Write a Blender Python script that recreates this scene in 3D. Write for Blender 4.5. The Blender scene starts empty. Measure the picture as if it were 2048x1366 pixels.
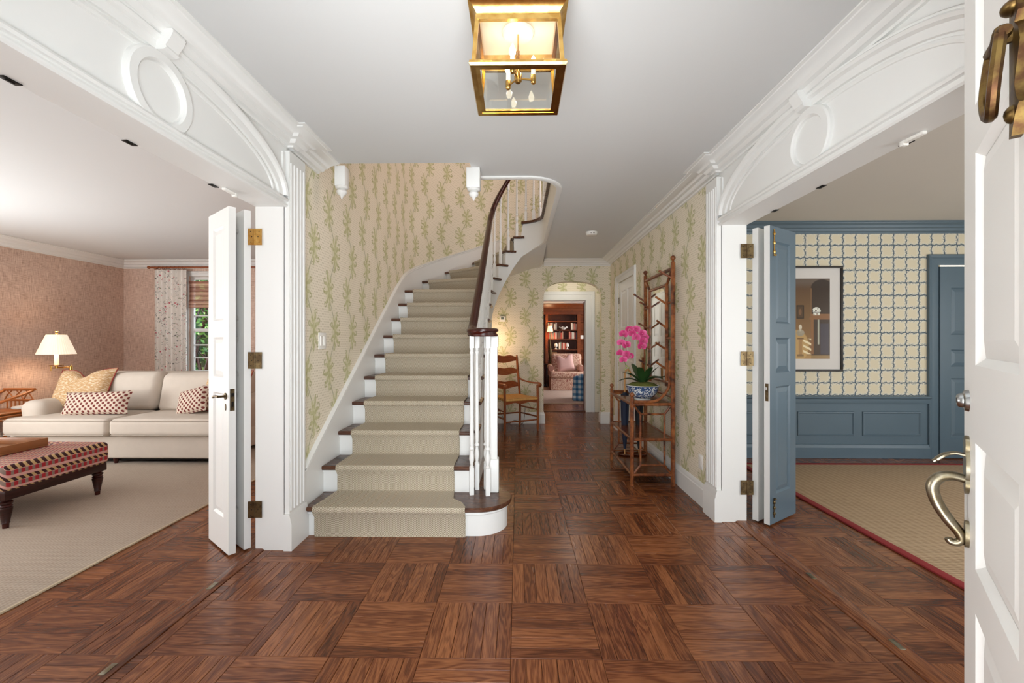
import bpy, bmesh, math, random
from mathutils import Vector, Matrix
rnd = random.Random(7)
sc = bpy.context.scene
COL = sc.collection
PI = math.pi
R = math.radians

# ------------------------------------------------------------------ camera, world, lights, exposure
FPX, HY, VX, EYE = 855.0, 683.0, 1036.0, 1.27
PSI = math.atan((VX - 1024) / FPX)
cam_d = bpy.data.cameras.new('camera')
cam_d.sensor_width = 36.0
cam_d.lens = FPX / 2048 * 36.0
cam_d.clip_start = 0.02
cam_d.clip_end = 200
cam = bpy.data.objects.new('camera', cam_d)
COL.objects.link(cam)
cam.location = (0, 0, EYE)
cam.rotation_euler = (PI / 2, 0, PSI)
sc.camera = cam

sc.view_settings.view_transform = 'Standard'
sc.view_settings.look = 'None'
sc.view_settings.gamma = 1.0
sc.view_settings.use_curve_mapping = False
sc.view_settings.exposure = -0.08
sc.cycles.use_denoising = True
sc.cycles.max_bounces = 10
sc.cycles.diffuse_bounces = 5
sc.cycles.use_adaptive_sampling = True
sc.cycles.adaptive_threshold = 0.015
sc.cycles.transparent_max_bounces = 16
sc.cycles.sample_clamp_indirect = 6.0
sc.cycles.blur_glossy = 1.0

w = bpy.data.worlds.new('sky')
sc.world = w
w.use_nodes = True
wn = w.node_tree
wn.nodes['Background'].inputs[0].default_value = (0.80, 0.90, 1.0, 1)
wn.nodes['Background'].inputs[1].default_value = 5.0

def area(name, loc, rot, sx, sy, energy, color=(1, 1, 1), spread=180):
    d = bpy.data.lights.new(name, 'AREA')
    d.shape = 'RECTANGLE'; d.size = sx; d.size_y = sy
    d.energy = energy; d.color = color; d.spread = R(spread)
    o = bpy.data.objects.new(name, d); COL.objects.link(o)
    o.location = loc; o.rotation_euler = rot
    return o
def point(name, loc, energy, color=(1, 1, 1), r=0.03, parent=None):
    d = bpy.data.lights.new(name, 'POINT')
    d.energy = energy; d.color = color; d.shadow_soft_size = r
    o = bpy.data.objects.new(name, d); COL.objects.link(o); o.location = loc
    if parent: o.parent = parent
    return o
# daylight that enters by the open entrance door and by assumed, unseen windows of the rooms
DAY = (0.96, 0.985, 1.0)
area('daylight_entrance_sky', (-0.14, -3.4, 1.75), (R(86), 0, 0), 3.4, 3.0, 290, DAY)
area('entrance_ceiling_fill', (-0.14, -1.75, 0.02), (R(180), 0, 0), 3.2, 2.6, 740, DAY)      # added to lift the ceilings, as if bounced off sunlit paving
area('daylight_living_front_window', (-4.7, -0.80, 1.35), (R(132), 0, 0), 2.8, 1.8, 105, DAY)
area('daylight_living_side_window', (-6.15, 2.6, 1.35), (R(118), 0, R(-90)), 1.8, 1.7, 205, DAY)
area('daylight_dining_front_window', (3.9, -0.60, 1.35), (R(100), 0, 0), 2.4, 1.7, 120, DAY)
area('daylight_dining_side_window', (5.85, 2.4, 1.4), (R(100), 0, R(90)), 1.6, 1.7, 35, DAY)
area('upstairs_warm_fill', (1.3, 4.6, 4.2), (R(90), 0, R(90)), 1.2, 1.3, 42, (1.0, 0.82, 0.76))  # unseen warm area light, added to tint the upper stair wall
area('daylight_library_window', (3.9, 10.4, 1.6), (R(90), 0, R(90)), 1.6, 1.6, 130, (1.0, 0.97, 0.93))

# ------------------------------------------------------------------ node-graph helper
def L(c):
    c = c / 255.0
    return c / 12.92 if c <= 0.04045 else ((c + 0.055) / 1.055) ** 2.4
def rgb(r, g, b):
    return (L(r), L(g), L(b), 1.0)

class S:
    def __init__(s, g, k): s.g = g; s.k = k
    def __add__(s, o): return s.g.m('ADD', s, o)
    __radd__ = __add__
    def __sub__(s, o): return s.g.m('SUBTRACT', s, o)
    def __rsub__(s, o): return s.g.m('SUBTRACT', o, s)
    def __mul__(s, o): return s.g.m('MULTIPLY', s, o)
    __rmul__ = __mul__
    def __truediv__(s, o): return s.g.m('DIVIDE', s, o)
    def __neg__(s): return s.g.m('MULTIPLY', s, -1.0)
    def sin(s): return s.g.m('SINE', s)
    def abs(s): return s.g.m('ABSOLUTE', s)
    def floor(s): return s.g.m('FLOOR', s)
    def fract(s): return s.g.m('FRACT', s)
    def sqrt(s): return s.g.m('SQRT', s)
    def pow(s, e): return s.g.m('POWER', s, e)
    def lt(s, o): return s.g.m('LESS_THAN', s, o)
    def gt(s, o): return s.g.m('GREATER_THAN', s, o)
    def max(s, o): return s.g.m('MAXIMUM', s, o)
    def min(s, o): return s.g.m('MINIMUM', s, o)
    def step(s, a, b):                     # smooth 0..1 between a and b
        return s.g.step(s, a, b)

class G:
    def __init__(s, name):
        s.mat = bpy.data.materials.new(name); s.mat.use_nodes = True
        s.nt = s.mat.node_tree; s.b = s.nt.nodes['Principled BSDF']
        s.o = s.nt.nodes['Material Output']; s._uv = None; s._ob = None
    def n(s, t): return s.nt.nodes.new(t)
    def put(s, sock, v):
        if isinstance(v, S): s.nt.links.new(v.k, sock)
        elif hasattr(v, 'is_output'): s.nt.links.new(v, sock)
        else: sock.default_value = v
    def m(s, op, a, b=None):
        n = s.n('ShaderNodeMath'); n.operation = op
        s.put(n.inputs[0], a)
        if b is not None: s.put(n.inputs[1], b)
        return S(s, n.outputs[0])
    def step(s, x, a, b):
        n = s.n('ShaderNodeMapRange'); n.interpolation_type = 'SMOOTHSTEP'
        s.put(n.inputs['Value'], x)
        if a > b:
            n.inputs['From Min'].default_value = b; n.inputs['From Max'].default_value = a
            n.inputs['To Min'].default_value = 1; n.inputs['To Max'].default_value = 0
        else:
            n.inputs['From Min'].default_value = a; n.inputs['From Max'].default_value = b
        return S(s, n.outputs['Result'])
    def sep(s, vec):
        n = s.n('ShaderNodeSeparateXYZ'); s.nt.links.new(vec, n.inputs[0])
        return [S(s, o) for o in n.outputs]
    def uv(s):
        if not s._uv:
            n = s.n('ShaderNodeUVMap'); s._uv = s.sep(n.outputs[0])
        return s._uv[0], s._uv[1]
    def ob(s):
        if not s._ob:
            n = s.n('ShaderNodeTexCoord'); s._ob = s.sep(n.outputs['Object'])
        return s._ob
    def vec(s, x, y, z=0.0):
        n = s.n('ShaderNodeCombineXYZ')
        for i, q in enumerate((x, y, z)): s.put(n.inputs[i], q)
        return n.outputs[0]
    def noise(s, vec, scale=1.0, detail=2.0, rough=0.5, dist=0.0):
        n = s.n('ShaderNodeTexNoise'); s.nt.links.new(vec, n.inputs['Vector'])
        n.inputs['Scale'].default_value = scale; n.inputs['Detail'].default_value = detail
        n.inputs['Roughness'].default_value = rough; n.inputs['Distortion'].default_value = dist
        return S(s, n.outputs[0])
    def vor(s, vec, scale=1.0, feat='F1', out='Distance'):
        n = s.n('ShaderNodeTexVoronoi'); n.feature = feat
        s.nt.links.new(vec, n.inputs['Vector']); n.inputs['Scale'].default_value = scale
        return n.outputs[out] if out != 'Distance' else S(s, n.outputs[out])
    def rand(s):
        return S(s, s.n('ShaderNodeObjectInfo').outputs['Random'])
    def island(s):
        return S(s, s.n('ShaderNodeNewGeometry').outputs['Random Per Island'])
    def mix(s, f, a, b):
        n = s.n('ShaderNodeMix'); n.data_type = 'RGBA'; n.clamp_factor = True
        s.put(n.inputs[0], f); s.put(n.inputs[6], a); s.put(n.inputs[7], b)
        return n.outputs[2]
    def ramp(s, f, stops):
        n = s.n('ShaderNodeValToRGB'); s.put(n.inputs[0], f)
        e = n.color_ramp.elements
        while len(e) < len(stops): e.new(0.5)
        for i, (p, c) in enumerate(stops): e[i].position = p; e[i].color = c
        return n.outputs[0]
    def bump(s, h, strength=0.3, dist=0.01):
        n = s.n('ShaderNodeBump'); n.inputs['Strength'].default_value = strength
        n.inputs['Distance'].default_value = dist; s.put(n.inputs['Height'], h)
        s.nt.links.new(n.outputs[0], s.b.inputs['Normal'])
    def done(s, color, rough=0.5, metal=0.0, spec=None, **kw):
        s.put(s.b.inputs['Base Color'], color); s.put(s.b.inputs['Roughness'], rough)
        s.b.inputs['Metallic'].default_value = metal
        if spec is not None: s.b.inputs['Specular IOR Level'].default_value = spec
        for k, v in kw.items(): s.put(s.b.inputs[k.replace('_', ' ')], v)
        return s.mat

def plain(name, c, rough=0.5, metal=0.0, var=0.04, scale=6.0, bump=0.0, spec=None, **kw):
    """a painted / plain surface with a faint procedural mottling"""
    g = G(name); x, y, z = g.ob()
    nz = g.noise(g.vec(x, y, z), scale, 3.0)
    lo = tuple(max(0, q * (1 - var)) for q in c[:3]) + (1,)
    hi = tuple(min(1, q * (1 + var)) for q in c[:3]) + (1,)
    if bump: g.bump(g.noise(g.vec(x, y, z), scale * 25, 2.0), bump, 0.002)
    return g.done(g.mix(nz, lo, hi), rough, metal, spec, **kw)

M = {}
M['white'] = plain('white_gloss_paint', rgb(230, 230, 227), 0.42, var=0.015, scale=3)
M['ceil'] = plain('ceiling_paint', rgb(211, 212, 211), 0.85, var=0.012, scale=2)
M['ceil_dining'] = plain('dining_ceiling_paint', rgb(206, 200, 192), 0.85, var=0.012, scale=2)
M['blue'] = plain('slate_blue_paint', rgb(88, 107, 120), 0.36, var=0.05, scale=3)
M['black'] = plain('black_iron', rgb(22, 20, 18), 0.45, 0.6)
M['dark'] = plain('dark_void', rgb(28, 22, 18), 0.9)
M['plastic'] = plain('white_plastic', rgb(240, 238, 232), 0.4, var=0.01)
M['steel'] = plain('worn_steel', rgb(170, 172, 172), 0.25, 1.0, var=0.12, scale=30)

def metal_mat(name, c1, c2, rough=0.28, scale=25):
    g = G(name); x, y, z = g.ob()
    nz = g.noise(g.vec(x, y, z), scale, 4.0, 0.6).step(0.35, 0.65)
    return g.done(g.mix(nz, c1, c2), rough, 1.0)
M['brass'] = metal_mat('polished_brass', rgb(214, 176, 104), rgb(190, 146, 76), 0.22)
M['brass_old'] = metal_mat('aged_brass', rgb(116, 100, 72), rgb(80, 66, 48), 0.4)
M['brass_knock'] = metal_mat('tarnished_brass', rgb(122, 100, 58), rgb(86, 60, 42), 0.42, 45)
M['nickel'] = metal_mat('worn_nickel_brass', rgb(158, 152, 136), rgb(130, 118, 92), 0.34, 30)
M['copper'] = metal_mat('copper_pan', rgb(150, 84, 48), rgb(110, 60, 36), 0.3)

def wood_mat(name, dark, mid, light, rough=0.32, gs=1.0, islands=True, contrast=1.0):
    """oak-like wood; UV u runs along the grain in metres"""
    g = G(name); u, v = g.uv()
    rr = g.rand()
    if islands: rr = (rr * 7.31 + g.island() * 5.17).fract()
    uo = u + rr * 37.0; vo = v + rr * 11.0
    ring = g.noise(g.vec(uo * (2.2 * gs), vo * (20.0 * gs), 0.0), 1.0, 2.0, 0.5, 0.35)
    bands = ((ring * 46.0).sin() * 0.5 + 0.5)
    fine = g.noise(g.vec(uo * (14.0 * gs), vo * (330.0 * gs), 0.0), 1.0, 2.0, 0.6)
    broad = g.noise(g.vec(uo * 1.3, vo * 7.0, 3.0), 1.0, 2.0)
    t = bands * 0.24 * contrast + fine * 0.74 * contrast + broad * 0.20 + (rr - 0.5) * 0.30 - 0.05
    col = g.ramp(t, [(0.12, dark), (0.45, mid), (0.85, light)])
    g.bump(fine * 0.6 + bands * 0.3, 0.10, 0.0012)
    return g.done(col, g.noise(g.vec(uo * 3, vo * 30, 1.0), 1.0, 2.0) * 0.14 + (rough - 0.07), spec=0.4)
M['oak'] = wood_mat('parquet_oak', rgb(54, 25, 15), rgb(100, 54, 31), rgb(150, 94, 58), 0.25)
M['tread'] = wood_mat('dark_stained_tread', rgb(44, 24, 16), rgb(74, 43, 28), rgb(104, 66, 44), 0.28)
M['rail'] = wood_mat('mahogany_rail', rgb(34, 10, 7), rgb(64, 20, 12), rgb(92, 36, 20), 0.2, contrast=0.5)
M['darkwood'] = wood_mat('dark_turned_wood', rgb(34, 12, 9), rgb(62, 22, 15), rgb(88, 36, 24), 0.3, contrast=0.6)
M['chairwood'] = wood_mat('cherry_chair_wood', rgb(104, 48, 22), rgb(150, 80, 42), rgb(184, 112, 64), 0.32, contrast=0.7)
M['pine'] = wood_mat('library_pine', rgb(74, 34, 16), rgb(116, 58, 26), rgb(150, 84, 42), 0.35, contrast=0.7)
M['shelfwood'] = wood_mat('lacquered_shelf', rgb(82, 42, 22), rgb(124, 70, 38), rgb(156, 98, 58), 0.25, contrast=0.7)

def rattan_mat():
    g = G('burnt_rattan'); x, y, z = g.ob()
    a = g.noise(g.vec(x * 22, y * 22, z * 22), 1.0, 3.0, 0.6)
    b = g.noise(g.vec(x * 6, y * 6, z * 6), 1.0, 2.0)
    t = a * 0.6 + b * 0.4
    return g.done(g.ramp(t, [(0.36, rgb(54, 24, 12)), (0.47, rgb(114, 60, 30)), (0.64, rgb(160, 98, 54))]), 0.3)
M['rattan'] = rattan_mat()
M['rattan_light'] = plain('honey_rattan', rgb(178, 106, 50), 0.35, var=0.25, scale=20)
M['rush'] = None
def rush_mat():
    g = G('rush_weave'); x, y, z = g.ob()
    ang = x.abs().max(y.abs())
    s_ = (ang * 700.0).sin() * 0.5 + 0.5
    nz = g.noise(g.vec(x * 60, y * 60, z * 10), 1.0, 2.0)
    g.bump(s_, 0.5, 0.004)
    return g.done(g.ramp(s_ * 0.45 + nz * 0.55, [(0.2, rgb(150, 98, 40)), (0.6, rgb(214, 160, 84)), (0.9, rgb(232, 190, 122))]), 0.6)
M['rush'] = rush_mat()

# ---- wallpapers
def leafm(g, x, y, cx, cy, ang, Ln, W, bend=0.0):
    ca, sa = math.cos(R(ang)), math.sin(R(ang))
    dx = x - cx; dy = y - cy
    p = dx * ca + dy * sa
    q = dy * ca - dx * sa
    if bend: q = q - p * p * bend
    a = p * (1.0 / Ln); b = q * (1.0 / W)
    return (a * a + b * b).step(1.15, 0.8)
def hookm(g, x, y, cx, cy, r, wd, ang, cut):
    dx = x - cx; dy = y - cy
    d = (dx * dx + dy * dy).sqrt()
    ring = ((d - r).abs()).step(wd * 1.3, wd * 0.7)
    side = (dx * math.cos(R(ang)) + dy * math.sin(R(ang))).gt(cut)
    return ring * side
def vine_wallpaper():
    g = G('green_vine_wallpaper'); u, v = g.uv()
    P, C, A = 0.60, 0.345, 0.052
    w1 = g.noise(g.vec(u * 13, v * 13), 1.0, 2.0) - 0.5
    w2 = g.noise(g.vec(u * 13, v * 13, 7.0), 1.0, 2.0) - 0.5
    cu = ((u * (1 / C)).fract() - 0.5) * C
    xs = (v * (2 * PI / P)).sin() * A
    d = (cu - xs).abs()
    stem = d.step(0.0066, 0.004)
    half = v * (2.0 / P)
    k = half.floor()
    sgn = 1.0 - (k * 0.5).fract() * 4.0                    # +1 even half periods, -1 odd ones
    x = ((cu * sgn) - A * 0.95) * 0.71 + w1 * 0.024
    y = ((half - k) - 0.5) * (P * 0.5 * 0.68) + w2 * 0.020
    shapes = [leafm(g, x, y, 0.016, 0.066, 75, 0.030, 0.010, 9), leafm(g, x, y, 0.032, 0.030, 25, 0.028, 0.010, -16),
              leafm(g, x, y, 0.034, -0.014, -10, 0.028, 0.010, 16), leafm(g, x, y, 0.026, -0.052, -45, 0.030, 0.010, 14),
              leafm(g, x, y, -0.016, -0.026, 190, 0.026, 0.010, 12), leafm(g, x, y, -0.018, 0.018, 165, 0.026, 0.010, -14),
              leafm(g, x, y, -0.010, 0.050, 130, 0.026, 0.009, -10), leafm(g, x, y, 0.002, -0.076, -85, 0.026, 0.009, -10),
              leafm(g, x, y, 0.004, 0.000, 92, 0.070, 0.011, 4)]
    hooks = [hookm(g, x, y, 0.026, 0.090, 0.011, 0.0042, 60, -0.007), hookm(g, x, y, 0.052, 0.046, 0.012, 0.0044, 30, -0.007),
             hookm(g, x, y, 0.056, -0.004, 0.011, 0.0044, 0, -0.007), hookm(g, x, y, 0.044, -0.068, 0.012, 0.0044, -40, -0.007),
             hookm(g, x, y, -0.040, 0.030, 0.010, 0.004, 150, -0.007), hookm(g, x, y, -0.036, -0.044, 0.010, 0.004, 200, -0.007),
             hookm(g, x, y, -0.010, -0.098, 0.010, 0.004, 230, -0.007)]
    lf = shapes[0]
    for q in shapes[1:]: lf = lf.max(q)
    hk = hooks[0]
    for q in hooks[1:]: hk = hk.max(q)
    body = ((x * (1 / 0.045)) * (x * (1 / 0.045)) + (y * (1 / 0.10)) * (y * (1 / 0.10))).step(1.1, 0.2)
    # fine dot ground, every second row shifted
    row = (v * (1 / 0.0185)).floor()
    da = ((u * (1 / 0.0235)) + row * 0.5).fract() - 0.5; db = (v * (1 / 0.0185)).fract() - 0.5
    dot = (da * da * 1.5 + db * db).step(0.085, 0.035)
    nz = g.noise(g.vec(u, v), 1.7, 2.0)
    broad = g.step(d, 0.11, 0.02)
    ground = g.mix(nz, rgb(238, 229, 210), rgb(232, 222, 202))
    ground = g.mix(broad * 0.35, ground, rgb(214, 208, 180))
    c = g.mix(dot * 0.60 * (1.0 - broad * 0.55), ground, rgb(170, 156, 118))
    c = g.mix(body * 0.35, c, rgb(198, 196, 150))
    lv = g.noise(g.vec(u * 42, v * 26), 1.0, 2.0, 0.6)
    green = g.ramp(lv, [(0.30, rgb(156, 157, 98)), (0.5, rgb(184, 183, 128)), (0.7, rgb(212, 209, 164))])
    c = g.mix(lf * 0.72, c, green)
    c = g.mix(hk * 0.66, c, rgb(158, 157, 98))
    c = g.mix(stem * 0.7 * (1.0 - lf), c, rgb(150, 150, 112))
    return g.done(c, 0.72)
M['vine'] = vine_wallpaper()

def lattice_wallpaper():
    g = G('blue_lattice_wallpaper'); u, v = g.uv()
    P = 0.1365
    wob = g.noise(g.vec(u * 34, v * 34), 1.0, 2.0)
    uu = u + (v * (2 * PI / P * 2)).sin() * 0.0045 + (wob - 0.5) * 0.012
    vv = v + (u * (2 * PI / P * 2)).sin() * 0.0035 + (wob - 0.5) * 0.010
    fu = ((uu * (1 / P)).fract() - 0.5).abs(); fv = ((vv * (1 / P)).fract() - 0.5).abs()
    edge = fu.max(fv)                                            # 0.5 on the lattice lines
    line = edge.step(0.452, 0.476)
    n2 = g.noise(g.vec(u * 85, v * 85), 1.0, 2.0, 0.6)
    sprig = edge.step(0.30, 0.44) * n2.step(0.47, 0.56)
    pale = edge.step(0.26, 0.40)
    c = g.mix(pale * 0.55, rgb(216, 206, 180), rgb(228, 224, 210))
    c = g.mix(sprig * 0.66, c, rgb(86, 112, 122))
    c = g.mix(line * 0.92, c, rgb(44, 74, 96))
    return g.done(c, 0.75)
M['lattice'] = lattice_wallpaper()

def grasscloth():
    g = G('brown_grasscloth'); u, v = g.uv()
    a = g.noise(g.vec(u * 160, v * 9), 1.0, 3.0, 0.65)
    b = g.noise(g.vec(u * 14, v * 120), 1.0, 3.0, 0.65)
    c_ = g.noise(g.vec(u * 1.2, v * 1.0), 1.0, 2.0)
    t = a * 0.5 + b * 0.38 + c_ * 0.12
    g.bump(a + b, 0.15, 0.002)
    return g.done(g.ramp(t, [(0.36, rgb(162, 132, 116)), (0.5, rgb(210, 182, 165)), (0.64, rgb(234, 214, 198))]), 0.8)
M['grass'] = grasscloth()

# ---- fabrics
def runner_mat():
    g = G('herringbone_runner'); u, v = g.uv()
    C = 0.052
    t = (u * (1 / C)).fract()
    tri = (t - 0.5).abs() * (C * 1.5)
    s_ = ((v + tri) * (2 * PI / 0.0135)).sin()
    nz = g.noise(g.vec(u * 260, v * 260), 1.0, 2.0)
    f = s_ * 0.46 + 0.5 + (nz - 0.5) * 0.4
    g.bump(f, 0.5, 0.003)
    return g.done(g.ramp(f, [(0.12, rgb(128, 114, 90)), (0.5, rgb(184, 171, 147)), (0.88, rgb(218, 208, 190))]), 0.95)
M['runner'] = runner_mat()
def weave(name, c1, c2, su, sv, rough=0.95, bump=0.35, mott=0.25):
    g = G(name); u, v = g.uv()
    a = ((u * su).sin() * 0.5 + 0.5); b = ((v * sv).sin() * 0.5 + 0.5)
    nz = g.noise(g.vec(u * su * 0.13, v * sv * 0.13), 1.0, 2.0)
    big = g.noise(g.vec(u * 2.0, v * 2.0), 1.0, 3.0)
    f = (a.max(b)) * 0.45 + nz * 0.4 + (big - 0.5) * mott + 0.1
    g.bump(a + b, bump, 0.0025)
    return g.done(g.mix(f, c1, c2), rough)
M['rug_living'] = weave('beige_woven_rug', rgb(142, 126, 110), rgb(192, 178, 162), 260, 420)
M['rug_dining'] = weave('tan_sisal_rug', rgb(146, 118, 90), rgb(208, 182, 150), 120, 330, bump=0.5)
M['rug_library'] = weave('pale_pink_rug', rgb(178, 156, 146), rgb(206, 186, 174), 200, 200)
M['rugred'] = plain('red_rug_binding', rgb(142, 40, 42), 0.9, var=0.12, scale=60)
M['rugbind'] = plain('tan_rug_binding', rgb(196, 180, 152), 0.9, var=0.1, scale=60)
M['sofa'] = plain('cream_linen', rgb(202, 191, 178), 0.95, var=0.05, scale=14, bump=0.25)
M['piping'] = plain('cream_piping', rgb(172, 160, 147), 0.95)
M['pipe_red'] = plain('red_piping', rgb(150, 58, 52), 0.9)
def sprig_mat():
    g = G('maroon_sprig_fabric'); u, v = g.uv()
    a = (u + v) * 17.5; b = (u - v) * 17.5
    da = a.fract() - 0.5; db = b.fract() - 0.5
    nz = g.noise(g.vec(u * 60, v * 60), 1.0, 2.0)
    m_ = ((da * da + db * db) + (nz - 0.5) * 0.10).step(0.135, 0.085)
    dots = ((da.abs() + db.abs() - 0.5).abs()).step(0.07, 0.03) * g.noise(g.vec(u * 190, v * 190), 1.0, 1.0).step(0.48, 0.56)
    c = g.mix(dots * 0.5, rgb(204, 188, 170), rgb(120, 70, 60))
    c = g.mix(m_, c, g.mix(nz, rgb(84, 28, 26), rgb(126, 48, 40)))
    return g.done(c, 0.9)
M['sprig'] = sprig_mat()
def tan_fleck():
    g = G('tan_fleck_fabric'); u, v = g.uv()
    a = g.noise(g.vec(u * 26, v * 110), 1.0, 2.0, 0.6)
    f = a.step(0.5, 0.6)
    return g.done(g.mix(f, rgb(190, 152, 106), rgb(224, 206, 178)), 0.9)
M['tanfleck'] = tan_fleck()
def ottoman_mat():
    g = G('red_ikat_stripe'); u, v = g.uv()
    P = 0.078
    t = (v * (1 / P)).fract()
    scal = ((u * (1 / 0.042)).fract() - 0.5).abs() * 2.0
    arrow = ((u + (t - 0.5).abs() * 0.07) * (1 / 0.046)).fract()
    nz = g.noise(g.vec(u * 90, v * 90), 1.0, 2.0)
    pink = rgb(212, 160, 152); red = rgb(164, 40, 48); grey = rgb(140, 122, 112); dk = rgb(58, 24, 28); gold = rgb(196, 164, 116)
    c = g.mix(nz * 0.35, pink, rgb(226, 190, 178))
    redband = g.mix(scal.step(0.35, 0.5), grey, red)
    dkband = g.mix(arrow.step(0.42, 0.5), gold, dk)
    c = g.mix(t.gt(0.20) * t.lt(0.58), c, redband)
    c = g.mix(t.gt(0.62) * t.lt(0.96), c, dkband)
    g.bump(nz, 0.4, 0.003)
    return g.done(c, 0.92)
M['ikat'] = ottoman_mat()
def curtain_mat():
    g = G('printed_curtain_linen'); u, v = g.uv()
    col = rgb(238, 233, 226)
    n1 = g.noise(g.vec(u * 17, v * 17), 1.0, 2.0)
    branch = ((g.noise(g.vec(u * 9, v * 9, 4.0), 1.0, 3.0, 0.6) - 0.5).abs()).step(0.016, 0.006) * n1.step(0.45, 0.55)
    c = g.mix(branch * 0.8, col, rgb(96, 100, 92))
    for sc_, th, cc, off in ((15.0, 0.17, rgb(196, 58, 84), 0.0), (19.0, 0.15, rgb(120, 136, 96), 3.7), (13.0, 0.13, rgb(86, 84, 80), 8.1), (22.0, 0.15, rgb(206, 110, 120), 12.0)):
        d = g.vor(g.vec(u * 1.0 + off, v * 1.0 + off), sc_)
        c = g.mix(d.step(th + 0.05, th - 0.03) * g.noise(g.vec(u * 5 + off, v * 5), 1.0, 1.0).step(0.46, 0.54) * 0.9, c, cc)
    return g.done(c, 0.9)
M['curtain'] = curtain_mat()
def paisley_mat():
    g = G('pink_paisley_fabric'); u, v = g.uv()
    n = g.noise(g.vec(u * 22, v * 22), 1.0, 3.0, 0.6, 1.5)
    return g.done(g.ramp(n, [(0.38, rgb(150, 86, 78)), (0.5, rgb(206, 172, 152)), (0.66, rgb(222, 200, 180))]), 0.9)
M['paisley'] = paisley_mat()
def plaid_mat():
    g = G('blue_plaid_fabric'); u, v = g.uv()
    a = (u * 9.0).fract().gt(0.5); b = (v * 9.0).fract().gt(0.5)
    nz = g.noise(g.vec(u * 80, v * 80), 1.0, 2.0)
    f = a * 0.4 + b * 0.4 + nz * 0.25
    return g.done(g.ramp(f, [(0.1, rgb(46, 96, 142)), (0.5, rgb(92, 148, 186)), (0.9, rgb(206, 220, 226))]), 0.9)
M['plaid'] = plaid_mat()
M['pinkvelvet'] = plain('pink_pillow_cloth', rgb(206, 168, 164), 0.9, var=0.06, scale=30)
def shade_mat(name, c, em):
    g = G(name); u, v = g.uv()
    m_ = g.done(c, 0.8)
    g.b.inputs['Emission Color'].default_value = c
    g.b.inputs['Emission Strength'].default_value = em
    return m_
M['shade'] = shade_mat('lit_pleated_shade', rgb(255, 236, 212), 0.62)
M['shade_small'] = shade_mat('lit_small_shade', rgb(255, 208, 150), 2.2)
M['shade_peach'] = shade_mat('lit_peach_shade', rgb(248, 200, 168), 0.5)
def emit(name, c, e):
    g = G(name)
    m_ = g.done(c, 0.4); g.b.inputs['Emission Color'].default_value = c; g.b.inputs['Emission Strength'].default_value = e
    return m_
M['bulb'] = emit('glowing_bulb', rgb(255, 238, 205), 14.0)
def glass_mat(name, refl=0.08, tint=(1, 1, 1, 1)):
    m_ = bpy.data.materials.new(name); m_.use_nodes = True; nt = m_.node_tree
    nt.nodes.remove(nt.nodes['Principled BSDF'])
    t = nt.nodes.new('ShaderNodeBsdfTransparent'); t.inputs[0].default_value = tint
    gl = nt.nodes.new('ShaderNodeBsdfGlossy'); gl.inputs['Roughness'].default_value = 0.02
    mx = nt.nodes.new('ShaderNodeMixShader'); mx.inputs[0].default_value = refl
    nt.links.new(t.outputs[0], mx.inputs[1]); nt.links.new(gl.outputs[0], mx.inputs[2])
    nt.links.new(mx.outputs[0], nt.nodes['Material Output'].inputs[0])
    return m_
M['glass'] = glass_mat('clear_pane', 0.06, (0.97, 0.98, 0.97, 1))
M['mirror'] = plain('mirror_silver', (0.86, 0.87, 0.86, 1), 0.015, 1.0, var=0.0)
def porcelain():
    g = G('blue_white_porcelain'); u, v = g.uv()
    n = g.noise(g.vec(u * 26, v * 26), 1.0, 3.0, 0.55, 1.2)
    vv = g.vor(g.vec(u, v), 13.0)
    flo = vv.step(0.26, 0.20) * ((vv - 0.12).abs()).step(0.02, 0.05)
    hz = g.ob()[2]
    band = hz.gt(0.020) * hz.lt(0.128)
    f = (((n - 0.5).abs()).step(0.085, 0.05)).max(flo) * band
    rim = ((hz - 0.131).abs()).lt(0.003)
    c = g.mix(f.max(rim), rgb(222, 226, 226), g.mix(n, rgb(34, 52, 96), rgb(70, 104, 150)))
    return g.done(c, 0.14)
M['porcelain'] = porcelain()
def petal_mat():
    g = G('magenta_petal'); u, v = g.uv()
    d = (u * u + v * v).sqrt() + (g.rand() - 0.5) * 0.016 * (u * u + v * v).sqrt().step(0.006, 0.012)
    return g.done(g.ramp(d, [(0.0, rgb(240, 196, 208)), (0.006, rgb(168, 14, 80)), (0.022, rgb(198, 36, 112)), (0.045, rgb(230, 108, 164))]), 0.5)
M['petal'] = petal_mat()
M['leaf'] = plain('orchid_leaf', rgb(36, 66, 30), 0.35, var=0.35, scale=14)
M['moss'] = plain('moss', rgb(104, 108, 42), 0.95, var=0.45, scale=60, bump=0.8)
M['stem'] = plain('orchid_stem', rgb(110, 122, 78), 0.5)
M['bud'] = plain('orchid_bud', rgb(150, 158, 96), 0.5)
M['navy'] = plain('navy_umbrella_cloth', rgb(20, 30, 52), 0.75, var=0.15, scale=30)
M['blackcloth'] = plain('black_umbrella_cloth', rgb(24, 26, 30), 0.7, var=0.15, scale=30)
M['bamboo'] = plain('bamboo_handle', rgb(186, 138, 84), 0.4, var=0.2, scale=18)
def foliage_mat():
    g = G('garden_leaves')
    r_ = g.island()
    c = g.ramp(r_, [(0.0, rgb(34, 84, 30)), (0.45, rgb(72, 132, 52)), (0.8, rgb(134, 182, 82)), (1.0, rgb(196, 222, 140))])
    return g.done(c, 0.5)
M['foliage'] = foliage_mat()
def reed_mat():
    g = G('bamboo_reeds'); r_ = g.island()
    return g.done(g.ramp(r_, [(0.0, rgb(136, 86, 70)), (0.5, rgb(186, 134, 112)), (1.0, rgb(222, 184, 160))]), 0.6)
M['reed'] = reed_mat()
M['matboard'] = plain('white_mat_board', rgb(212, 208, 204), 0.6, var=0.01)
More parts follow.
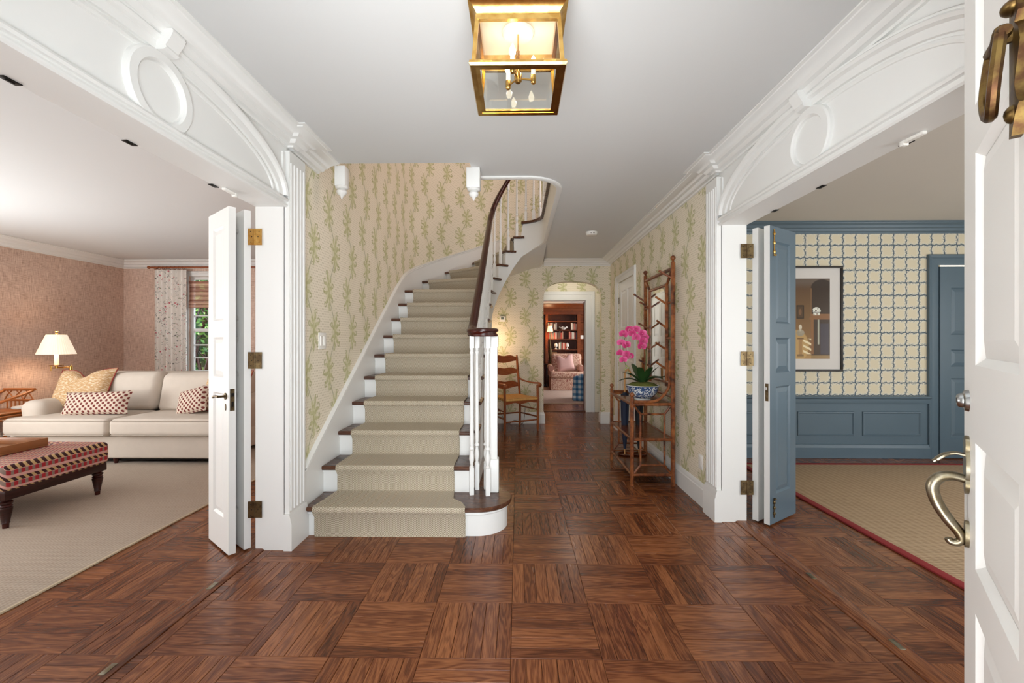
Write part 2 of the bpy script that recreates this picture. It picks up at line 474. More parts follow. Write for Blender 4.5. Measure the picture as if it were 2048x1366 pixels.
def book_mat():
    g = G('book_cloth'); r_ = g.rand()
    return g.done(g.ramp(r_, [(0.0, rgb(132, 36, 32)), (0.22, rgb(196, 84, 64)), (0.4, rgb(232, 220, 200)), (0.55, rgb(60, 66, 92)), (0.7, rgb(160, 178, 152)), (0.85, rgb(92, 40, 34)), (1.0, rgb(214, 170, 140))]), 0.7)
M['book'] = book_mat()
M['paper'] = plain('page_paper', rgb(226, 214, 192), 0.9)
# ------------------------------------------------------------------ mesh helpers
class MB:
    def __init__(s): s.v = []; s.f = []; s.u = []; s.mi = []; s.cm = 0
    def add(s, vs, fs, uvs=None):
        o = len(s.v); s.v += [tuple(p) for p in vs]
        for i, f in enumerate(fs):
            s.f.append([o + q for q in f]); s.mi.append(s.cm)
            s.u.append(uvs[i] if uvs else None)
        return s
    def box(s, x0, x1, y0, y1, z0, z1):
        vs = [(x, y, z) for z in (z0, z1) for y in (y0, y1) for x in (x0, x1)]
        return s.add(vs, [(0, 2, 3, 1), (4, 5, 7, 6), (0, 1, 5, 4), (2, 6, 7, 3), (0, 4, 6, 2), (1, 3, 7, 5)])
    def rbox(s, c, h, r, n=2, m=0, fn=None):
        """rounded box: centre, half sizes, corner radius, corner steps, extra mid cuts"""
        r = min(r, min(h) * 0.999)
        def axis(hh):
            a = []
            for i in range(n + 1): a.append(-(hh - r) - r * math.tan(R(45) * (1 - i / n)))
            for i in range(1, m + 1): a.append(-(hh - r) + 2 * (hh - r) * i / (m + 1))
            return a + [-q for q in reversed(a[:n + 1])]
        ax = [axis(q) for q in h]
        idx = {}; vs = []; fs = []
        def vid(p):
            k = tuple(round(q, 6) for q in p)
            if k not in idx:
                inn = [max(-(h[i] - r), min(h[i] - r, p[i])) for i in range(3)]
                d = Vector([p[i] - inn[i] for i in range(3)])
                if d.length > 1e-9: d = d.normalized() * r
                q = Vector(inn) + d
                if fn: q = fn(q)
                idx[k] = len(vs); vs.append((c[0] + q[0], c[1] + q[1], c[2] + q[2]))
            return idx[k]
        for a in range(3):
            b, d = (a + 1) % 3, (a + 2) % 3
            for sg in (-1, 1):
                for i in range(len(ax[b]) - 1):
                    for j in range(len(ax[d]) - 1):
                        q = []
                        for (ii, jj) in ((i, j), (i + 1, j), (i + 1, j + 1), (i, j + 1)):
                            p = [0, 0, 0]; p[a] = sg * h[a]; p[b] = ax[b][ii]; p[d] = ax[d][jj]
                            q.append(vid(p))
                        if sg < 0: q.reverse()
                        fs.append(q)
        return s.add(vs, fs)
    def cbox(s, x0, x1, y0, y1, z0, z1, r=0.003):
        return s.rbox(((x0 + x1) / 2, (y0 + y1) / 2, (z0 + z1) / 2), ((x1 - x0) / 2, (y1 - y0) / 2, (z1 - z0) / 2), r, 1)
    def prism(s, poly, z0, z1, fn=None):
        n = len(poly)
        vs = [(x, y, z0) for x, y in poly] + [(x, y, z1) for x, y in poly]
        if fn: vs = [fn(p) for p in vs]
        fs = [tuple(range(n - 1, -1, -1)), tuple(range(n, 2 * n))]
        fs += [(i, (i + 1) % n, n + (i + 1) % n, n + i) for i in range(n)]
        return s.add(vs, fs)
    def lathe(s, prof, c=(0, 0, 0), n=16, fn=None, cap=True):
        vs = []; fs = []; uv = []
        k = len(prof); ln = 0; acc = [0]
        for i in range(1, k):
            ln += math.hypot(prof[i][0] - prof[i - 1][0], prof[i][1] - prof[i - 1][1]); acc.append(ln)
        rm = max(p[0] for p in prof)
        for r, z in prof:
            for j in range(n):
                a = 2 * PI * j / n
                p = (c[0] + r * math.cos(a), c[1] + r * math.sin(a), c[2] + z)
                vs.append(fn(p) if fn else p)
        for i in range(k - 1):
            for j in range(n):
                j2 = (j + 1) % n
                fs.append((i * n + j, i * n + j2, (i + 1) * n + j2, (i + 1) * n + j))
                u0 = 2 * PI * rm * j / n; u1 = 2 * PI * rm * (j + 1) / n
                uv.append([(u0, acc[i]), (u1, acc[i]), (u1, acc[i + 1]), (u0, acc[i + 1])])
        if cap:
            if prof[0][0] > 1e-6: fs.append(tuple(range(n - 1, -1, -1))); uv.append([(vs[q][0], vs[q][1]) for q in range(n - 1, -1, -1)])
            if prof[-1][0] > 1e-6:
                t = range((k - 1) * n, k * n); fs.append(tuple(t)); uv.append([(vs[q][0], vs[q][1]) for q in t])
        return s.add(vs, fs, uv)
    def tube(s, pts, rad, n=8, closed=False, flat=None):
        pts = [Vector(p) for p in pts]; k = len(pts)
        rads = rad if isinstance(rad, (list, tuple)) else [rad] * k
        vs = []; fs = []; uv = []
        acc = [0]
        for i in range(1, k): acc.append(acc[-1] + (pts[i] - pts[i - 1]).length)
        ref = None
        for i in range(k):
            a = pts[(i - 1) % k] if (closed or i > 0) else pts[i]
            b = pts[(i + 1) % k] if (closed or i < k - 1) else pts[i]
            t = (b - a).normalized()
            if ref is None:
                ref = Vector((0, 0, 1)) if abs(t.z) < 0.9 else Vector((1, 0, 0))
            x = ref - t * ref.dot(t)
            x.normalize(); ref = x; y = t.cross(x)
            for j in range(n):
                an = 2 * PI * (j + 0.5) / n
                e = (1, 1) if flat is None else flat
                vs.append(pts[i] + x * (math.cos(an) * rads[i] * e[0]) + y * (math.sin(an) * rads[i] * e[1]))
        rr = max(rads) * 2 * PI
        for i in range(k if closed else k - 1):
            i2 = (i + 1) % k
            for j in range(n):
                j2 = (j + 1) % n
                fs.append((i * n + j, i * n + j2, i2 * n + j2, i2 * n + j))
                a0 = acc[i]; a1 = acc[i + 1] if i + 1 < k else acc[i] + 0.05
                uv.append([(a0, rr * j / n), (a0, rr * (j + 1) / n), (a1, rr * (j + 1) / n), (a1, rr * j / n)])
        if not closed:
            fs.append(tuple(range(n - 1, -1, -1))); uv.append([(0, 0)] * n)
            fs.append(tuple(range((k - 1) * n, k * n))); uv.append([(0, 0)] * n)
        return s.add(vs, fs, uv)
    def ball(s, c, r, n=12, m=8, sq=(1, 1, 1)):
        prof = [(r * math.sin(PI * i / m), -r * math.cos(PI * i / m)) for i in range(m + 1)]
        prof[0] = (1e-5, -r); prof[-1] = (1e-5, r)
        return s.lathe(prof, (0, 0, 0), n, fn=lambda p: (c[0] + p[0] * sq[0], c[1] + p[1] * sq[1], c[2] + p[2] * sq[2]), cap=False)
    def sweep(s, prof, path, closed=False, fn=None, capends=True):
        """prof: closed list of (offset to the right of travel, dz); path: (x, y, z) with mitred corners in plan"""
        k = len(path); n = len(prof)
        vs = []; fs = []
        P = [Vector((p[0], p[1])) for p in path]
        for i in range(k):
            d0 = (P[i] - P[i - 1]) if (closed or i > 0) else (P[1] - P[0])
            d1 = (P[(i + 1) % k] - P[i]) if (closed or i < k - 1) else d0
            d0 = d0.normalized(); d1 = d1.normalized()
            n0 = Vector((d0.y, -d0.x)); n1 = Vector((d1.y, -d1.x))
            b = n0 + n1
            if b.length < 1e-6: b = n0
            b = b / max(0.2, b.dot(n0)) if True else b
            for o, dz in prof:
                q = (P[i].x + b.x * o, P[i].y + b.y * o, path[i][2] + dz)
                vs.append(fn(q) if fn else q)
        for i in range(k if closed else k - 1):
            i2 = (i + 1) % k
            for j in range(n):
                j2 = (j + 1) % n
                fs.append((i * n + j, i * n + j2, i2 * n + j2, i2 * n + j))
        if not closed and capends:
            fs.append(tuple(range(n - 1, -1, -1))); fs.append(tuple(range((k - 1) * n, k * n)))
        return s.add(vs, fs)
    def grid(s, fn, nu, nv, ufn=None, closed_u=False):
        vs = [fn(i / nu, j / nv) for j in range(nv + 1) for i in range(nu + 1)]
        fs = []; uv = []
        for j in range(nv):
            for i in range(nu):
                a = j * (nu + 1) + i
                fs.append((a, a + 1, a + nu + 2, a + nu + 1))
                if ufn: uv.append([ufn(i / nu, j / nv), ufn((i + 1) / nu, j / nv), ufn((i + 1) / nu, (j + 1) / nv), ufn(i / nu, (j + 1) / nv)])
        return s.add(vs, fs, uv if ufn else None)

def autouv(f, v):
    p = [Vector(v[i]) for i in f]
    nrm = Vector((0, 0, 0))
    for i in range(len(p)):
        a, b = p[i], p[(i + 1) % len(p)]
        nrm += Vector(((a.y - b.y) * (a.z + b.z), (a.z - b.z) * (a.x + b.x), (a.x - b.x) * (a.y + b.y)))
    ax = max(range(3), key=lambda i: abs(nrm[i]))
    if ax == 0: return [(q.y, q.z) for q in p]
    if ax == 1: return [(q.x, q.z) for q in p]
    return [(q.x, q.y) for q in p]

def mesh(name, mb, mats, smooth=40, fixn=True):
    me = bpy.data.meshes.new(name)
    me.from_pydata(mb.v, [], mb.f)
    uvl = me.uv_layers.new(name='UVMap')
    k = 0
    for fi, f in enumerate(mb.f):
        uu = mb.u[fi] or autouv(f, mb.v)
        for q in uu:
            uvl.data[k].uv = q; k += 1
    for m_ in (mats if isinstance(mats, (list, tuple)) else [mats]): me.materials.append(M[m_] if isinstance(m_, str) else m_)
    if any(mb.mi): me.polygons.foreach_set('material_index', mb.mi)
    if fixn:
        bm = bmesh.new(); bm.from_mesh(me); bmesh.ops.recalc_face_normals(bm, faces=bm.faces); bm.to_mesh(me); bm.free()
    if smooth:
        me.polygons.foreach_set('use_smooth', [True] * len(me.polygons))
        me.set_sharp_from_angle(angle=R(smooth))
    me.update()
    return me

def tag(o, label=None, cat=None, group=None, kind=None):
    if label: o['label'] = label
    if cat: o['category'] = cat
    if group: o['group'] = group
    if kind: o['kind'] = kind
    return o

def ob(name, mb, mats, parent=None, label=None, cat=None, group=None, kind=None, loc=None, rot=None, world=False, smooth=40, fixn=True):
    me = mb if isinstance(mb, bpy.types.Mesh) else mesh(name, mb, mats, smooth, fixn)
    o = bpy.data.objects.new(name, me); COL.objects.link(o)
    if loc: o.location = loc
    if rot: o.rotation_euler = rot
    if parent:
        o.parent = parent
        if world:
            top = parent; mat_ = parent.matrix_basis.copy()
            while top.parent:
                mat_ = top.parent.matrix_basis @ top.matrix_parent_inverse @ mat_; top = top.parent
            o.matrix_parent_inverse = mat_.inverted()
    return tag(o, label, cat, group, kind)

def thing(name, label, cat, loc=(0, 0, 0), rz=0.0, group=None, kind=None):
    o = bpy.data.objects.new(name, None); COL.objects.link(o)
    o.empty_display_size = 0.1
    o.location = loc; o.rotation_euler = (0, 0, rz)
    return tag(o, label, cat, group, kind)

def kids(o): return [c for c in bpy.data.objects if c.parent == o]
def dup(o, parent=None, loc=None, rz=None, label=None):
    c = o.copy(); COL.objects.link(c)
    if parent: c.parent = parent
    if loc: c.location = loc
    if rz is not None: c.rotation_euler = (0, 0, rz)
    if label: c['label'] = label
    for q in kids(o): dup(q, c)
    return c

def struct(name, mb, mats, label, parent=None, **kw):
    return ob(name, mb, mats, parent, label, None, None, 'structure' if not parent else None, **kw)

def arc(cx, cy, r, a0, a1, n):
    return [(cx + r * math.cos(R(a0 + (a1 - a0) * i / n)), cy + r * math.sin(R(a0 + (a1 - a0) * i / n))) for i in range(n + 1)]
def spline(pts, n=6):
    """Catmull-Rom through the points"""
    P = [Vector(p) for p in pts]; out = []
    for i in range(len(P) - 1):
        p0 = P[max(i - 1, 0)]; p1 = P[i]; p2 = P[i + 1]; p3 = P[min(i + 2, len(P) - 1)]
        for j in range(n):
            t = j / n
            out.append(0.5 * ((2 * p1) + (p2 - p0) * t + (2 * p0 - 5 * p1 + 4 * p2 - p3) * t * t + (3 * p1 - p0 - 3 * p2 + p3) * t ** 3))
    out.append(P[-1]); return out
# ------------------------------------------------------------------ the house shell
XL, XR = -1.42, 1.43            # hall walls
WT = 0.178                      # wall thickness at the wide openings
YL, YR = 2.58, 3.03             # far jambs of the left / right openings
YLn, YRn = 0.76, 1.20           # near jambs
HO = 2.09                       # opening height
HC = 2.53                       # hall ceiling
YB = 6.64                       # hall back wall
CX, CY, RO = -0.01, 5.36, 1.41  # centre of the stair turn, radius of the curved wall
RS = 0.1905                     # riser
RUN = 0.2785
LX0, LY1, LZ = -6.26, 6.70, 2.54    # living room left wall, back wall, ceiling
DX1, DY1, DZ = 5.95, 4.72, 2.56     # dining room

# ---- floor: dark base and oak parquet strips
TS = 0.3663
GX, GY = -0.029, 1.711
fl = MB(); fl.box(LX0 - 0.1, DX1 + 0.1, -1.2, 13.2, -0.06, -0.012)
floor = struct('floor', fl, 'dark', 'dark brown oak parquet floor laid in squares of strips')
NS = 6
SW = TS / NS
def plank_mesh(ln, wd, name='plank'):
    g_ = 0.0007; c = 0.0014
    a, b = ln / 2 - g_, wd / 2 - g_
    lo = [(-a, -b, -0.012), (a, -b, -0.012), (a, b, -0.012), (-a, b, -0.012)]
    mid = [(x, y, -c) for x, y, z in lo]
    top = [(x - math.copysign(c, x), y - math.copysign(c, y), 0) for x, y, z in lo]
    vs = lo + mid + top
    fs = [(8, 9, 10, 11)]
    for k in (0, 4):
        fs += [(k + i, k + (i + 1) % 4, k + 4 + (i + 1) % 4, k + 4 + i) for i in range(4)]
    return vs, fs
pm = MB(); pm.add(*plank_mesh(TS, SW)); PLANK = mesh('plank', pm, 'oak', smooth=0)
strips = []
def visible(x, y):
    dx, dy = x, y
    wv = -dx * math.sin(PSI) + dy * math.cos(PSI); uv_ = dx * math.cos(PSI) + dy * math.sin(PSI)
    if wv < 0.2: return False
    px = 1024 + FPX * uv_ / wv; py = HY + FPX * EYE / wv
    return -30 < px < 1935 and py < 1400
REG = [(XL - 0.125, XR + 0.10, -0.2, 7.75), (-2.62, XL - 0.20, 0.3, LY1), (LX0, -2.62, LY1 - 1.2, LY1), (XR + 0.19, 2.45, 0.3, DY1), (2.45, DX1, 4.25, DY1), (0.1, 2.2, 7.75, 8.9)]
for i in range(-18, 18):
    for j in range(-6, 21):
        x0 = GX + i * TS; y0 = GY + j * TS
        horiz = (i + j) % 2 == 0            # strips running along X
        for k in range(NS):
            o = k * SW
            q = (x0, x0 + TS, y0 + o, y0 + o + SW) if horiz else (x0 + o, x0 + o + SW, y0, y0 + TS)
            for g_ in REG:
                c = (max(q[0], g_[0]), min(q[1], g_[1]), max(q[2], g_[2]), min(q[3], g_[3]))
                if c[1] - c[0] < 0.006 or c[3] - c[2] < 0.006: continue
                strips.append(((c[0] + c[1]) / 2, (c[2] + c[3]) / 2, 0.0 if horiz else PI / 2, c[1] - c[0] if horiz else c[3] - c[2], c[3] - c[2] if horiz else c[1] - c[0]))
def covered(x, y):
    if x < -2.42 and y < 5.3: return True
    if x > 2.30 and y < 4.46: return True
    if XL < x < -0.04 and 2.85 < y < 5.4: return True
    if x < -1.62 and y > 2.72 - (x + 1.62) * 0.6: return True
    if 1.62 < x < 2.3 and y > 3.05 + (x - 1.62) * 0.6: return True
    if 0.95 < x < 1.5 and 3.75 < y < 4.6: return True
    return False
vis = sorted([s_ for s_ in strips if visible(s_[0], s_[1]) and not covered(s_[0], s_[1])], key=lambda s_: math.hypot(s_[0], s_[1]))
near = set(vis[:300])
rest = MB()
for s_ in strips:
    cx_, cy_, rz, ln, wd = s_
    dz = rnd.uniform(-0.0005, 0.0005)
    full = abs(ln - TS) < 1e-6 and abs(wd - SW) < 1e-6
    if s_ in near:
        if full: me_ = PLANK
        else:
            pm = MB(); pm.add(*plank_mesh(ln, wd)); me_ = mesh('plank', pm, 'oak', smooth=0)
        ob('plank', me_, None, floor, loc=(cx_, cy_, dz), rot=(0, 0, rz))
    else:
        vs, fs = plank_mesh(ln, wd)
        uvs = [[(vs[q][0], vs[q][1]) for q in f] for f in fs]
        ca, sa = math.cos(rz), math.sin(rz)
        rest.add([(cx_ + x * ca - y * sa, cy_ + x * sa + y * ca, z + dz) for x, y, z in vs], fs, uvs)
ob('parquet_strips', rest, 'oak', floor, kind='stuff', smooth=0, fixn=False)

# ---- thresholds with their little bolt plates
def threshold(n, x0, x1, y0, y1, label, plates):
    mb = MB(); lip = 0.010
    prof = [(x0, -0.011), (x0, 0.004), (x0 + 0.012, lip), (x1 - 0.012, lip), (x1, 0.004), (x1, -0.011)]
    k = len(prof)
    vs = [(p[0], y0, p[1]) for p in prof] + [(p[0], y1, p[1]) for p in prof]
    fs = [(i, (i + 1) % k, k + (i + 1) % k, k + i) for i in range(k)] + [tuple(range(k)), tuple(range(2 * k - 1, k - 1, -1))]
    uvs = [[(vs[q][1], vs[q][0] + vs[q][2]) for q in f] for f in fs]
    mb.add(vs, fs, uvs)
    t = struct('trim_%d' % n, mb, 'oak', label)
    for (px, py) in plates:
        p = MB(); p.cbox(px - 0.012, px + 0.012, py - 0.03, py + 0.03, lip - 0.002, lip + 0.0025, 0.001)
        ob('strike_plate', p, 'nickel', t)
threshold(1, XL - 0.20, XL - 0.125, YLn, YL, 'oak threshold strip under the opening to the living room', [(-1.575, 1.62), (-1.575, 2.18)])
threshold(2, XR + 0.10, XR + 0.19, YRn, YR, 'oak threshold strip under the opening to the dining room', [(1.575, 1.80), (1.575, 2.32)])

# ---- walls of the hall
def wall_curve(path, z0, z1, thick, mats, u0=0.0, n=1):
    """a wall along a plan path; its face is the path itself, thickness grows to the left of travel"""
    mb = MB(); P = [Vector(p) for p in path]; k = len(P); acc = [u0]
    for i in range(1, k): acc.append(acc[-1] + (P[i] - P[i - 1]).length)
    nn = []
    for i in range(k):
        a = P[max(i - 1, 0)]; b = P[min(i + 1, k - 1)]; d = (b - a).normalized(); nn.append(Vector((-d.y, d.x)))
    vs = []
    for z in (z0, z1):
        vs += [(p.x, p.y, z) for p in P]
        vs += [(p.x + q.x * thick, p.y + q.y * thick, z) for p, q in zip(P, nn)]
    fs = []; uvs = []
    for i in range(k - 1):
        for (a, b, c, d) in ((i, i + 1, 2 * k + i + 1, 2 * k + i), (k + i + 1, k + i, 3 * k + i, 3 * k + i + 1)):
            fs.append((a, b, c, d)); uvs.append([(acc[a % k], z0), (acc[b % k], z0), (acc[c % k], z1), (acc[d % k], z1)])
        for o in (0, 2 * k):
            q = (o + i, o + i + 1, o + k + i + 1, o + k + i); fs.append(q); uvs.append([(vs[w_][0], vs[w_][1]) for w_ in q])
    for (i) in (0, k - 1):
        q = (i, k + i, 3 * k + i, 2 * k + i); fs.append(q); uvs.append([(vs[w_][0] + vs[w_][1], vs[w_][2]) for w_ in q])
    mb.add(vs, fs, uvs); return mb
left_path = [(XL, YL + 0.21)] + [(XL, YL + 0.21 + (CY - YL - 0.21) * i / 8) for i in range(1, 9)] + arc(CX, CY, RO, 180, 90, 24)[1:]
struct('wall_left', wall_curve(left_path, 0, 5.2, 0.11, 'vine', 0.06), 'vine', 'left hall wall papered with green vines, curving behind the stairs', smooth=30)
mb = wall_curve([(CX, CY + RO), (2.4, CY + RO)], 2.60, 5.2, 0.1, 'vine', 5.0)
struct('wall_upper', mb, 'vine', 'papered upstairs wall above the stair landing')
# right wall of the hall with the cased door opening
RD0, RD1, RDH = 5.30, 6.12, 2.10
mb = MB(); mb.box(XR, XR + 0.12, YR + 0.19, RD0, 0, HC); mb.box(XR, XR + 0.12, RD1, YB + 0.02, 0, HC); mb.box(XR, XR + 0.12, RD0, RD1, RDH, HC)
struct('wall_right', mb, 'vine', 'right hall wall papered with green vines behind the rattan hall tree')
# back wall with the basket arch
AX0, AX1, ASP, ATOP = 0.395, 1.295, 1.90, 2.20
def arch_poly():
    a = (AX1 - AX0) / 2; cx = (AX0 + AX1) / 2; b = ATOP - ASP; e = 2.9
    out = []
    for i in range(25):
        t = PI * i / 24
        c_, s_ = math.cos(t), math.sin(t)
        out.append((cx - a * math.copysign(abs(c_) ** (2 / e), c_), ASP + b * abs(s_) ** (2 / e)))
    return out
ap = arch_poly()
mb = MB()
def quadx(x0, x1, za0, za1, y0, y1, ztop):
    """column between x0 and x1 from a sloping underside to ztop"""
    vs = [(x0, y0, za0), (x1, y0, za1), (x1, y0, ztop), (x0, y0, ztop), (x0, y1, za0), (x1, y1, za1), (x1, y1, ztop), (x0, y1, ztop)]
    mb.add(vs, [(0, 1, 2, 3), (7, 6, 5, 4), (0, 4, 5, 1)])
mb.box(-0.50, AX0, YB, YB + 0.13, 0, HC); mb.box(AX1, XR + 0.02, YB, YB + 0.13, 0, HC)
for (p0, p1) in zip(ap, ap[1:]):
    if p1[0] - p0[0] > 1e-6: quadx(p0[0], p1[0], p0[1], p1[1], YB, YB + 0.13, HC)
struct('wall_back', mb, 'vine', 'papered back wall of the hall with a basket arch to a vestibule')
# walls beside the wide openings (plain painted), header and near returns
def side_wall(name, x0, x1, yn, yf, yend, label):
    mb = MB()
    mb.box(x0, x1, yf, yend, 0, HC); mb.box(x0, x1, yn, yf, HO, HC); mb.box(x0, x1, 0.16, yn, 0, HC)
    return struct(name, mb, 'white', label)
side_wall('wall_living_opening', XL - WT, XL, YLn, YL, YL + 0.21, 'white cased wall around the wide opening to the living room')
side_wall('wall_dining_opening', XR, XR + WT, YRn, YR, YR + 0.19, 'white cased wall around the wide opening to the dining room')
# entrance wall behind the camera, with its door opening
mb = MB(); mb.box(LX0, -0.62, -0.02, 0.14, 0, HC); mb.box(0.36, DX1, -0.02, 0.14, 0, HC); mb.box(-0.62, 0.36, -0.02, 0.14, 2.08, HC)
mb2 = MB(); mb2.box(XL - WT, -0.62, -0.02, 0.14, 0, HC); mb2.box(0.36, XR + WT, -0.02, 0.14, 0, HC); mb2.box(-0.62, 0.36, -0.02, 0.14, 2.08, HC)
struct('wall_entrance', mb2, 'white', 'entrance wall of the hall around the open front door')

# ---- ceiling of the hall with the stairwell cut out
mb = MB(); Tc = 0.10
def slab(x0, x1, y0, y1): mb.box(x0, x1, y0, y1, HC, HC + Tc)
slab(XL, XR, -0.02, 3.01)
slab(-0.34, XR, 3.01, 3.26)
slab(0.35, XR + 0.02, 3.26, YB)
cor = [(0.35, 3.26)] + arc(0.07, 3.54, 0.28, 0, -90, 10)
mb.prism(cor, HC, HC + Tc)
struct('ceiling', mb, 'ceil', 'pale grey hall ceiling with the stairwell opening')
# upstairs ceiling and floor edge
mb = MB(); mb.box(-1.6, 2.6, 2.6, 7.0, 5.2, 5.3)
struct('ceiling_upper', mb, 'ceil', 'ceiling above the stairwell on the upper floor')
mb = MB(); mb.box(-1.53, 2.5, 2.55, 2.62, HC + Tc, 5.2); mb.box(2.4, 2.5, 2.6, 6.9, HC + Tc, 5.2); mb.box(-1.53, XL, 2.6, 2.85, HC + Tc, 5.2)
struct('wall_upstairs_front', mb, 'vine', 'upstairs hall walls beyond the stairwell')

# ---- vestibule and library shell
VY = 7.72
mb = MB(); mb.box(0.20, 0.30, YB + 0.13, VY, 0, HC); mb.box(1.50, 1.60, YB + 0.13, VY, 0, HC); mb.box(0.20, 1.60, YB + 0.12, VY + 0.1, 2.42, 2.5)
mb.box(0.20, 0.385, VY, VY + 0.12, 0, HC); mb.box(1.285, 1.60, VY, VY + 0.12, 0, HC); mb.box(0.385, 1.285, VY, VY + 0.12, 2.10, HC)
struct('wall_vestibule', mb, 'vine', 'papered vestibule walls between the arch and the library doorway')
LBY = 12.55
mb = MB(); mb.box(-0.6, 4.2, LBY, LBY + 0.1, 0, 2.6); mb.box(-0.7, -0.6, VY + 0.12, LBY, 0, 2.6); mb.box(4.1, 4.2, VY + 0.12, LBY, 0, 2.6)
mb.box(-0.6, 0.385, VY + 0.12, VY + 0.16, 0, 2.6); mb.box(1.285, 4.2, VY + 0.12, VY + 0.16, 0, 2.6); mb.box(0.385, 1.285, VY + 0.121, VY + 0.16, 2.02, 2.6)
struct('wall_library', mb, 'pine', 'pine panelled walls of the library')
mb = MB(); mb.box(-0.7, 4.2, VY + 0.1, LBY + 0.1, 2.35, 2.45)
struct('ceiling_library', mb, 'ceil', 'white library ceiling')

# ---- living room shell
WX0, WX1, WZ0, WZ1 = -5.21, -4.41, 0.75, 2.30
mb = MB()
mb.box(LX0, WX0, LY1, LY1 + 0.12, 0, LZ); mb.box(WX1, XL - WT, LY1, LY1 + 0.12, 0, LZ)
mb.box(WX0, WX1, LY1, LY1 + 0.12, 0, WZ0); mb.box(WX0, WX1, LY1, LY1 + 0.12, WZ1, LZ)
struct('wall_living_back', mb, 'grass', 'brown grasscloth back wall of the living room with the window')
mb = MB(); mb.box(LX0 - 0.1, LX0, -1.0, LY1 + 0.12, 0, LZ)
struct('wall_living_left', mb, 'grass', 'brown grasscloth side wall of the living room')
mb = MB(); mb.box(XL - WT - 0.02, XL - 0.12, YL + 0.21, LY1, 0, LZ); mb.box(XL - WT - 0.02, XL - WT, -1.0, YLn - 0.1, 0, LZ); 
mb.box(LX0, XL - WT, -1.0, -0.9, 0, LZ)
struct('wall_living_right', mb, 'grass', 'living room side of the hall wall')
mb = MB(); mb.box(LX0, XL - WT, -1.0, LY1 + 0.1, LZ, LZ + 0.1)
struct('ceiling_living', mb, 'ceil', 'white living room ceiling')

# ---- dining room shell
mb = MB(); mb.box(XR + 0.12, DX1, DY1, DY1 + 0.1, 0.66, DZ)
wall_dining = struct('wall_dining_back', mb, 'lattice', 'dining room wall papered with a blue branch lattice')
mb = MB(); mb.box(DX1, DX1 + 0.1, -0.8, DY1 + 0.1, 0, DZ); mb.box(XR + WT, DX1, -0.8, -0.7, 0, DZ)
mb.box(XR + WT, XR + WT + 0.02, -0.7, YRn - 0.1, 0, DZ); mb.box(XR + 0.12, XR + WT + 0.02, YR + 0.19, DY1, 0, DZ)
struct('wall_dining_side', mb, 'lattice', 'side walls of the dining room')
mb = MB(); mb.box(XR + WT, DX1, -0.8, DY1, DZ, DZ + 0.1); mb.box(XR + 0.12, XR + WT, YR + 0.19, DY1, DZ, DZ + 0.1)
struct('ceiling_dining', mb, 'ceil_dining', 'grey dining room ceiling')

# ------------------------------------------------------------------ mouldings
CROWN = [(0, 0), (0, -0.115), (0.014, -0.115), (0.018, -0.100), (0.040, -0.094), (0.050, -0.082), (0.056, -0.066), (0.078, -0.058),
         (0.086, -0.046), (0.096, -0.034), (0.118, -0.026), (0.138, -0.018), (0.142, -0.012), (0.160, -0.010), (0.160, 0)]
def crown(n, path, z, label, mat='white', sx=1.0, sz=1.0, prof=CROWN):
    mb = MB(); mb.sweep([(o * sx, dz * sz) for o, dz in prof], [(p[0], p[1], z) for p in path])
    return struct('trim_%d' % n, mb, mat, label, smooth=25)
e = 0.0005
LB0, LB1 = YL + 0.02, YL + 0.055          # crown break over the left pilaster
crown(3, [(XL + e, 0.14), (XL + e, LB0), (XL + 0.035, LB0), (XL + 0.035, LB1), (XL + e, LB1), (XL + e, 3.005)], HC - e, 'white crown moulding over the living room opening', sz=0.66)
RB0, RB1 = YR - 0.01, YR + 0.025
crown(4, [(XR - e, YB), (XR - e, RB1), (XR - 0.035, RB1), (XR - 0.035, RB0), (XR - e, RB0), (XR - e, 0.14)], HC - e, 'white crown moulding along the right hall wall', sz=0.66)
crown(5, [(0.40, YB - e), (XR, YB - e)], HC - e, 'white crown moulding over the back arch', sz=0.8)
crown(6, [(LX0 + e, -0.5), (LX0 + e, LY1 - e), (XL - WT - 0.03, LY1 - e)], LZ - e, 'white crown moulding of the living room')
crown(7, [(XR + WT + 0.03, DY1 - e), (DX1, DY1 - e)], DZ - e, 'slate blue crown moulding of the dining room', 'blue', 0.7, 1.0)

BASE = [(0, 0), (0.022, 0), (0.022, 0.135), (0.016, 0.142), (0.016, 0.152), (0.009, 0.168), (0.004, 0.176), (0, 0.176)]
def baseb(name, path, label, mat='white', z=0.0, prof=BASE):
    mb = MB(); mb.sweep(prof, [(p[0], p[1], z) for p in path])
    return struct(name, mb, mat, label, smooth=25)
baseb('baseboard_right', [(XR - e, RD0 - 0.10), (XR - e, YR + 0.215)], 'white baseboard behind the rattan hall tree')
baseb('baseboard_back', [(-0.34, YB - e), (AX0 + e, YB - e), (AX0 + e, YB + 0.13)], 'white baseboard left of the back arch')
baseb('baseboard_back_right', [(AX1 - e, YB + 0.13), (AX1 - e, YB - e), (XR - e, YB - e), (XR - e, RD1 + 0.10)], 'white baseboard right of the back arch')
baseb('baseboard_left', [(XL + e, YL + 0.215), (XL + e, 2.79)], 'short white baseboard between pilaster and first step')
baseb('baseboard_living', [(LX0 + e, 0.0), (LX0 + e, LY1 - e), (XL - WT - 0.03, LY1 - e)], 'white baseboard of the living room')

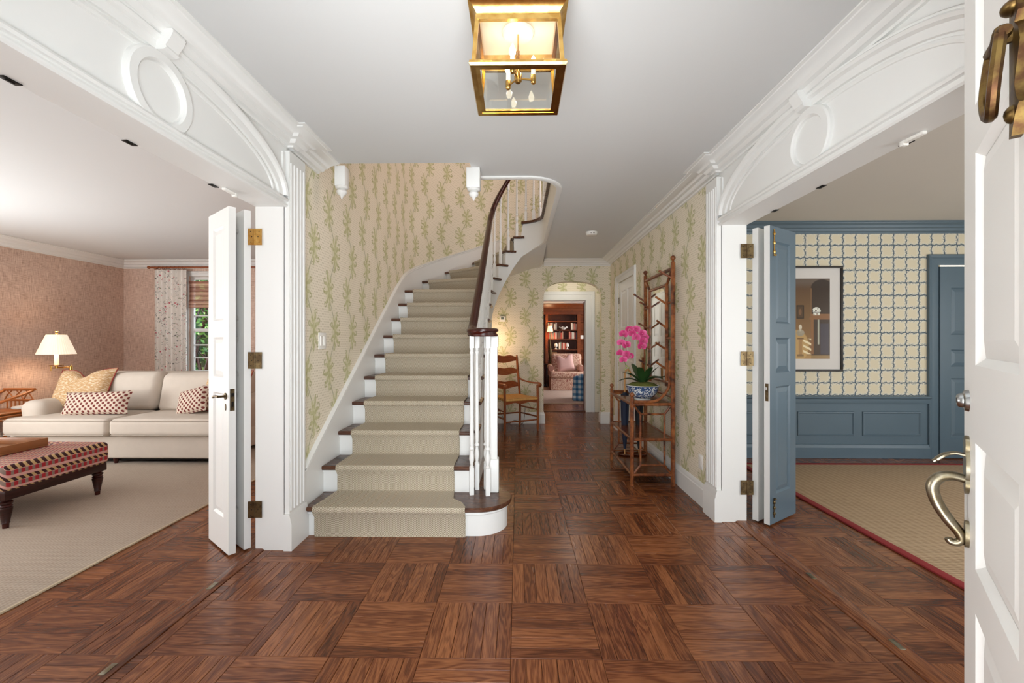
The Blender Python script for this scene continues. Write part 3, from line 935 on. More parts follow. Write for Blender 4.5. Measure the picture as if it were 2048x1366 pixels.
# ---- pilasters
def pilaster(n, xw, sg, y0, y1, label):
    """xw wall plane, sg +1 when the room lies at greater X"""
    t = thing('trim_%d' % n, label, None, (xw, (y0 + y1) / 2, 0), kind='structure')
    xf = xw + sg * 0.032
    mb = MB(); mb.box(min(xw - sg * 0.004, xf), max(xw - sg * 0.004, xf), y0, y1, 0, HC - 0.10)
    ob('shaft', mb, 'white', t, world=True)
    nfl = 5; wd = (y1 - y0)
    for i in range(nfl):
        yc = y0 + wd * (i + 0.5) / nfl
        m2 = MB(); hw = wd / nfl * 0.34
        prof = [(yc - hw, 0), (yc - hw * 0.7, 0.006), (yc, 0.008), (yc + hw * 0.7, 0.006), (yc + hw, 0)]
        vs = [(xf + sg * (p[1] - 0.0005), p[0], z) for z in (0.24, 2.36) for p in prof]
        m2.add(vs, [(j, j + 1, 6 + j, 5 + j) for j in range(4)] + [(4, 3, 2, 1, 0), (5, 6, 7, 8, 9), (0, 5, 9, 4)])
        ob('reed', m2, 'white', t, world=True)
    m3 = MB(); q = [(0, 0), (0.050, 0), (0.050, 0.165), (0.044, 0.178), (0.044, 0.19), (0.034, 0.222), (0, 0.222)]
    m3.sweep(q if sg < 0 else q, [(xw, y1 + 0.012, 0), (xw, y0 - 0.012, 0)] if sg < 0 else [(xw, y0 - 0.012, 0), (xw, y1 + 0.012, 0)])
    ob('plinth', m3, 'white', t, world=True)
    return t
pilaster(8, XL, 1, YL, YL + 0.19, 'fluted white pilaster beside the living room opening')
pilaster(9, XR, -1, YR, YR + 0.17, 'fluted white pilaster beside the dining room opening')

# ---- decorated lintels: bead mouldings, basket arch relief, ring and keystone
def lintel(n, xw, sg, y0, y1, label):
    yc = (y0 + y1) / 2; a = (y1 - y0) / 2
    t = thing('trim_%d' % n, label, None, (xw, yc, HO), kind='structure')
    def P(y, z, o): return (xw + sg * o, y, z)
    # lintel bead run
    mb = MB(); prof = [(0, -0.004), (0.016, -0.004), (0.022, 0.004), (0.022, 0.012), (0.014, 0.016), (0.014, 0.026), (0.026, 0.030), (0.030, 0.040),
                       (0.024, 0.050), (0.010, 0.056), (0, 0.058)]
    k = len(prof)
    vs = [P(y0 - 0.0, HO + z, o - 0.001) for o, z in prof] + [P(y1, HO + z, o - 0.001) for o, z in prof]
    mb.add(vs, [(i, (i + 1) % k, k + (i + 1) % k, k + i) for i in range(k)] + [tuple(range(k)), tuple(range(2 * k - 1, k - 1, -1))])
    ob('lintel_moulding', mb, 'white', t, world=True, smooth=25)
    def band(name, A, B, prof, n_=48):
        """profile (radial offset, height off the wall) swept on a half ellipse"""
        mb = MB(); vs = []; fs = []; k = len(prof)
        for i in range(n_ + 1):
            th = PI * i / n_
            ny, nz = math.cos(th) / A, math.sin(th) / B
            l_ = math.hypot(ny, nz); ny /= l_; nz /= l_
            for r_, o in prof:
                vs.append(P(yc + A * math.cos(th) + ny * r_, HO + 0.055 + B * math.sin(th) + nz * r_, o))
        for i in range(n_):
            for j in range(k - 1):
                fs.append((i * k + j, i * k + j + 1, (i + 1) * k + j + 1, (i + 1) * k + j))
        mb.add(vs, fs); ob(name, mb, 'white', t, world=True, smooth=30)
    band('arch_moulding', a - 0.035, 0.305, [(-0.045, -0.001), (-0.042, 0.012), (-0.030, 0.016), (-0.012, 0.018), (-0.004, 0.034), (0.008, 0.040), (0.016, 0.030), (0.022, 0.034), (0.029, 0.020), (0.032, -0.001)])
    band('arch_bead', a - 0.125, 0.240, [(-0.012, -0.001), (-0.009, 0.006), (0, 0.009), (0.009, 0.006), (0.012, -0.001)])
    # ring
    mb = MB(); zc = HO + 0.165
    prof = [(0.108, -0.001), (0.111, 0.014), (0.118, 0.021), (0.150, 0.021), (0.157, 0.014), (0.160, -0.001)]
    vs = []; fs = []; k = len(prof); N = 40
    for i in range(N):
        th = 2 * PI * i / N
        for r_, o in prof: vs.append(P(yc + r_ * math.cos(th), max(HO + 0.05, zc + r_ * math.sin(th)), o))
    for i in range(N):
        for j in range(k - 1): fs.append((i * k + j, i * k + j + 1, ((i + 1) % N) * k + j + 1, ((i + 1) % N) * k + j))
    mb.add(vs, fs); ob('ring', mb, 'white', t, world=True, smooth=30)
    # keystone
    mb = MB()
    prof = [(0.320, 0.0), (0.320, 0.045), (0.328, 0.058), (0.338, 0.054), (0.346, 0.060), (0.366, 0.074), (0.388, 0.084), (0.400, 0.080), (0.402, 0.0)]
    w0 = 0.032
    k = len(prof)
    vs = [P(yc - w0, HO - 0.005 + z, o) for z, o in prof] + [P(yc + w0, HO - 0.005 + z, o) for z, o in prof]
    mb.add(vs, [(i, (i + 1) % k, k + (i + 1) % k, k + i) for i in range(k)] + [tuple(range(k)), tuple(range(2 * k - 1, k - 1, -1))])
    ob('keystone', mb, 'white', t, world=True, smooth=30)
    # small upright fillets beside the arch springing
    for y in (y0 + 0.02, y1 - 0.02):
        mb = MB(); xs = sorted((xw, xw + sg * 0.010)); mb.box(xs[0], xs[1], y - 0.012, y + 0.012, HO + 0.17, HO + 0.325)
        ob('corner_fillet', mb, 'white', t, world=True)
    return t
lintel(10, XL, 1, YLn, YL, 'white lintel with basket arch relief, ring and keystone over the living room opening')
lintel(11, XR, -1, YRn, YR, 'white lintel with basket arch relief, ring and keystone over the dining room opening')

# ---- casings: flat door frames with a back band
def casing(n, plane, axis, sg, a0, a1, top, width, label, mat='white', thick=0.02, z0=0.0):
    """axis 'x': opening runs along X on plane Y; axis 'y': runs along Y on plane X; sg = side facing the room"""
    prof = [(0, 0), (0, thick * 0.55), (width * 0.15, thick * 0.75), (width * 0.62, thick * 0.75), (width * 0.70, thick * 1.1), (width * 0.95, thick * 1.25), (width, thick), (width, 0)]
    t = thing('trim_%d' % n, label, None, ((a0 + a1) / 2, plane, 0) if axis == 'x' else (plane, (a0 + a1) / 2, 0), kind='structure')
    def W(a, z, o): return (a, plane + sg * o, z) if axis == 'x' else (plane + sg * o, a, z)
    k = len(prof)
    def piece(pts):      # pts: list of (start fn) giving a,z for offset r
        mb = MB(); vs = []
        for f in pts: vs += [W(*f(r_), o) for r_, o in prof]
        mb.add(vs, [(j, (j + 1) % k, k + (j + 1) % k, k + j) for j in range(k)] + [tuple(range(k)), tuple(range(2 * k - 1, k - 1, -1))])
        ob('casing_board', mb, mat, t, world=True, smooth=20)
    piece([lambda r: (a0 - r, z0), lambda r: (a0 - r, top + r)])
    piece([lambda r: (a1 + r, z0), lambda r: (a1 + r, top + r)])
    piece([lambda r: (a0 - r, top + r), lambda r: (a1 + r, top + r)])
    return t
casing(12, XR, 'y', -1, RD0, RD1, RDH, 0.10, 'white casing of the closet door on the right hall wall')
casing(13, VY, 'x', -1, 0.45, 1.22, 2.01, 0.16, 'white casing of the library doorway')
mb = MB(); mb.box(0.385, 0.45, VY, VY + 0.13, 0, 2.10); mb.box(1.22, 1.285, VY, VY + 0.13, 0, 2.10); mb.box(0.45, 1.22, VY, VY + 0.13, 2.01, 2.10)
struct('trim_14', mb, 'white', 'white jamb lining of the library doorway')
mb = MB(); mb.box(1.215, 1.255, VY + 0.16, VY + 0.24, 0.01, 2.0)
struct('trim_15', mb, 'darkwood', 'dark edge of the open library door')
mb = MB(); mb.box(0.40, 1.27, VY - 0.005, VY + 0.14, 0.0005, 0.012)
struct('trim_16', mb, 'tread', 'dark wooden sill of the library doorway')
# ------------------------------------------------------------------ staircase
Y1 = 2.75                                # first nosing
NT = 15                                  # landing is number 15
RI = 0.300                               # tread ends
RSTR = 0.330                             # face of the open string
def line(k):
    """nosing line k -> (angle, y shift)"""
    if k <= 10: return 180.0, Y1 + RUN * (k - 1) - CY
    return 180.0 - 20.0 * (k - 10), 0.0
def lp(k, r, off=0.0):
    kf = math.floor(k); f = k - kf
    a0, s0 = line(kf); a1, s1 = line(kf + 1)
    a = R(a0 + (a1 - a0) * f); sh = s0 + (s1 - s0) * f
    return (CX + r * math.cos(a) + off * math.sin(a), CY + sh + r * math.sin(a) - off * math.cos(a))
def zl(k):                                # smooth nosing line
    return RS * k
def zsk(k):                               # skirt line, eased where the winders begin
    s0 = RUN * k if k <= 10 else RUN * 10 + 0.492 * (k - 10)
    f = 0.0
    for i in range(-10, 11):
        s_ = s0 + i * 0.045
        f += RS * (s_ / RUN if s_ <= RUN * 10 else 10 + (s_ - RUN * 10) / 0.492)
    return f / 21
stairs = thing('staircase', 'curving white staircase with dark treads, mahogany rail and turned balusters', 'staircase', (-0.9, 2.9, 0))
def tread_poly(k, r0, r1, f0, f1, n=8):
    out = [lp(k + 1e-6, r1, f0)]
    top = k + 1
    for i in range(1, n): out.append(lp(k + i / n, r1))
    out.append(lp(top, r1, f1))
    out.append(lp(top, r0, f1))
    for i in range(n - 1, 0, -1): out.append(lp(k + i / n, r0))
    out.append(lp(k + 1e-6, r0, f0))
    return out
def treaduv(mb, poly, z0, z1, k):
    """rounded nosing: two-level prism"""
    a, _ = line(k)
    ca, sa = math.cos(R(a)), math.sin(R(a))
    n = len(poly); c = 0.007
    cx_ = sum(p[0] for p in poly) / n; cy_ = sum(p[1] for p in poly) / n
    ins = [(p[0] + (cx_ - p[0]) * 0.02, p[1] + (cy_ - p[1]) * 0.04) for p in poly]
    vs = [(x, y, z0) for x, y in ins] + [(x, y, z0 + c) for x, y in poly] + [(x, y, z1 - c) for x, y in poly] + [(x, y, z1) for x, y in ins]
    fs = [tuple(range(n - 1, -1, -1)), tuple(range(3 * n, 4 * n))]
    for q in range(3): fs += [(q * n + i, q * n + (i + 1) % n, (q + 1) * n + (i + 1) % n, (q + 1) * n + i) for i in range(n)]
    def uvp(p): return (p[0] * ca + p[1] * sa, -p[0] * sa + p[1] * ca + p[2])
    mb.add(vs, fs, [[uvp(vs[q]) for q in f] for f in fs])
for k in range(2, NT):
    mb = MB(); treaduv(mb, tread_poly(k, RI, RO - 0.012, 0.0, 0.040), RS * k - 0.030, RS * k, k)
    ob('tread', mb, 'tread', stairs, world=True, smooth=35)
# bullnose first step
BX, BY, BR = -0.275, 2.985, 0.230
def bull(r):
    pts = [(XL + 0.022, BY - r)] + arc(BX, BY, r, -90, 75, 18) + [(-0.335, 3.16), (-0.335, Y1 + RUN + 0.05), (XL + 0.022, Y1 + RUN + 0.05)]
    return pts
mb = MB(); treaduv(mb, bull(BR), RS - 0.030, RS, 1)
ob('tread', mb, 'tread', stairs, world=True, smooth=35)
mb = MB(); mb.prism(bull(BR - 0.030)[:21], 0.0, RS - 0.0305)
ob('riser', mb, 'white', stairs, world=True, smooth=50)
mb = MB(); mb.sweep([(0, 0), (0.010, 0), (0.014, 0.006), (0.010, 0.016), (0, 0.020)], [(p[0], p[1], RS - 0.0505) for p in bull(BR - 0.0305)[:20]])
ob('riser_moulding', mb, 'white', stairs, world=True)
for k in range(2, NT + 1):
    a = lp(k, RO - 0.012, 0.030); b = lp(k, RSTR + 0.004, 0.030); a2 = lp(k, RO - 0.012, 0.048); b2 = lp(k, RSTR + 0.004, 0.048)
    z0, z1 = RS * (k - 1), RS * k - 0.0305
    mb = MB(); mb.prism([a, b, b2, a2], z0, z1)
    r_ = ob('riser', mb, 'white', stairs, world=True)
    mb = MB(); a3 = lp(k, RO - 0.012, 0.018); b3 = lp(k, RSTR - 0.010, 0.018)
    mb.prism([a3, b3, b, a], z1 - 0.016, z1 - 0.0005)
    ob('riser_moulding', mb, 'white', r_, world=True)
# wall skirt with its cap moulding
ks = [1.14 + 0.1 * i for i in range(0, 130)]
ks = [k for k in ks if k <= 14.0]
mb = MB(); vs = []; fs = []
for k in ks:
    o, i_ = lp(k, RO - 0.0005), lp(k, RO - 0.020)
    zt = zsk(k) + 0.185; zb = max(0.0, zl(k) - 0.30)
    vs += [(o[0], o[1], zb), (i_[0], i_[1], zb), (i_[0], i_[1], zt), (o[0], o[1], zt)]
for i in range(len(ks) - 1):
    a = i * 4; fs += [(a + j, a + (j + 1) % 4, a + 4 + (j + 1) % 4, a + 4 + j) for j in range(4)]
fs += [(0, 1, 2, 3), tuple(len(vs) - 4 + j for j in (3, 2, 1, 0))]
mb.add(vs, fs); ob('wall_skirt', mb, 'white', stairs, world=True, smooth=30)
mb = MB(); vs = []; fs = []
cap = [(0.0005, 0), (0.022, 0), (0.026, 0.010), (0.020, 0.018), (0.030, 0.026), (0.030, 0.036), (0.012, 0.044), (0.0005, 0.044)]
for k in ks:
    for o, z in cap:
        p = lp(k, RO - o); vs.append((p[0], p[1], zsk(k) + 0.182 + z))
nC = len(cap)
for i in range(len(ks) - 1):
    a = i * nC; fs += [(a + j, a + (j + 1) % nC, a + nC + (j + 1) % nC, a + nC + j) for j in range(nC)]
mb.add(vs, fs); ob('skirt_cap', mb, 'white', stairs, world=True, smooth=30)
# open string: stepped top edge, curved underside, and the fascia of the landing
def soffz(k):
    kk = [(1, -0.4), (9, 1.22), (10.4, 1.52), (11.3, 1.70), (12.7, 1.98), (14.0, 2.24), (15.0, 2.40), (16.5, 2.49), (18, 2.525), (30, 2.525)]
    for (a, za), (b, zb) in zip(kk, kk[1:]):
        if a <= k <= b:
            t = (k - a) / (b - a); return za + (zb - za) * t
    return 2.525
mb = MB(); samples = []
k = 2.12
while k < 14.99:
    kf = math.floor(k + 1e-6)
    nx = math.floor(k + 0.1 + 1e-6)
    samples.append((k, RS * kf - 0.0305))
    if nx > kf and nx + 0.0 <= 15:
        samples.append((nx + 0.109 - 1e-4 if nx <= 10 else nx + 0.12, RS * kf - 0.0305)); samples.append((nx + 0.11 if nx <= 10 else nx + 0.121, RS * nx - 0.0305))
        k = nx + 0.2
    else: k += 0.1
samples = [s_ for s_ in samples if s_[0] < 15.1]
samples.append((15.15, RS * 15 - 0.0305))
# beyond the last riser the fascia runs round the U and forward along the landing
fas = [lp(k_, RSTR) for k_ in [15.2 + 0.2 * i for i in range(0, 20)]]          # to angle 0
pts = [(lp(k_, RSTR), max(0.0, soffz(k_)), zt) for k_, zt in samples] + [(lp(k_, RSTR), soffz(k_), RS * 15 - 0.0305) for k_ in [15.2 + 0.2 * i for i in range(0, 20)]]
for y in (5.1, 4.6, 4.1, 3.6): pts.append(((CX + RSTR, y), HC - 0.006, RS * 15 - 0.0305))
for p in arc(0.04, 3.56, 0.28, 0, -90, 8): pts.append((p, HC - 0.006, RS * 15 - 0.0305))
pts.append(((-0.28, 3.28), HC - 0.006, RS * 15 - 0.0305))
vs = []; fs = []; n = len(pts)
for i, (p, zb, zt) in enumerate(pts):
    a = pts[max(i - 1, 0)][0]; b = pts[min(i + 1, n - 1)][0]
    d = Vector((b[0] - a[0], b[1] - a[1]))
    if d.length < 1e-6: d = Vector((0, 1))
    d.normalize(); nn = Vector((-d.y, d.x)) * 0.025          # body of the string lies behind its face
    vs += [(p[0], p[1], zb), (p[0], p[1], zt), (p[0] + nn.x, p[1] + nn.y, zt), (p[0] + nn.x, p[1] + nn.y, zb)]
for i in range(n - 1):
    a = i * 4; fs += [(a + j, a + (j + 1) % 4, a + 4 + (j + 1) % 4, a + 4 + j) for j in range(4)]
mb.add(vs, fs); ob('open_string', mb, 'white', stairs, world=True, smooth=35)
# bead along the lower edge of the fascia at the ceiling
low = [(-0.285, 3.262)] + arc(0.07, 3.54, 0.28, -90, 0, 12) + [(0.35, 4.2), (0.35, 4.8), (0.35, 5.30)]
mb = MB(); mb.sweep([(-0.032, -0.014), (0.0, -0.018), (0.012, -0.012), (0.012, -0.001), (-0.032, -0.001)], [(p[0], p[1], HC) for p in low])
ob('fascia_bead', mb, 'white', stairs, world=True)
# soffit of the winders
mb = MB(); vs = []; fs = []
ang = [185 - 5 * i for i in range(0, 38)]
for a in ang:
    kk = 10 + (180 - a) / 20.0
    s_, c_ = math.sin(R(a)), math.cos(R(a))
    ro = RO - 0.02
    if s_ > 0: ro = min(ro, (YB + 0.005 - CY) / s_)
    if c_ > 0: ro = min(ro, max(RSTR + 0.01, 0.375 / c_))
    for t in range(5):
        r_ = RSTR + (ro - RSTR) * t / 4
        vs.append((CX + r_ * c_, CY + r_ * s_, soffz(kk) + 0.002))
for i in range(len(ang) - 1):
    for t in range(4): fs.append((i * 5 + t, i * 5 + t + 1, (i + 1) * 5 + t + 1, (i + 1) * 5 + t))
mb.add(vs, fs); ob('soffit', mb, 'ceil', stairs, world=True, smooth=60)
# spandrel wall under the straight flight
sp = [(3.02, 0.0), (5.45, 0.0), (5.45, 1.60), (CY - 0.15, 1.60)]
def spz(y): return RS * (1 + (y - Y1) / RUN) - 0.16
poly = [(3.10, 0.0), (5.62, 0.0), (5.62, 1.75), (5.0, spz(5.0)), (3.10, spz(3.10))]
mb = MB(); mb.prism(poly, -0.36, -0.345, fn=lambda p: (p[2], p[0], p[1]))
ob('spandrel_panel', mb, 'white', stairs, world=True)
for (ya, yb) in ((3.25, 3.95), (4.05, 4.85)):
    pl = [(ya, 0.16), (yb, 0.16), (yb, spz(yb) - 0.12), (ya, spz(ya) - 0.12)]
    inn = [(ya + 0.03, 0.19), (yb - 0.03, 0.19), (yb - 0.03, spz(yb) - 0.17), (ya + 0.03, spz(ya) - 0.14)]
    mb = MB(); vs = [(-0.3455, y, z) for y, z in pl] + [(-0.335, (a + b) / 2, (c + d) / 2) for (a, c), (b, d) in zip(pl, inn)] + [(-0.3455, y, z) for y, z in inn]
    fs = [(q * 4 + i, q * 4 + (i + 1) % 4, (q + 1) * 4 + (i + 1) % 4, (q + 1) * 4 + i) for q in range(2) for i in range(4)]
    mb.add(vs, fs); ob('panel_moulding', mb, 'white', stairs, world=True)
mb = MB(); mb.box(-0.52, -0.47, 5.45, YB, 0, 1.55)
struct('wall_understair', mb, 'white', 'white wall closing the cupboard under the stairs')
# landing floor with its nosing
land = [(2.35, CY + RO - 0.01), lp(15, RO - 0.02)] + [lp(15, RI)] + [lp(k_, RI) for k_ in [15.3 + 0.4 * i for i in range(0, 10)]] + [(CX + RI, 5.2), (CX + RI, 3.56)] + arc(0.04, 3.56, 0.25, 0, -90, 8)[1:] + [(-0.30, 3.31), (-0.30, 3.06), (XL, 3.06), (XL, 2.62), (2.35, 2.62)]
mb = MB(); wallp = []
bm = bmesh.new(); vv = [bm.verts.new((x, y, RS * 15)) for x, y in land]; f_ = bm.faces.new(vv); bmesh.ops.triangulate(bm, faces=[f_]); bm.verts.index_update()
tri = [[v.index for v in ff.verts] for ff in bm.faces]; bm.free()
nL = len(land)
vs = [(x, y, RS * 15 - 0.03) for x, y in land] + [(x, y, RS * 15) for x, y in land]
mb.add(vs, [list(reversed(t)) for t in tri] + [[q + nL for q in t] for t in tri] + [(i, (i + 1) % nL, nL + (i + 1) % nL, nL + i) for i in range(nL)])
ob('landing', mb, 'tread', stairs, world=True, smooth=30)

# ---- turned balusters
BPROF = [(0.000, 'sq'), ]
def baluster(x, y, z0, z1, rz=0.0, parent=stairs, name='baluster'):
    h = z1 - z0; mb = MB(); q = 0.0155
    ca, sa = math.cos(rz), math.sin(rz)
    def sqb(za, zb, s_=q):
        vs = [(x + (a * ca - b * sa) * s_, y + (a * sa + b * ca) * s_, z) for z in (za, zb) for a, b in ((-1, -1), (1, -1), (1, 1), (-1, 1))]
        mb.add(vs, [(3, 2, 1, 0), (4, 5, 6, 7), (0, 1, 5, 4), (1, 2, 6, 5), (2, 3, 7, 6), (3, 0, 4, 7)])
    b0 = min(0.19, h * 0.2)
    sqb(z0, z0 + b0); sqb(z1 - 0.085, z1)
    t0 = z0 + b0; t1 = z1 - 0.085; ln = t1 - t0
    prof = [(0.0150, 0.0), (0.0165, 0.006), (0.0100, 0.016), (0.0125, 0.030), (0.0185, 0.060), (0.0170, 0.085), (0.0110, 0.110), (0.0100, 0.122), (0.0180, 0.130), (0.0185, 0.140), (0.0110, 0.150),
            (0.0135, 0.165), (0.0150, 0.20)]
    s_ = min(1.0, ln / 0.7)
    prof = [(r_, z * s_) for r_, z in prof] + [(0.0135, ln * 0.55), (0.0105, ln - 0.055), (0.0105, ln - 0.045), (0.0150, ln - 0.038), (0.0150, ln - 0.028), (0.0105, ln - 0.022), (0.0150, ln)]
    mb.lathe(prof, (x, y, t0), 10)
    return ob(name, mb, 'white', parent, world=True, smooth=40)
RB_ = 0.335
RAILH = 0.80                              # rail underside above the nosing line
def railz(k):
    z = zl(k) + RAILH
    if k < 3.0: z = max(z, 1.315)
    if k > 14.3: z = min(z, zl(14.3) + RAILH)
    return z
for k in range(2, NT):
    fr = (0.22, 0.72) if k <= 9 else ((0.45,) if k > 10 else (0.25, 0.75))
    for f in fr:
        if k == 2 and f < 0.5: continue
        p = lp(k + f, RB_)
        a = R(line(k)[0])
        baluster(p[0], p[1], RS * k, railz(k + f) + 0.004, a)
ztop = railz(16)
for k_ in (15.5, 16.5, 17.6, 18.6, 19.6):
    p = lp(k_, RB_); baluster(p[0], p[1], RS * 15, ztop + 0.004, R(line(math.floor(k_))[0]))
for y in (5.15, 4.95, 4.75, 4.55, 4.35, 4.15, 3.95, 3.75): baluster(CX + RB_, y, RS * 15, ztop + 0.004)
# ---- newel group on the bullnose step
NZ = 1.305
for (x, y) in ((-0.327, 3.012), (-0.212, 2.998)):
    baluster(x, y, RS, NZ + 0.004, R(12), name='baluster')
mb = MB(); nx_, ny_ = -0.178, 3.085
mb.cbox(nx_ - 0.030, nx_ + 0.030, ny_ - 0.030, ny_ + 0.030, RS, NZ, 0.003)
newel = ob('newel_post', mb, 'white', stairs, world=True)
mb = MB(); mb.cbox(nx_ - 0.040, nx_ + 0.040, ny_ - 0.040, ny_ + 0.040, RS, RS + 0.24, 0.008); ob('newel_plinth', mb, 'white', newel, world=True)
mb = MB(); mb.cbox(nx_ - 0.036, nx_ + 0.036, ny_ - 0.036, ny_ + 0.036, NZ - 0.075, NZ + 0.002, 0.003); ob('newel_block', mb, 'white', newel, world=True)
for (x, y) in ((-0.30, 3.12), (-0.235, 3.135)): baluster(x, y, RS, NZ + 0.004, 0.2)
# ---- handrail with its volute
RPROF = [(-0.024, 0.0), (0.024, 0.0), (0.028, 0.010), (0.022, 0.018), (0.032, 0.030), (0.032, 0.044), (0.020, 0.056), (0, 0.060), (-0.020, 0.056), (-0.032, 0.044), (-0.032, 0.030), (-0.022, 0.018), (-0.028, 0.010)]
path = []
vc = Vector((-0.247, 3.055))
for i in range(14):                                  # outer turn of the volute
    a = R(360 - 180 * i / 13)
    rr = 0.050 + 0.038 * i / 13
    path.append((vc.x + rr * math.cos(a), vc.y + rr * math.sin(a), NZ))
kk = 2.35
while kk < 24:
    p = lp(kk, RB_); path.append((p[0], p[1], railz(kk)))
    kk += 0.12 if kk < 15.2 else 0.3
    if kk > 18.95: break
for y in (5.2, 4.8, 4.3, 3.8): path.append((CX + RB_, y, ztop))
sm = [path[0]]
for i in range(1, len(path) - 1):
    sm.append((path[i][0], path[i][1], (path[i - 1][2] + 2 * path[i][2] + path[i + 1][2]) / 4))
sm.append(path[-1])
for _ in range(4):
    sm = [sm[0]] + [(sm[i][0], sm[i][1], (sm[i - 1][2] + 2 * sm[i][2] + sm[i + 1][2]) / 4) for i in range(1, len(sm) - 1)] + [sm[-1]]
mb = MB(); vs = []; fs = []; uvs = []; k_ = len(RPROF); acc = 0
for i, p in enumerate(sm):
    a = Vector(sm[max(i - 1, 0)]); b = Vector(sm[min(i + 1, len(sm) - 1)])
    t = (b - a).normalized(); side = Vector((t.y, -t.x, 0)).normalized(); up = side.cross(t)
    if up.z < 0: up = -up
    up = (up + Vector((0, 0, 1))).normalized()
    for o, z in RPROF: vs.append(Vector(p) + side * o + up * z)
for i in range(len(sm) - 1):
    d = (Vector(sm[i + 1]) - Vector(sm[i])).length
    for j in range(k_):
        j2 = (j + 1) % k_
        fs.append((i * k_ + j, i * k_ + j2, (i + 1) * k_ + j2, (i + 1) * k_ + j))
        uvs.append([(acc, j * 0.012), (acc, j * 0.012 + 0.012), (acc + d, j * 0.012 + 0.012), (acc + d, j * 0.012)])
    acc += d
fs.append(tuple(range(k_ - 1, -1, -1))); uvs.append([(0, 0)] * k_)
fs.append(tuple(range((len(sm) - 1) * k_, len(sm) * k_))); uvs.append([(0, 0)] * k_)
mb.add(vs, fs, uvs); rail = ob('handrail', mb, 'rail', stairs, world=True, smooth=50)
mb = MB(); mb.lathe([(0.0001, 0.0), (0.098, 0.0), (0.104, 0.006), (0.104, 0.014), (0.094, 0.018), (0.094, 0.032), (0.106, 0.036), (0.108, 0.048), (0.098, 0.056), (0.0001, 0.058)], (-0.247, 3.055, NZ + 0.001), 36)
ob('volute_cap', mb, 'darkwood', rail, world=True)

# ---- carpet runner over the steps
def runner():
    mb = MB(); T = 0.009
    prof = []     # (k, off, z)
    prof.append((1, 0.030 - T, 0.001)); 
    for k in range(1, NT):
        z = RS * k
        if k > 1: prof.append((k, 0.030 - T, RS * (k - 1) + T + 0.004))
        prof += [(k, 0.030 - T, z - 0.064), (k, 0.010, z - 0.052), (k, 0.007, z - 0.038), (k, -0.004, z - 0.034), (k, -T - 0.002, z - 0.022), (k, -T - 0.003, z - 0.008), (k, -0.004, z + T - 0.001), (k, 0.012, z + T)]
        if k == 1: prof += [(1.3, 0.0, z + T), (1.55, 0.0, z + T)]
        if k < 10: prof.append((k + 1, 0.030 - T - 0.012, z + T))
        else:
            prof.append((k + 0.5, 0.0, z + T)); prof.append((k + 1, 0.030 - T - 0.012, z + T))
    acc = [0]
    for i in range(1, len(prof)):
        a = lp(prof[i - 1][0], 0.86, prof[i - 1][1]); b = lp(prof[i][0], 0.86, prof[i][1])
        acc.append(acc[-1] + math.sqrt((a[0] - b[0]) ** 2 + (a[1] - b[1]) ** 2 + (prof[i - 1][2] - prof[i][2]) ** 2))
    def edges(i):
        k, off, z = prof[i]
        r0, r1 = 0.448, 1.282
        if k == 1: r0, r1 = 0.335, 1.315
        if k == 1.3: r0, r1 = 0.365, 1.305
        if k == 1.55: r0, r1 = 0.432, 1.297
        return r0, r1
    NA = 8; vs = []; uv = []; fs = []; uvs = []
    for i in range(len(prof)):
        k, off, z = prof[i]; r0, r1 = edges(i)
        for j in range(NA + 1):
            r_ = r0 + (r1 - r0) * j / NA
            p = lp(k, r_, off); vs.append((p[0], p[1], z)); uv.append((r_, acc[i]))
    # curve the inner edge of the carpet on the first step round the newel
    n = len(prof)
    for i in range(n - 1):
        for j in range(NA):
            q = (i * (NA + 1) + j, i * (NA + 1) + j + 1, (i + 1) * (NA + 1) + j + 1, (i + 1) * (NA + 1) + j)
            fs.append(q); uvs.append([uv[a] for a in q])
    mb.add(vs, fs, uvs)
    # bound edges
    for side in (0, NA):
        pts = [vs[i * (NA + 1) + side] for i in range(n)]
        mb.tube(pts, 0.0045, 5)
    mb.tube([vs[j] for j in range(NA + 1)], 0.006, 5)
    return mb
ob('stair_runner', runner(), 'runner', None, 'beige herringbone carpet runner laid over the stair treads', 'carpet', smooth=50, fixn=False)

# ---- turned drops hanging from the stairwell edge
def drop(x, y, w_, label):
    t = thing('newel_drop', label, 'finial', (x, y, 2.30), group=None)
    mb = MB(); mb.cbox(-w_ / 2, w_ / 2, -w_ / 2, w_ / 2, 0.085, HC - 2.30 - 0.001, 0.003); ob('post_end', mb, 'white', t)
    mb = MB(); mb.lathe([(0.0001, 0.0), (0.006, 0.006), (0.012, 0.022), (0.030, 0.036), (0.037, 0.052), (0.030, 0.066), (0.022, 0.070), (0.040, 0.074), (0.046, 0.082), (0.044, 0.090), (0.0001, 0.090)], (0, 0, 0), 20); ob('finial', mb, 'white', t)
    return t
drop(-1.275, 3.075, 0.075, 'white turned drop finial hanging by the left wall at the stairwell')
drop(-0.325, 3.13, 0.098, 'white turned drop finial hanging at the corner of the stairwell opening')
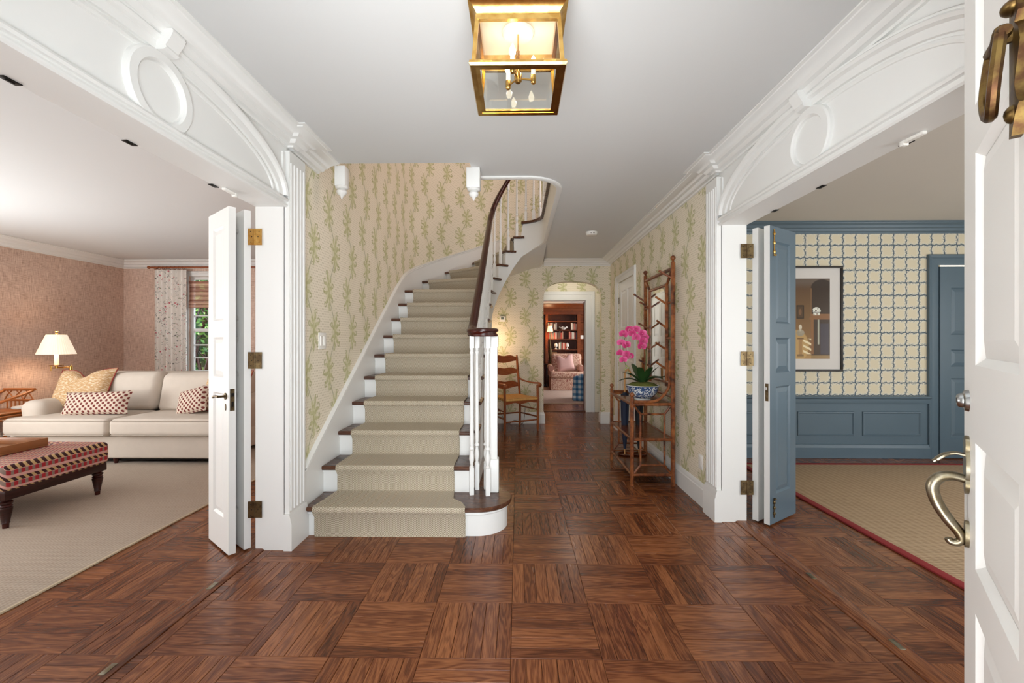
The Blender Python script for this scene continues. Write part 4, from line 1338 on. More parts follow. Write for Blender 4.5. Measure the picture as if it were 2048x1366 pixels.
# ------------------------------------------------------------------ panelled doors
def leaf(name, parent, w, h, t, cols, rows, mats, loc, rz, label=None):
    """leaf from local x 0..w, z 0..h, thickness along y; mats = (y- face, y+ face, edges)"""
    mb = MB()
    def bx(x0, x1, z0, z1):
        mb.box(x0, x1, -t / 2, t / 2, z0, z1)
        mb.mi[-6:] = [2, 2, 0, 1, 2, 2]
    xs = [0] + [v for c in cols for v in c] + [w]
    for i in range(0, len(xs), 2): bx(xs[i], xs[i + 1], 0, h)
    for (a, b) in cols:
        zs = [0] + [v for r_ in rows for v in r_] + [h]
        for i in range(0, len(zs), 2): bx(a, b, zs[i], zs[i + 1])
    for (a, b) in cols:
        for (c, d) in rows:
            for sg, mi in ((-1, 0), (1, 1)):
                y0 = sg * t / 2; y1 = sg * (t / 2 - 0.011); q = 0.013
                o = [(a, y0, c), (b, y0, c), (b, y0, d), (a, y0, d)]
                n_ = [(a + q, y1, c + q), (b - q, y1, c + q), (b - q, y1, d - q), (a + q, y1, d - q)]
                mb.cm = mi
                mb.add(o + n_, [(i, (i + 1) % 4, 4 + (i + 1) % 4, 4 + i) for i in range(4)])
    o = ob(name, mb, list(mats), parent, label, loc=loc, rot=(0, 0, rz), smooth=0, fixn=False)
    for (a, b) in cols:
        for (c, d) in rows:
            pm_ = MB()
            for sg, mi in ((-1, 0), (1, 1)):
                pm_.cm = mi
                y1 = sg * (t / 2 - 0.0115); y2 = sg * (t / 2 - 0.004); q = 0.012; r_ = min(0.045, (b - a) * 0.22)
                A = [(a + q, y1, c + q), (b - q, y1, c + q), (b - q, y1, d - q), (a + q, y1, d - q)]
                B = [(a + r_, y2, c + r_), (b - r_, y2, c + r_), (b - r_, y2, d - r_), (a + r_, y2, d - r_)]
                pm_.add(A + B, [(i, (i + 1) % 4, 4 + (i + 1) % 4, 4 + i) for i in range(4)] + [(4, 5, 6, 7)])
            ob('panel', pm_, [mats[0], mats[1]], o, smooth=0, fixn=False)
    return o
def leaf_fix(o):
    pass

# ---- entrance door, standing open at the right
FA = R(39.0)                                       # angle from the hall axis
hx, hy = 0.895 - 0.92 * math.sin(FA), 0.870 - 0.92 * math.cos(FA)
door1 = thing('door_1', 'white panelled entrance door standing open at the right, with knocker and grip handle', None, (hx, hy, 0.012), PI / 2 - FA, kind='structure')
# local +x runs from the hinge to the free edge, local +y faces the camera
DW = 0.92
lf = leaf('door_leaf', door1, DW, 2.03, 0.044, [(0.115, 0.405), (0.515, 0.805)], [(0.235, 0.768), (0.848, 1.075), (1.215, 1.597), (1.683, 1.905)], ('white', 'white', 'white'), (0, -0.022, 0), 0)
def lever_set():
    x = DW - 0.052
    # thumb-latch plate, grip and lower rose
    mb = MB()
    out = [(0, 0.058), (0.010, 0.052), (0.014, 0.040), (0.010, 0.028), (0.017, 0.014), (0.017, -0.012), (0.010, -0.026), (0.013, -0.036), (0.008, -0.048), (0, -0.054)]
    poly = [(x + a, 1.020 + b) for a, b in out] + [(x - a, 1.020 + b) for a, b in reversed(out[1:-1])]
    mb.prism(poly, 0.0, 0.006, fn=lambda p: (p[0], p[2], p[1])); ob('latch_plate', mb, 'nickel', door1)
    mb = MB(); mb.tube(spline([(x, 0.004, 1.040), (x, 0.018, 1.042), (x, 0.032, 1.037), (x, 0.044, 1.026), (x, 0.049, 1.021)], 4), [0.006] * 8 + [0.0075] * 5 + [0.0055] * 4, 8, flat=(0.55, 1.3))
    ob('thumb_latch', mb, 'nickel', door1)
    gp = spline([(x, 0.002, 0.993), (x, 0.022, 0.997), (x, 0.040, 0.990), (x, 0.050, 0.972), (x, 0.045, 0.944), (x, 0.030, 0.914), (x, 0.014, 0.891), (x, 0.010, 0.877), (x, 0.016, 0.869), (x, 0.025, 0.869), (x, 0.028, 0.874)], 5)
    n = len(gp); rad = [0.0075 + 0.003 * math.sin(PI * min(1, i / (n * 0.75))) - 0.003 * max(0, (i / n - 0.6)) for i in range(n)]
    mb = MB(); mb.tube(gp, rad, 10); ob('grip_handle', mb, 'nickel', door1)
    mb = MB(); mb.prism([(x + 0.011 * math.cos(2 * PI * i / 16), 0.889 + 0.026 * math.sin(2 * PI * i / 16)) for i in range(16)], 0, 0.006, fn=lambda p: (p[0], p[2], p[1])); mb.tube([(x, 0.004, 0.887), (x, 0.014, 0.887)], 0.006, 8)
    ob('lower_rose', mb, 'nickel', door1)
    mb = MB(); mb.lathe([(0.0001, 0.016), (0.010, 0.016), (0.013, 0.013), (0.014, 0.008), (0.019, 0.006), (0.021, 0.0)], (0, 0, 0), 24, fn=lambda p: (x + p[0] + 0.006, p[2], 1.144 + p[1]))
    db = ob('deadbolt_cylinder', mb, 'steel', door1)
    mb = MB(); mb.box(x + 0.0045, x + 0.0075, 0.0155, 0.0166, 1.139, 1.149); ob('keyhole', mb, 'black', db)
lever_set()
def knocker():
    xk = DW / 2 + 0.012; zk = 1.585
    k = thing('door_knocker', None, None); k.parent = door1; k.location = (0, 0, 0); k.name = 'knocker'
    mb = MB()
    out = [(0.004, 0.095), (0.016, 0.082), (0.020, 0.066), (0.012, 0.056), (0.020, 0.046), (0.024, 0.030), (0.018, 0.006), (0.012, -0.018), (0.016, -0.034), (0.022, -0.044), (0.013, -0.056), (0.006, -0.078)]
    poly = [(xk + a, zk + b) for a, b in out] + [(xk - a, zk + b) for a, b in reversed(out)]
    mb.prism(poly, 0.0, 0.010, fn=lambda p: (p[0], p[2] + 0.006 * (1 - min(1, abs(p[0] - xk) / 0.03)), p[1]))
    ob('back_plate', mb, 'brass_knock', k)
    mb = MB(); mb.tube([(xk - 0.034, 0.024, zk + 0.040), (xk - 0.026, 0.025, zk + 0.042), (xk, 0.026, zk + 0.042), (xk + 0.026, 0.025, zk + 0.042), (xk + 0.034, 0.024, zk + 0.040)], [0.006, 0.009, 0.006, 0.009, 0.006], 10)
    mb.tube([(xk, 0.004, zk + 0.046), (xk, 0.026, zk + 0.044)], 0.007, 8)
    ob('hinge_bar', mb, 'brass_knock', k)
    mb = MB(); rp = spline([(xk - 0.027, 0.026, zk + 0.046), (xk - 0.030, 0.029, zk + 0.020), (xk - 0.028, 0.032, zk - 0.015), (xk - 0.014, 0.032, zk - 0.040), (xk, 0.031, zk - 0.047), (xk + 0.014, 0.032, zk - 0.040), (xk + 0.028, 0.032, zk - 0.015), (xk + 0.030, 0.029, zk + 0.020), (xk + 0.027, 0.026, zk + 0.046)], 5)
    mb.tube(rp, 0.0062, 8); ob('ring_handle', mb, 'brass_knock', k)
    mb = MB(); mb.ball((xk, 0.010, zk - 0.050), 0.012, 12, 8, (1, 0.9, 1)); mb.ball((xk, 0.013, zk + 0.080), 0.012, 12, 8, (1.2, 0.9, 0.7))
    ob('boss', mb, 'brass_knock', k)
knocker()

# ---- folding doors
def hinge(parent, p, ax, ay, wl, wr, h, mat, world=True):
    """butt hinge whose knuckle stands at p; plates lie on unit plan directions ax (left leaf) and ay (right leaf)"""
    t = MB()
    for (d, w_) in ((ax, wl), (ay, wr)):
        d = Vector(d).normalized(); n_ = Vector((d.y, -d.x))
        a = [(p[0] + d.x * 0.004, p[1] + d.y * 0.004), (p[0] + d.x * w_, p[1] + d.y * w_)]
        q = [(a[0][0] - n_.x * 0.0012, a[0][1] - n_.y * 0.0012), (a[1][0] - n_.x * 0.0012, a[1][1] - n_.y * 0.0012), (a[1][0] + n_.x * 0.0012, a[1][1] + n_.y * 0.0012), (a[0][0] + n_.x * 0.0012, a[0][1] + n_.y * 0.0012)]
        t.prism(q, p[2] - h / 2, p[2] + h / 2)
    t.tube([(p[0], p[1], p[2] - h / 2), (p[0], p[1], p[2] + h / 2)], 0.0045, 8)
    o = ob('hinge', t, mat, parent, world=world)
    s_ = MB()
    for (d, w_) in ((ax, wl), (ay, wr)):
        d = Vector(d).normalized()
        for (f, zz) in ((0.6, 0.32), (0.45, 0.0), (0.6, -0.32)):
            s_.ball((p[0] + d.x * w_ * f, p[1] + d.y * w_ * f, p[2] + zz * h), 0.0035, 8, 4)
    ob('screw', s_, 'black', o, world=world)
    return o
ROWS3 = [(0.20, 0.945), (1.04, 1.285), (1.385, 1.955)]
# white pair on the living room side
door2 = thing('door_2', 'white three-panel folding doors folded back beside the living room opening', None, (-1.64, 2.57, 0), kind='structure')
dB = Vector((-0.275, 0.215)).normalized()
aB = math.atan2(dB.y, dB.x)
LW = 0.35
def put_leaf(par, near, d, w_, off_sign, mats, z0=0.012):
    a = math.atan2(d.y, d.x)
    o = leaf('leaf', par, w_, 2.055, 0.038, [(0.085, w_ - 0.085)], ROWS3, mats, None, 0)
    o.location = (near[0], near[1], z0); o.rotation_euler = (0, 0, a)
    o.matrix_parent_inverse = par.matrix_basis.inverted()
    return o
leafB = put_leaf(door2, (-1.690, 2.505), dB, LW, 1, ('white', 'white', 'white'))
leafA = put_leaf(door2, (-1.642, 2.572), dB, LW, 1, ('white', 'white', 'white'))
for z in (1.905, 1.155, 0.25): hinge(door2, (XL - WT + 0.002, YL - 0.008, z), (-1, -0.12), (1, 0.0), 0.040, 0.042, 0.10, 'brass' if z > 1.5 else 'brass_old')
# lever and lock plate on the near leaf: face normal towards the room is the camera side
nB = Vector((-dB.y, dB.x)) * -1
def onB(s_, o, z): return (-1.690 + dB.x * s_ + nB.x * o, 2.505 + dB.y * s_ + nB.y * o, z)
sgB = 1 if (Vector((0, 0)) - Vector((-1.8, 2.6))).dot(nB) > 0 else -1
mb = MB(); f0 = 0.019 * sgB
mb.tube([onB(0.045, f0, 0.945), onB(0.045, f0 + 0.006 * sgB, 0.945)], 0.020, 14); mb.tube([onB(0.045, f0, 0.945), onB(0.045, f0 + 0.040 * sgB, 0.945)], 0.007, 8)
mb.tube(spline([onB(0.042, f0 + 0.040 * sgB, 0.945), onB(0.075, f0 + 0.043 * sgB, 0.946), onB(0.115, f0 + 0.040 * sgB, 0.941), onB(0.135, f0 + 0.040 * sgB, 0.934)], 4), [0.008, 0.008, 0.008, 0.007, 0.007, 0.006, 0.006, 0.006, 0.007, 0.008, 0.008, 0.008, 0.004], 8)
ob('lever_handle', mb, 'brass_old', leafB, world=True)
mb = MB(); mb.tube([onB(0.045, f0, 0.880), onB(0.045, f0 + 0.003 * sgB, 0.880)], 0.011, 12, flat=(1.9, 0.8)); ob('key_plate', mb, 'brass_old', leafB, world=True)
mb = MB(); c_ = onB(-0.0015, 0, 0.925)
q = [onB(-0.003, -0.012, 0), onB(-0.003, 0.012, 0), onB(0.001, 0.012, 0), onB(0.001, -0.012, 0)]
mb.prism([(p[0], p[1]) for p in q], 0.86, 0.99); ob('lock_faceplate', mb, 'brass_old', leafB, world=True)
mb = MB(); q = [onB(-0.010, -0.006, 0), onB(-0.010, 0.006, 0), onB(0.0, 0.006, 0), onB(0.0, -0.006, 0)]
mb.prism([(p[0], p[1]) for p in q], 0.945, 0.965); mb.prism([(p[0], p[1]) for p in [onB(-0.006, -0.005, 0), onB(-0.006, 0.005, 0), onB(0, 0.005, 0), onB(0, -0.005, 0)]], 0.885, 0.915); ob('latch_bolt', mb, 'black', leafB, world=True)

# blue pair on the dining room side
door3 = thing('door_3', 'slate blue folding doors folded back beside the dining room opening', None, (1.66, 3.0, 0), kind='structure')
dC = Vector((0.315, 0.215)).normalized()
LW2 = 0.378
leafC = put_leaf(door3, (1.712, 2.965), dC, LW2, 1, ('blue', 'white', 'white'))
leafD = put_leaf(door3, (1.668, 3.030), dC, LW2, 1, ('white', 'blue', 'white'))
for z in (1.905, 1.150, 0.245): hinge(door3, (XR + WT - 0.002, YR - 0.008, z), (-1, 0.0), (1, -0.05), 0.042, 0.044, 0.10, 'brass_old')
nC_ = Vector((dC.y, -dC.x))
def onC(s_, o, z): return (1.712 + dC.x * s_ + nC_.x * o, 2.965 + dC.y * s_ + nC_.y * o, z)
for z0, z1, mt in ((1.86, 2.045, 'brass'), (0.055, 0.19, 'brass_old')):
    mb = MB(); mb.tube([onC(0.050, 0.025, z0), onC(0.050, 0.025, z1)], 0.004, 8)
    for z in (z0 + 0.03, (z0 + z1) / 2, z1 - 0.03): mb.rbox(onC(0.050, 0.024, z), (0.008, 0.006, 0.009), 0.002, 1)
    mb.ball(onC(0.050, 0.033, z0 + 0.005 if z0 > 1 else z1 - 0.005), 0.008, 10, 6); mb.tube([onC(0.050, 0.025, z0 + 0.005 if z0 > 1 else z1 - 0.005), onC(0.050, 0.036, z0 + 0.005 if z0 > 1 else z1 - 0.005)], 0.004, 6)
    ob('surface_bolt', mb, mt, leafC, world=True)
mb = MB(); q = [onC(-0.003, -0.010, 0), onC(-0.003, 0.010, 0), onC(0.001, 0.010, 0), onC(0.001, -0.010, 0)]
mb.prism([(p[0], p[1]) for p in q], 0.86, 0.98); ob('lock_faceplate', mb, 'brass_old', leafC, world=True)
mb = MB(); q = [onC(-0.010, -0.006, 0), onC(-0.010, 0.006, 0), onC(0.0, 0.006, 0), onC(0.0, -0.006, 0)]
mb.prism([(p[0], p[1]) for p in q], 0.935, 0.955); ob('latch_bolt', mb, 'steel', leafC, world=True)
# black catches and white stop under the lintels
for i, (x, y) in enumerate(((-1.593, 1.318), (-1.600, 1.739), (-1.600, 2.225), (1.605, 1.789), (1.605, 2.284), (1.608, 2.699))):
    mb = MB(); mb.cbox(x - 0.012, x + 0.012, y - 0.026, y + 0.026, HO - 0.004, HO - 0.0004, 0.001); mb.tube([(x, y - 0.012, HO - 0.003), (x, y + 0.012, HO - 0.003)], 0.004, 6)
    ob('door_catch', mb, 'black', None, 'small black door catch under the %s lintel, %s' % ('living room' if x < 0 else 'dining room', ('nearest the entrance', 'middle of the three', 'nearest the folding doors')[i % 3]), 'catch', 'catches under the lintels')
for x, y, nm in ((-1.565, 2.30, 'living room'), (1.578, 1.73, 'dining room')):
    mb = MB(); mb.cbox(x - 0.010, x + 0.010, y - 0.05, y + 0.05, HO - 0.014, HO - 0.0004, 0.003); mb.cbox(x - 0.012, x + 0.012, y + 0.03, y + 0.05, HO - 0.022, HO - 0.0004, 0.003)
    ob('door_sensor', mb, 'plastic', None, 'small white alarm contact under the %s lintel' % nm, 'sensor')

# ---- closet door on the right hall wall
door4 = thing('door_4', 'white panelled closet door on the right hall wall behind the hall tree', None, (XR + 0.03, RD0, 0), kind='structure')
lf4 = leaf('door_leaf', door4, RD1 - RD0 - 0.008, RDH - 0.015, 0.036, [(0.11, 0.36), (0.46, 0.70)], [(0.22, 0.85), (1.0, 1.35), (1.45, 1.96)], ('white', 'white', 'white'), (0.0, 0.004, 0.01), PI / 2)
for z in (1.85, 0.28): hinge(door4, (XR + 0.010, RD1 - 0.004, z), (-0.1, -1), (-0.1, 1), 0.03, 0.02, 0.09, 'brass_old')

# ---- white cased doors in both side walls of the vestibule
for n_, x_, sg, nm in ((6, 0.302, 1, 'left'), (7, 1.498, -1, 'right')):
    d_ = thing('door_%d' % n_, 'white panelled door in the %s wall of the vestibule' % nm, None, (x_ + sg * 0.02, YB + 0.18, 0), kind='structure')
    leaf('door_leaf', d_, 0.80, 2.03, 0.036, [(0.11, 0.35), (0.45, 0.69)], [(0.22, 0.85), (1.0, 1.25), (1.35, 1.90)], ('white', 'white', 'white'), (0, 0.01, 0.01), PI / 2)
    casing(20 + n_, x_ + sg * 0.001, 'y', sg, YB + 0.19, YB + 0.99, 2.045, 0.06, 'white casing of the %s vestibule door' % nm)
    hinge(d_, (x_ + sg * 0.042, YB + 0.20, 1.72), (0, 1), (0, -1), 0.03, 0.02, 0.09, 'brass_old')
# ------------------------------------------------------------------ hall fixtures
# ---- ceiling lantern
LXc, LYc = 0.0, 1.585
M['enamel'] = plain('cream_reflector', rgb(250, 238, 214), 0.35, var=0.02)
lan = thing('ceiling_lantern', 'square brass and glass lantern with three candle bulbs on the hall ceiling', 'lantern', (LXc, LYc, 2.20))
zb, zt = 0.0, 0.165
hb, ht_ = 0.150, 0.138                    # half widths bottom / top of the glass box
def lv(sx, sy, z):
    t = (z - zb) / (zt - zb); h_ = hb + (ht_ - hb) * t
    return (sx * h_, sy * h_, z)
def bar(mb, p, q, r_): mb.tube([p, q], r_ * 1.3, 4)
fr = MB()
CR = [(-1, -1), (1, -1), (1, 1), (-1, 1)]
for i, (a, b) in enumerate(CR):
    bar(fr, lv(a, b, zb), lv(a, b, zt), 0.007)
    c, d = CR[(i + 1) % 4]
    bar(fr, lv(a, b, zt), lv(c, d, zt), 0.008)
ob('lantern_frame', fr, 'brass', lan, smooth=30)
fr = MB()
prof = [(-0.006, -0.006), (0.010, -0.008), (0.014, 0.0), (0.012, 0.010), (0.004, 0.012), (-0.006, 0.010)]
fr.sweep(prof, [(-hb, -hb, 0), (hb, -hb, 0), (hb, hb, 0), (-hb, hb, 0)], closed=True)
fr.sweep([(-0.020, -0.004), (-0.005, -0.005), (-0.005, 0.002), (-0.020, 0.002)], [(-hb, -hb, 0), (hb, -hb, 0), (hb, hb, 0), (-hb, hb, 0)], closed=True)
base_f = ob('bottom_frame', fr, 'brass', lan, smooth=30)
for x in (-0.105, 0.105):
    mb = MB(); mb.tube([(x - 0.02, -hb - 0.012, 0.006), (x + 0.02, -hb - 0.012, 0.006)], 0.005, 8); ob('hinge', mb, 'brass', base_f)
# flared brass crown
fr = MB(); cp = [(-0.004, 0.0), (0.004, 0.0), (0.006, 0.010), (0.002, 0.014), (0.006, 0.024), (0.022, 0.040), (0.030, 0.044), (0.032, 0.050), (0.032, 0.066), (-0.004, 0.066)]
fr.sweep(cp, [(-ht_, -ht_, zt), (ht_, -ht_, zt), (ht_, ht_, zt), (-ht_, ht_, zt)], closed=True)
ob('crown', fr, 'brass', lan, smooth=30)
mb = MB(); mb.box(-0.150, 0.150, -0.150, 0.150, zt + 0.058, zt + 0.062); ob('top_plate', mb, 'enamel', lan)
mb = MB(); mb.lathe([(0.0001, 0.0), (0.055, 0.0), (0.060, 0.006), (0.040, 0.014), (0.0001, 0.018)], (0, 0, zt + 0.042), 24, fn=lambda p: p); ob('rosette', mb, 'enamel', lan)
mb = MB(); mb.box(-0.10, 0.10, -0.10, 0.10, zt + 0.066, HC - 2.20 - 0.0005); ob('ceiling_box', mb, 'brass', lan)
for i, (a, b) in enumerate(CR):
    c, d = CR[(i + 1) % 4]
    mb = MB(); mb.add([lv(a * 0.99, b * 0.99, zb + 0.004), lv(c * 0.99, d * 0.99, zb + 0.004), lv(c * 0.99, d * 0.99, zt - 0.004), lv(a * 0.99, b * 0.99, zt - 0.004)], [(0, 1, 2, 3)])
    ob('glass_pane', mb, 'glass', lan)
mb = MB(); mb.box(-hb + 0.006, hb - 0.006, -hb + 0.006, hb - 0.006, -0.001, 0.001); ob('glass_pane', mb, 'glass', lan)
mb = MB(); mb.tube([(0, 0, 0.055), (0, 0, zt + 0.05)], 0.003, 8); mb.lathe([(0.0001, 0.028), (0.008, 0.028), (0.014, 0.034), (0.014, 0.060), (0.009, 0.068), (0.0001, 0.072)], (0, 0, 0), 16)
for i in range(4): mb.tube([(0.007 * math.cos(2 * PI * j / 10), 0.0, 0.085 + i * 0.018 + 0.010 * math.sin(2 * PI * j / 10)) for j in range(10)], 0.0015, 5, closed=True)
stem_ = ob('stem', mb, 'brass', lan)
for an in (10, 130, 250):
    ca, sa = math.cos(R(an)), math.sin(R(an)); x, y = 0.058 * ca, 0.058 * sa
    mb = MB(); mb.tube([(0.010 * ca, 0.010 * sa, 0.045), (x, y, 0.045)], 0.0035, 8); mb.lathe([(0.0001, 0.028), (0.006, 0.030), (0.010, 0.036), (0.010, 0.062), (0.0001, 0.062)], (x, y, 0), 14)
    ob('candle_arm', mb, 'brass', lan)
    mb = MB(); mb.lathe([(0.0085, 0.062), (0.0085, 0.090), (0.0001, 0.090)], (x, y, 0), 12); ob('candle_sleeve', mb, 'plastic', lan)
    mb = MB(); mb.lathe([(0.006, 0.0), (0.012, 0.014), (0.011, 0.026), (0.005, 0.040), (0.0001, 0.048)], (x, y, 0.090), 12); ob('bulb', mb, 'bulb', lan)
    point('lantern_bulb_light', (x, y, 0.112), 1.9, (1.0, 0.86, 0.66), 0.012, lan)

# ---- smoke detector, thermostat, switch, outlet
t = thing('smoke_detector', 'round white smoke detector on the hall ceiling', 'smoke detector', (0.847, 4.937, HC))
mb = MB(); mb.lathe([(0.066, -0.0005), (0.066, -0.012), (0.060, -0.030), (0.052, -0.036), (0.0001, -0.037)], (0, 0, 0), 28); ob('housing', mb, 'plastic', t)
mb = MB(); mb.cbox(-0.02, 0.024, -0.0615, -0.050, -0.026, -0.019, 0.002); ob('vent_slot', mb, 'black', t)
t = thing('thermostat', 'small cream thermostat with a grey screen on the back wall', 'thermostat', (-0.241, YB, 1.62))
mb = MB(); mb.cbox(-0.045, 0.045, -0.024, -0.0005, -0.045, 0.045, 0.006); ob('body', mb, 'plastic', t)
mb = MB(); mb.cbox(-0.022, 0.018, -0.0255, -0.023, -0.010, 0.026, 0.001); ob('screen', mb, plain('grey_lcd', rgb(96, 104, 92), 0.3), t)
t = thing('light_switch', 'white double rocker light switch on the vine wallpaper by the stairs', 'light switch', (XL, 3.075, 1.274))
mb = MB(); mb.cbox(0.0005, 0.007, -0.058, 0.058, -0.060, 0.060, 0.003); ob('wall_plate', mb, 'plastic', t)
for y in (-0.026, 0.026):
    mb = MB(); mb.cbox(0.006, 0.013, y - 0.017, y + 0.017, -0.034, 0.034, 0.002); ob('rocker', mb, 'plastic', t)
t = thing('wall_outlet', 'ivory double outlet low on the right hall wall', 'outlet', (XR, 3.36, 0.33))
mb = MB(); mb.cbox(-0.006, -0.0005, -0.036, 0.036, -0.058, 0.058, 0.003); ob('wall_plate', mb, 'plastic', t)
for z in (-0.024, 0.024):
    mb = MB(); mb.cbox(-0.008, -0.004, -0.016, 0.016, z - 0.014, z + 0.014, 0.002); ob('socket', mb, 'plastic', t)

# ---- ladder-back armchair with a rush seat
def armchair():
    a = math.atan2(0.27, 0.48)
    ch = thing('ladder_back_chair', 'cherry wood ladder-back armchair with a rush seat below the stairs', 'chair', (-0.06, 6.17, 0), R(29))
    # local: front is -y, right is +x
    SW2, SD = 0.265, 0.23
    def p(x, y, z): return (x, y, z)
    for sx in (-1, 1):
        mb = MB(); mb.tube(spline([p(sx * 0.225, SD, 0), p(sx * 0.225, SD - 0.01, 0.25), p(sx * 0.225, SD - 0.005, 0.46), p(sx * 0.222, SD + 0.05, 0.80), p(sx * 0.220, SD + 0.085, 1.06)], 4), [0.013] + [0.018] * 15 + [0.014], 8); ob('back_post', mb, 'chairwood', ch)
        mb = MB(); mb.tube(spline([p(sx * 0.265, -SD, 0), p(sx * 0.265, -SD, 0.25), p(sx * 0.265, -SD, 0.46), p(sx * 0.265, -SD + 0.01, 0.66)], 4), [0.012] + [0.018] * 11 + [0.014], 8); ob('leg', mb, 'chairwood', ch)
        mb = MB(); mb.tube(spline([p(sx * 0.225, SD + 0.025, 0.72), p(sx * 0.240, SD - 0.12, 0.685), p(sx * 0.265, -SD + 0.10, 0.675), p(sx * 0.275, -SD - 0.015, 0.68), p(sx * 0.275, -SD - 0.045, 0.655), p(sx * 0.275, -SD - 0.030, 0.630)], 5), [0.015] * 10 + [0.018] * 8 + [0.022] * 4 + [0.020] * 4, 8, flat=(0.75, 1.25)); ob('arm', mb, 'chairwood', ch)
    for i, z in enumerate((0.60, 0.80, 0.985)):
        yb = SD + 0.0 + (z - 0.46) * 0.14
        mb = MB(); n = 12; vs = []; 
        for j in range(n + 1):
            x = -0.215 + 0.43 * j / n; tt = j / n
            top = 0.055 + 0.020 * math.sin(PI * tt) - 0.010 * math.cos(4 * PI * tt); bot = -0.022 + 0.016 * math.cos(2 * PI * tt)
            yy = yb + 0.020 * math.sin(PI * tt)
            vs += [(x, yy - 0.006, z + bot), (x, yy - 0.006, z + top), (x, yy + 0.006, z + top), (x, yy + 0.006, z + bot)]
        fs = []
        for j in range(n):
            q = j * 4; fs += [(q + i_, q + (i_ + 1) % 4, q + 4 + (i_ + 1) % 4, q + 4 + i_) for i_ in range(4)]
        mb.add(vs, fs + [(3, 2, 1, 0), tuple(n * 4 + i_ for i_ in range(4))]); ob('back_slat', mb, 'chairwood', ch, smooth=40)
    def seatfn(q):
        f = 1.0 + 0.12 * (-q.y / 0.24)
        return Vector((q.x * f, q.y, q.z - 0.012 * max(0, 1 - (q.x / 0.26) ** 2) * max(0, 1 - (q.y / 0.25) ** 2)))
    mb = MB(); mb.rbox((0, 0, 0.462), (0.235, 0.245, 0.022), 0.018, 3, 6, seatfn); ob('rush_seat', mb, 'rush', ch)
    mb = MB(); n = 14; vs = []
    for j in range(n + 1):
        x = -0.25 + 0.5 * j / n; dz = 0.024 + 0.022 * abs(math.cos(2 * PI * j / n)) - 0.004
        vs += [(x, -SD - 0.010, 0.445), (x, -SD - 0.010, 0.445 - dz), (x, -SD + 0.008, 0.445 - dz), (x, -SD + 0.008, 0.445)]
    fs = []
    for j in range(n):
        q = j * 4; fs += [(q + i_, q + (i_ + 1) % 4, q + 4 + (i_ + 1) % 4, q + 4 + i_) for i_ in range(4)]
    mb.add(vs, fs); ob('apron', mb, 'chairwood', ch)
    for (pa, pb) in ((p(-0.265, -SD, 0.16), p(0.265, -SD, 0.16)), (p(-0.225, SD, 0.20), p(0.225, SD, 0.20)), (p(-0.265, -SD, 0.20), p(-0.225, SD, 0.20)), (p(0.265, -SD, 0.20), p(0.225, SD, 0.20)), (p(-0.262, -SD, 0.30), p(-0.225, SD, 0.30)), (p(0.262, -SD, 0.30), p(0.225, SD, 0.30))):
        a_, b_ = Vector(pa), Vector(pb); m_ = (a_ + b_) / 2
        mb = MB(); mb.tube([a_, a_.lerp(b_, 0.25), m_, a_.lerp(b_, 0.75), b_], [0.008, 0.011, 0.013, 0.011, 0.008], 8); ob('stretcher', mb, 'chairwood', ch)
armchair()
mb = MB(); mb.tube(spline([(-0.30, YB - 0.03, 0.24), (-0.20, YB - 0.03, 0.03), (-0.13, YB - 0.04, 0.006), (-0.06, YB - 0.05, 0.055), (0.02, YB - 0.05, 0.035), (0.07, YB - 0.04, 0.006), (0.10, YB - 0.04, 0.10), (0.11, YB - 0.03, 0.25)], 6), 0.0035, 6)
ob('power_cord', mb, 'black', None, 'thin dark cord looping on the floor behind the rush chair', 'cord')

# ---- rattan hall tree
HX0, HX1, HY0, HY1 = 1.005, 1.365, 3.785, 4.60
tree = thing('hall_tree', 'burnt rattan hall tree with mirror, pegs and three shelves', 'hall tree', (1.2, 4.18, 0))
def rt(name, pts, r_, mat='rattan', n=8):
    mb = MB(); mb.tube(pts, r_, n); return ob(name, mb, mat, tree, world=True)
ZS = (0.095, 0.405, 0.715)
for (x, y) in ((HX0, HY0), (HX0, HY1)):
    o = rt('front_post', [(x, y, 0.0), (x, y, 0.77)], 0.017)
    mb = MB(); mb.tube([(x, y, 0.77), (x, y, 0.782)], 0.011, 8); mb.ball((x, y, 0.800), 0.021, 14, 8); ob('ball_finial', mb, 'rattan', o, world=True)
for y in (HY0, HY1):
    o = rt('back_post', [(HX1, y, 0.0), (HX1, y, 1.0), (HX1, y, 1.97)], 0.019)
    mb = MB(); mb.tube([(HX1, y, 1.97), (HX1, y, 1.985)], 0.011, 8); mb.ball((HX1, y, 2.006), 0.023, 14, 8); ob('ball_finial', mb, 'rattan', o, world=True)
for z in ZS:
    for (a, b) in (((HX0, HY0), (HX1, HY0)), ((HX0, HY1), (HX1, HY1)), ((HX0, HY0), (HX0, HY1)), ((HX1, HY0), (HX1, HY1))):
        rt('shelf_rail', [(a[0], a[1], z), (b[0], b[1], z)], 0.014)
    mb = MB()
    if z == ZS[2]: mb.box(HX0, HX1, HY0, HY0 + 0.52, z - 0.010, z + 0.008)
    else: mb.box(HX0, HX1, HY0, HY1, z - 0.010, z + 0.006)
    ob('shelf', mb, 'shelfwood', tree, world=True)
rt('shelf_rail', [(HX0, HY0 + 0.53, ZS[2]), (HX1, HY0 + 0.53, ZS[2])], 0.011)
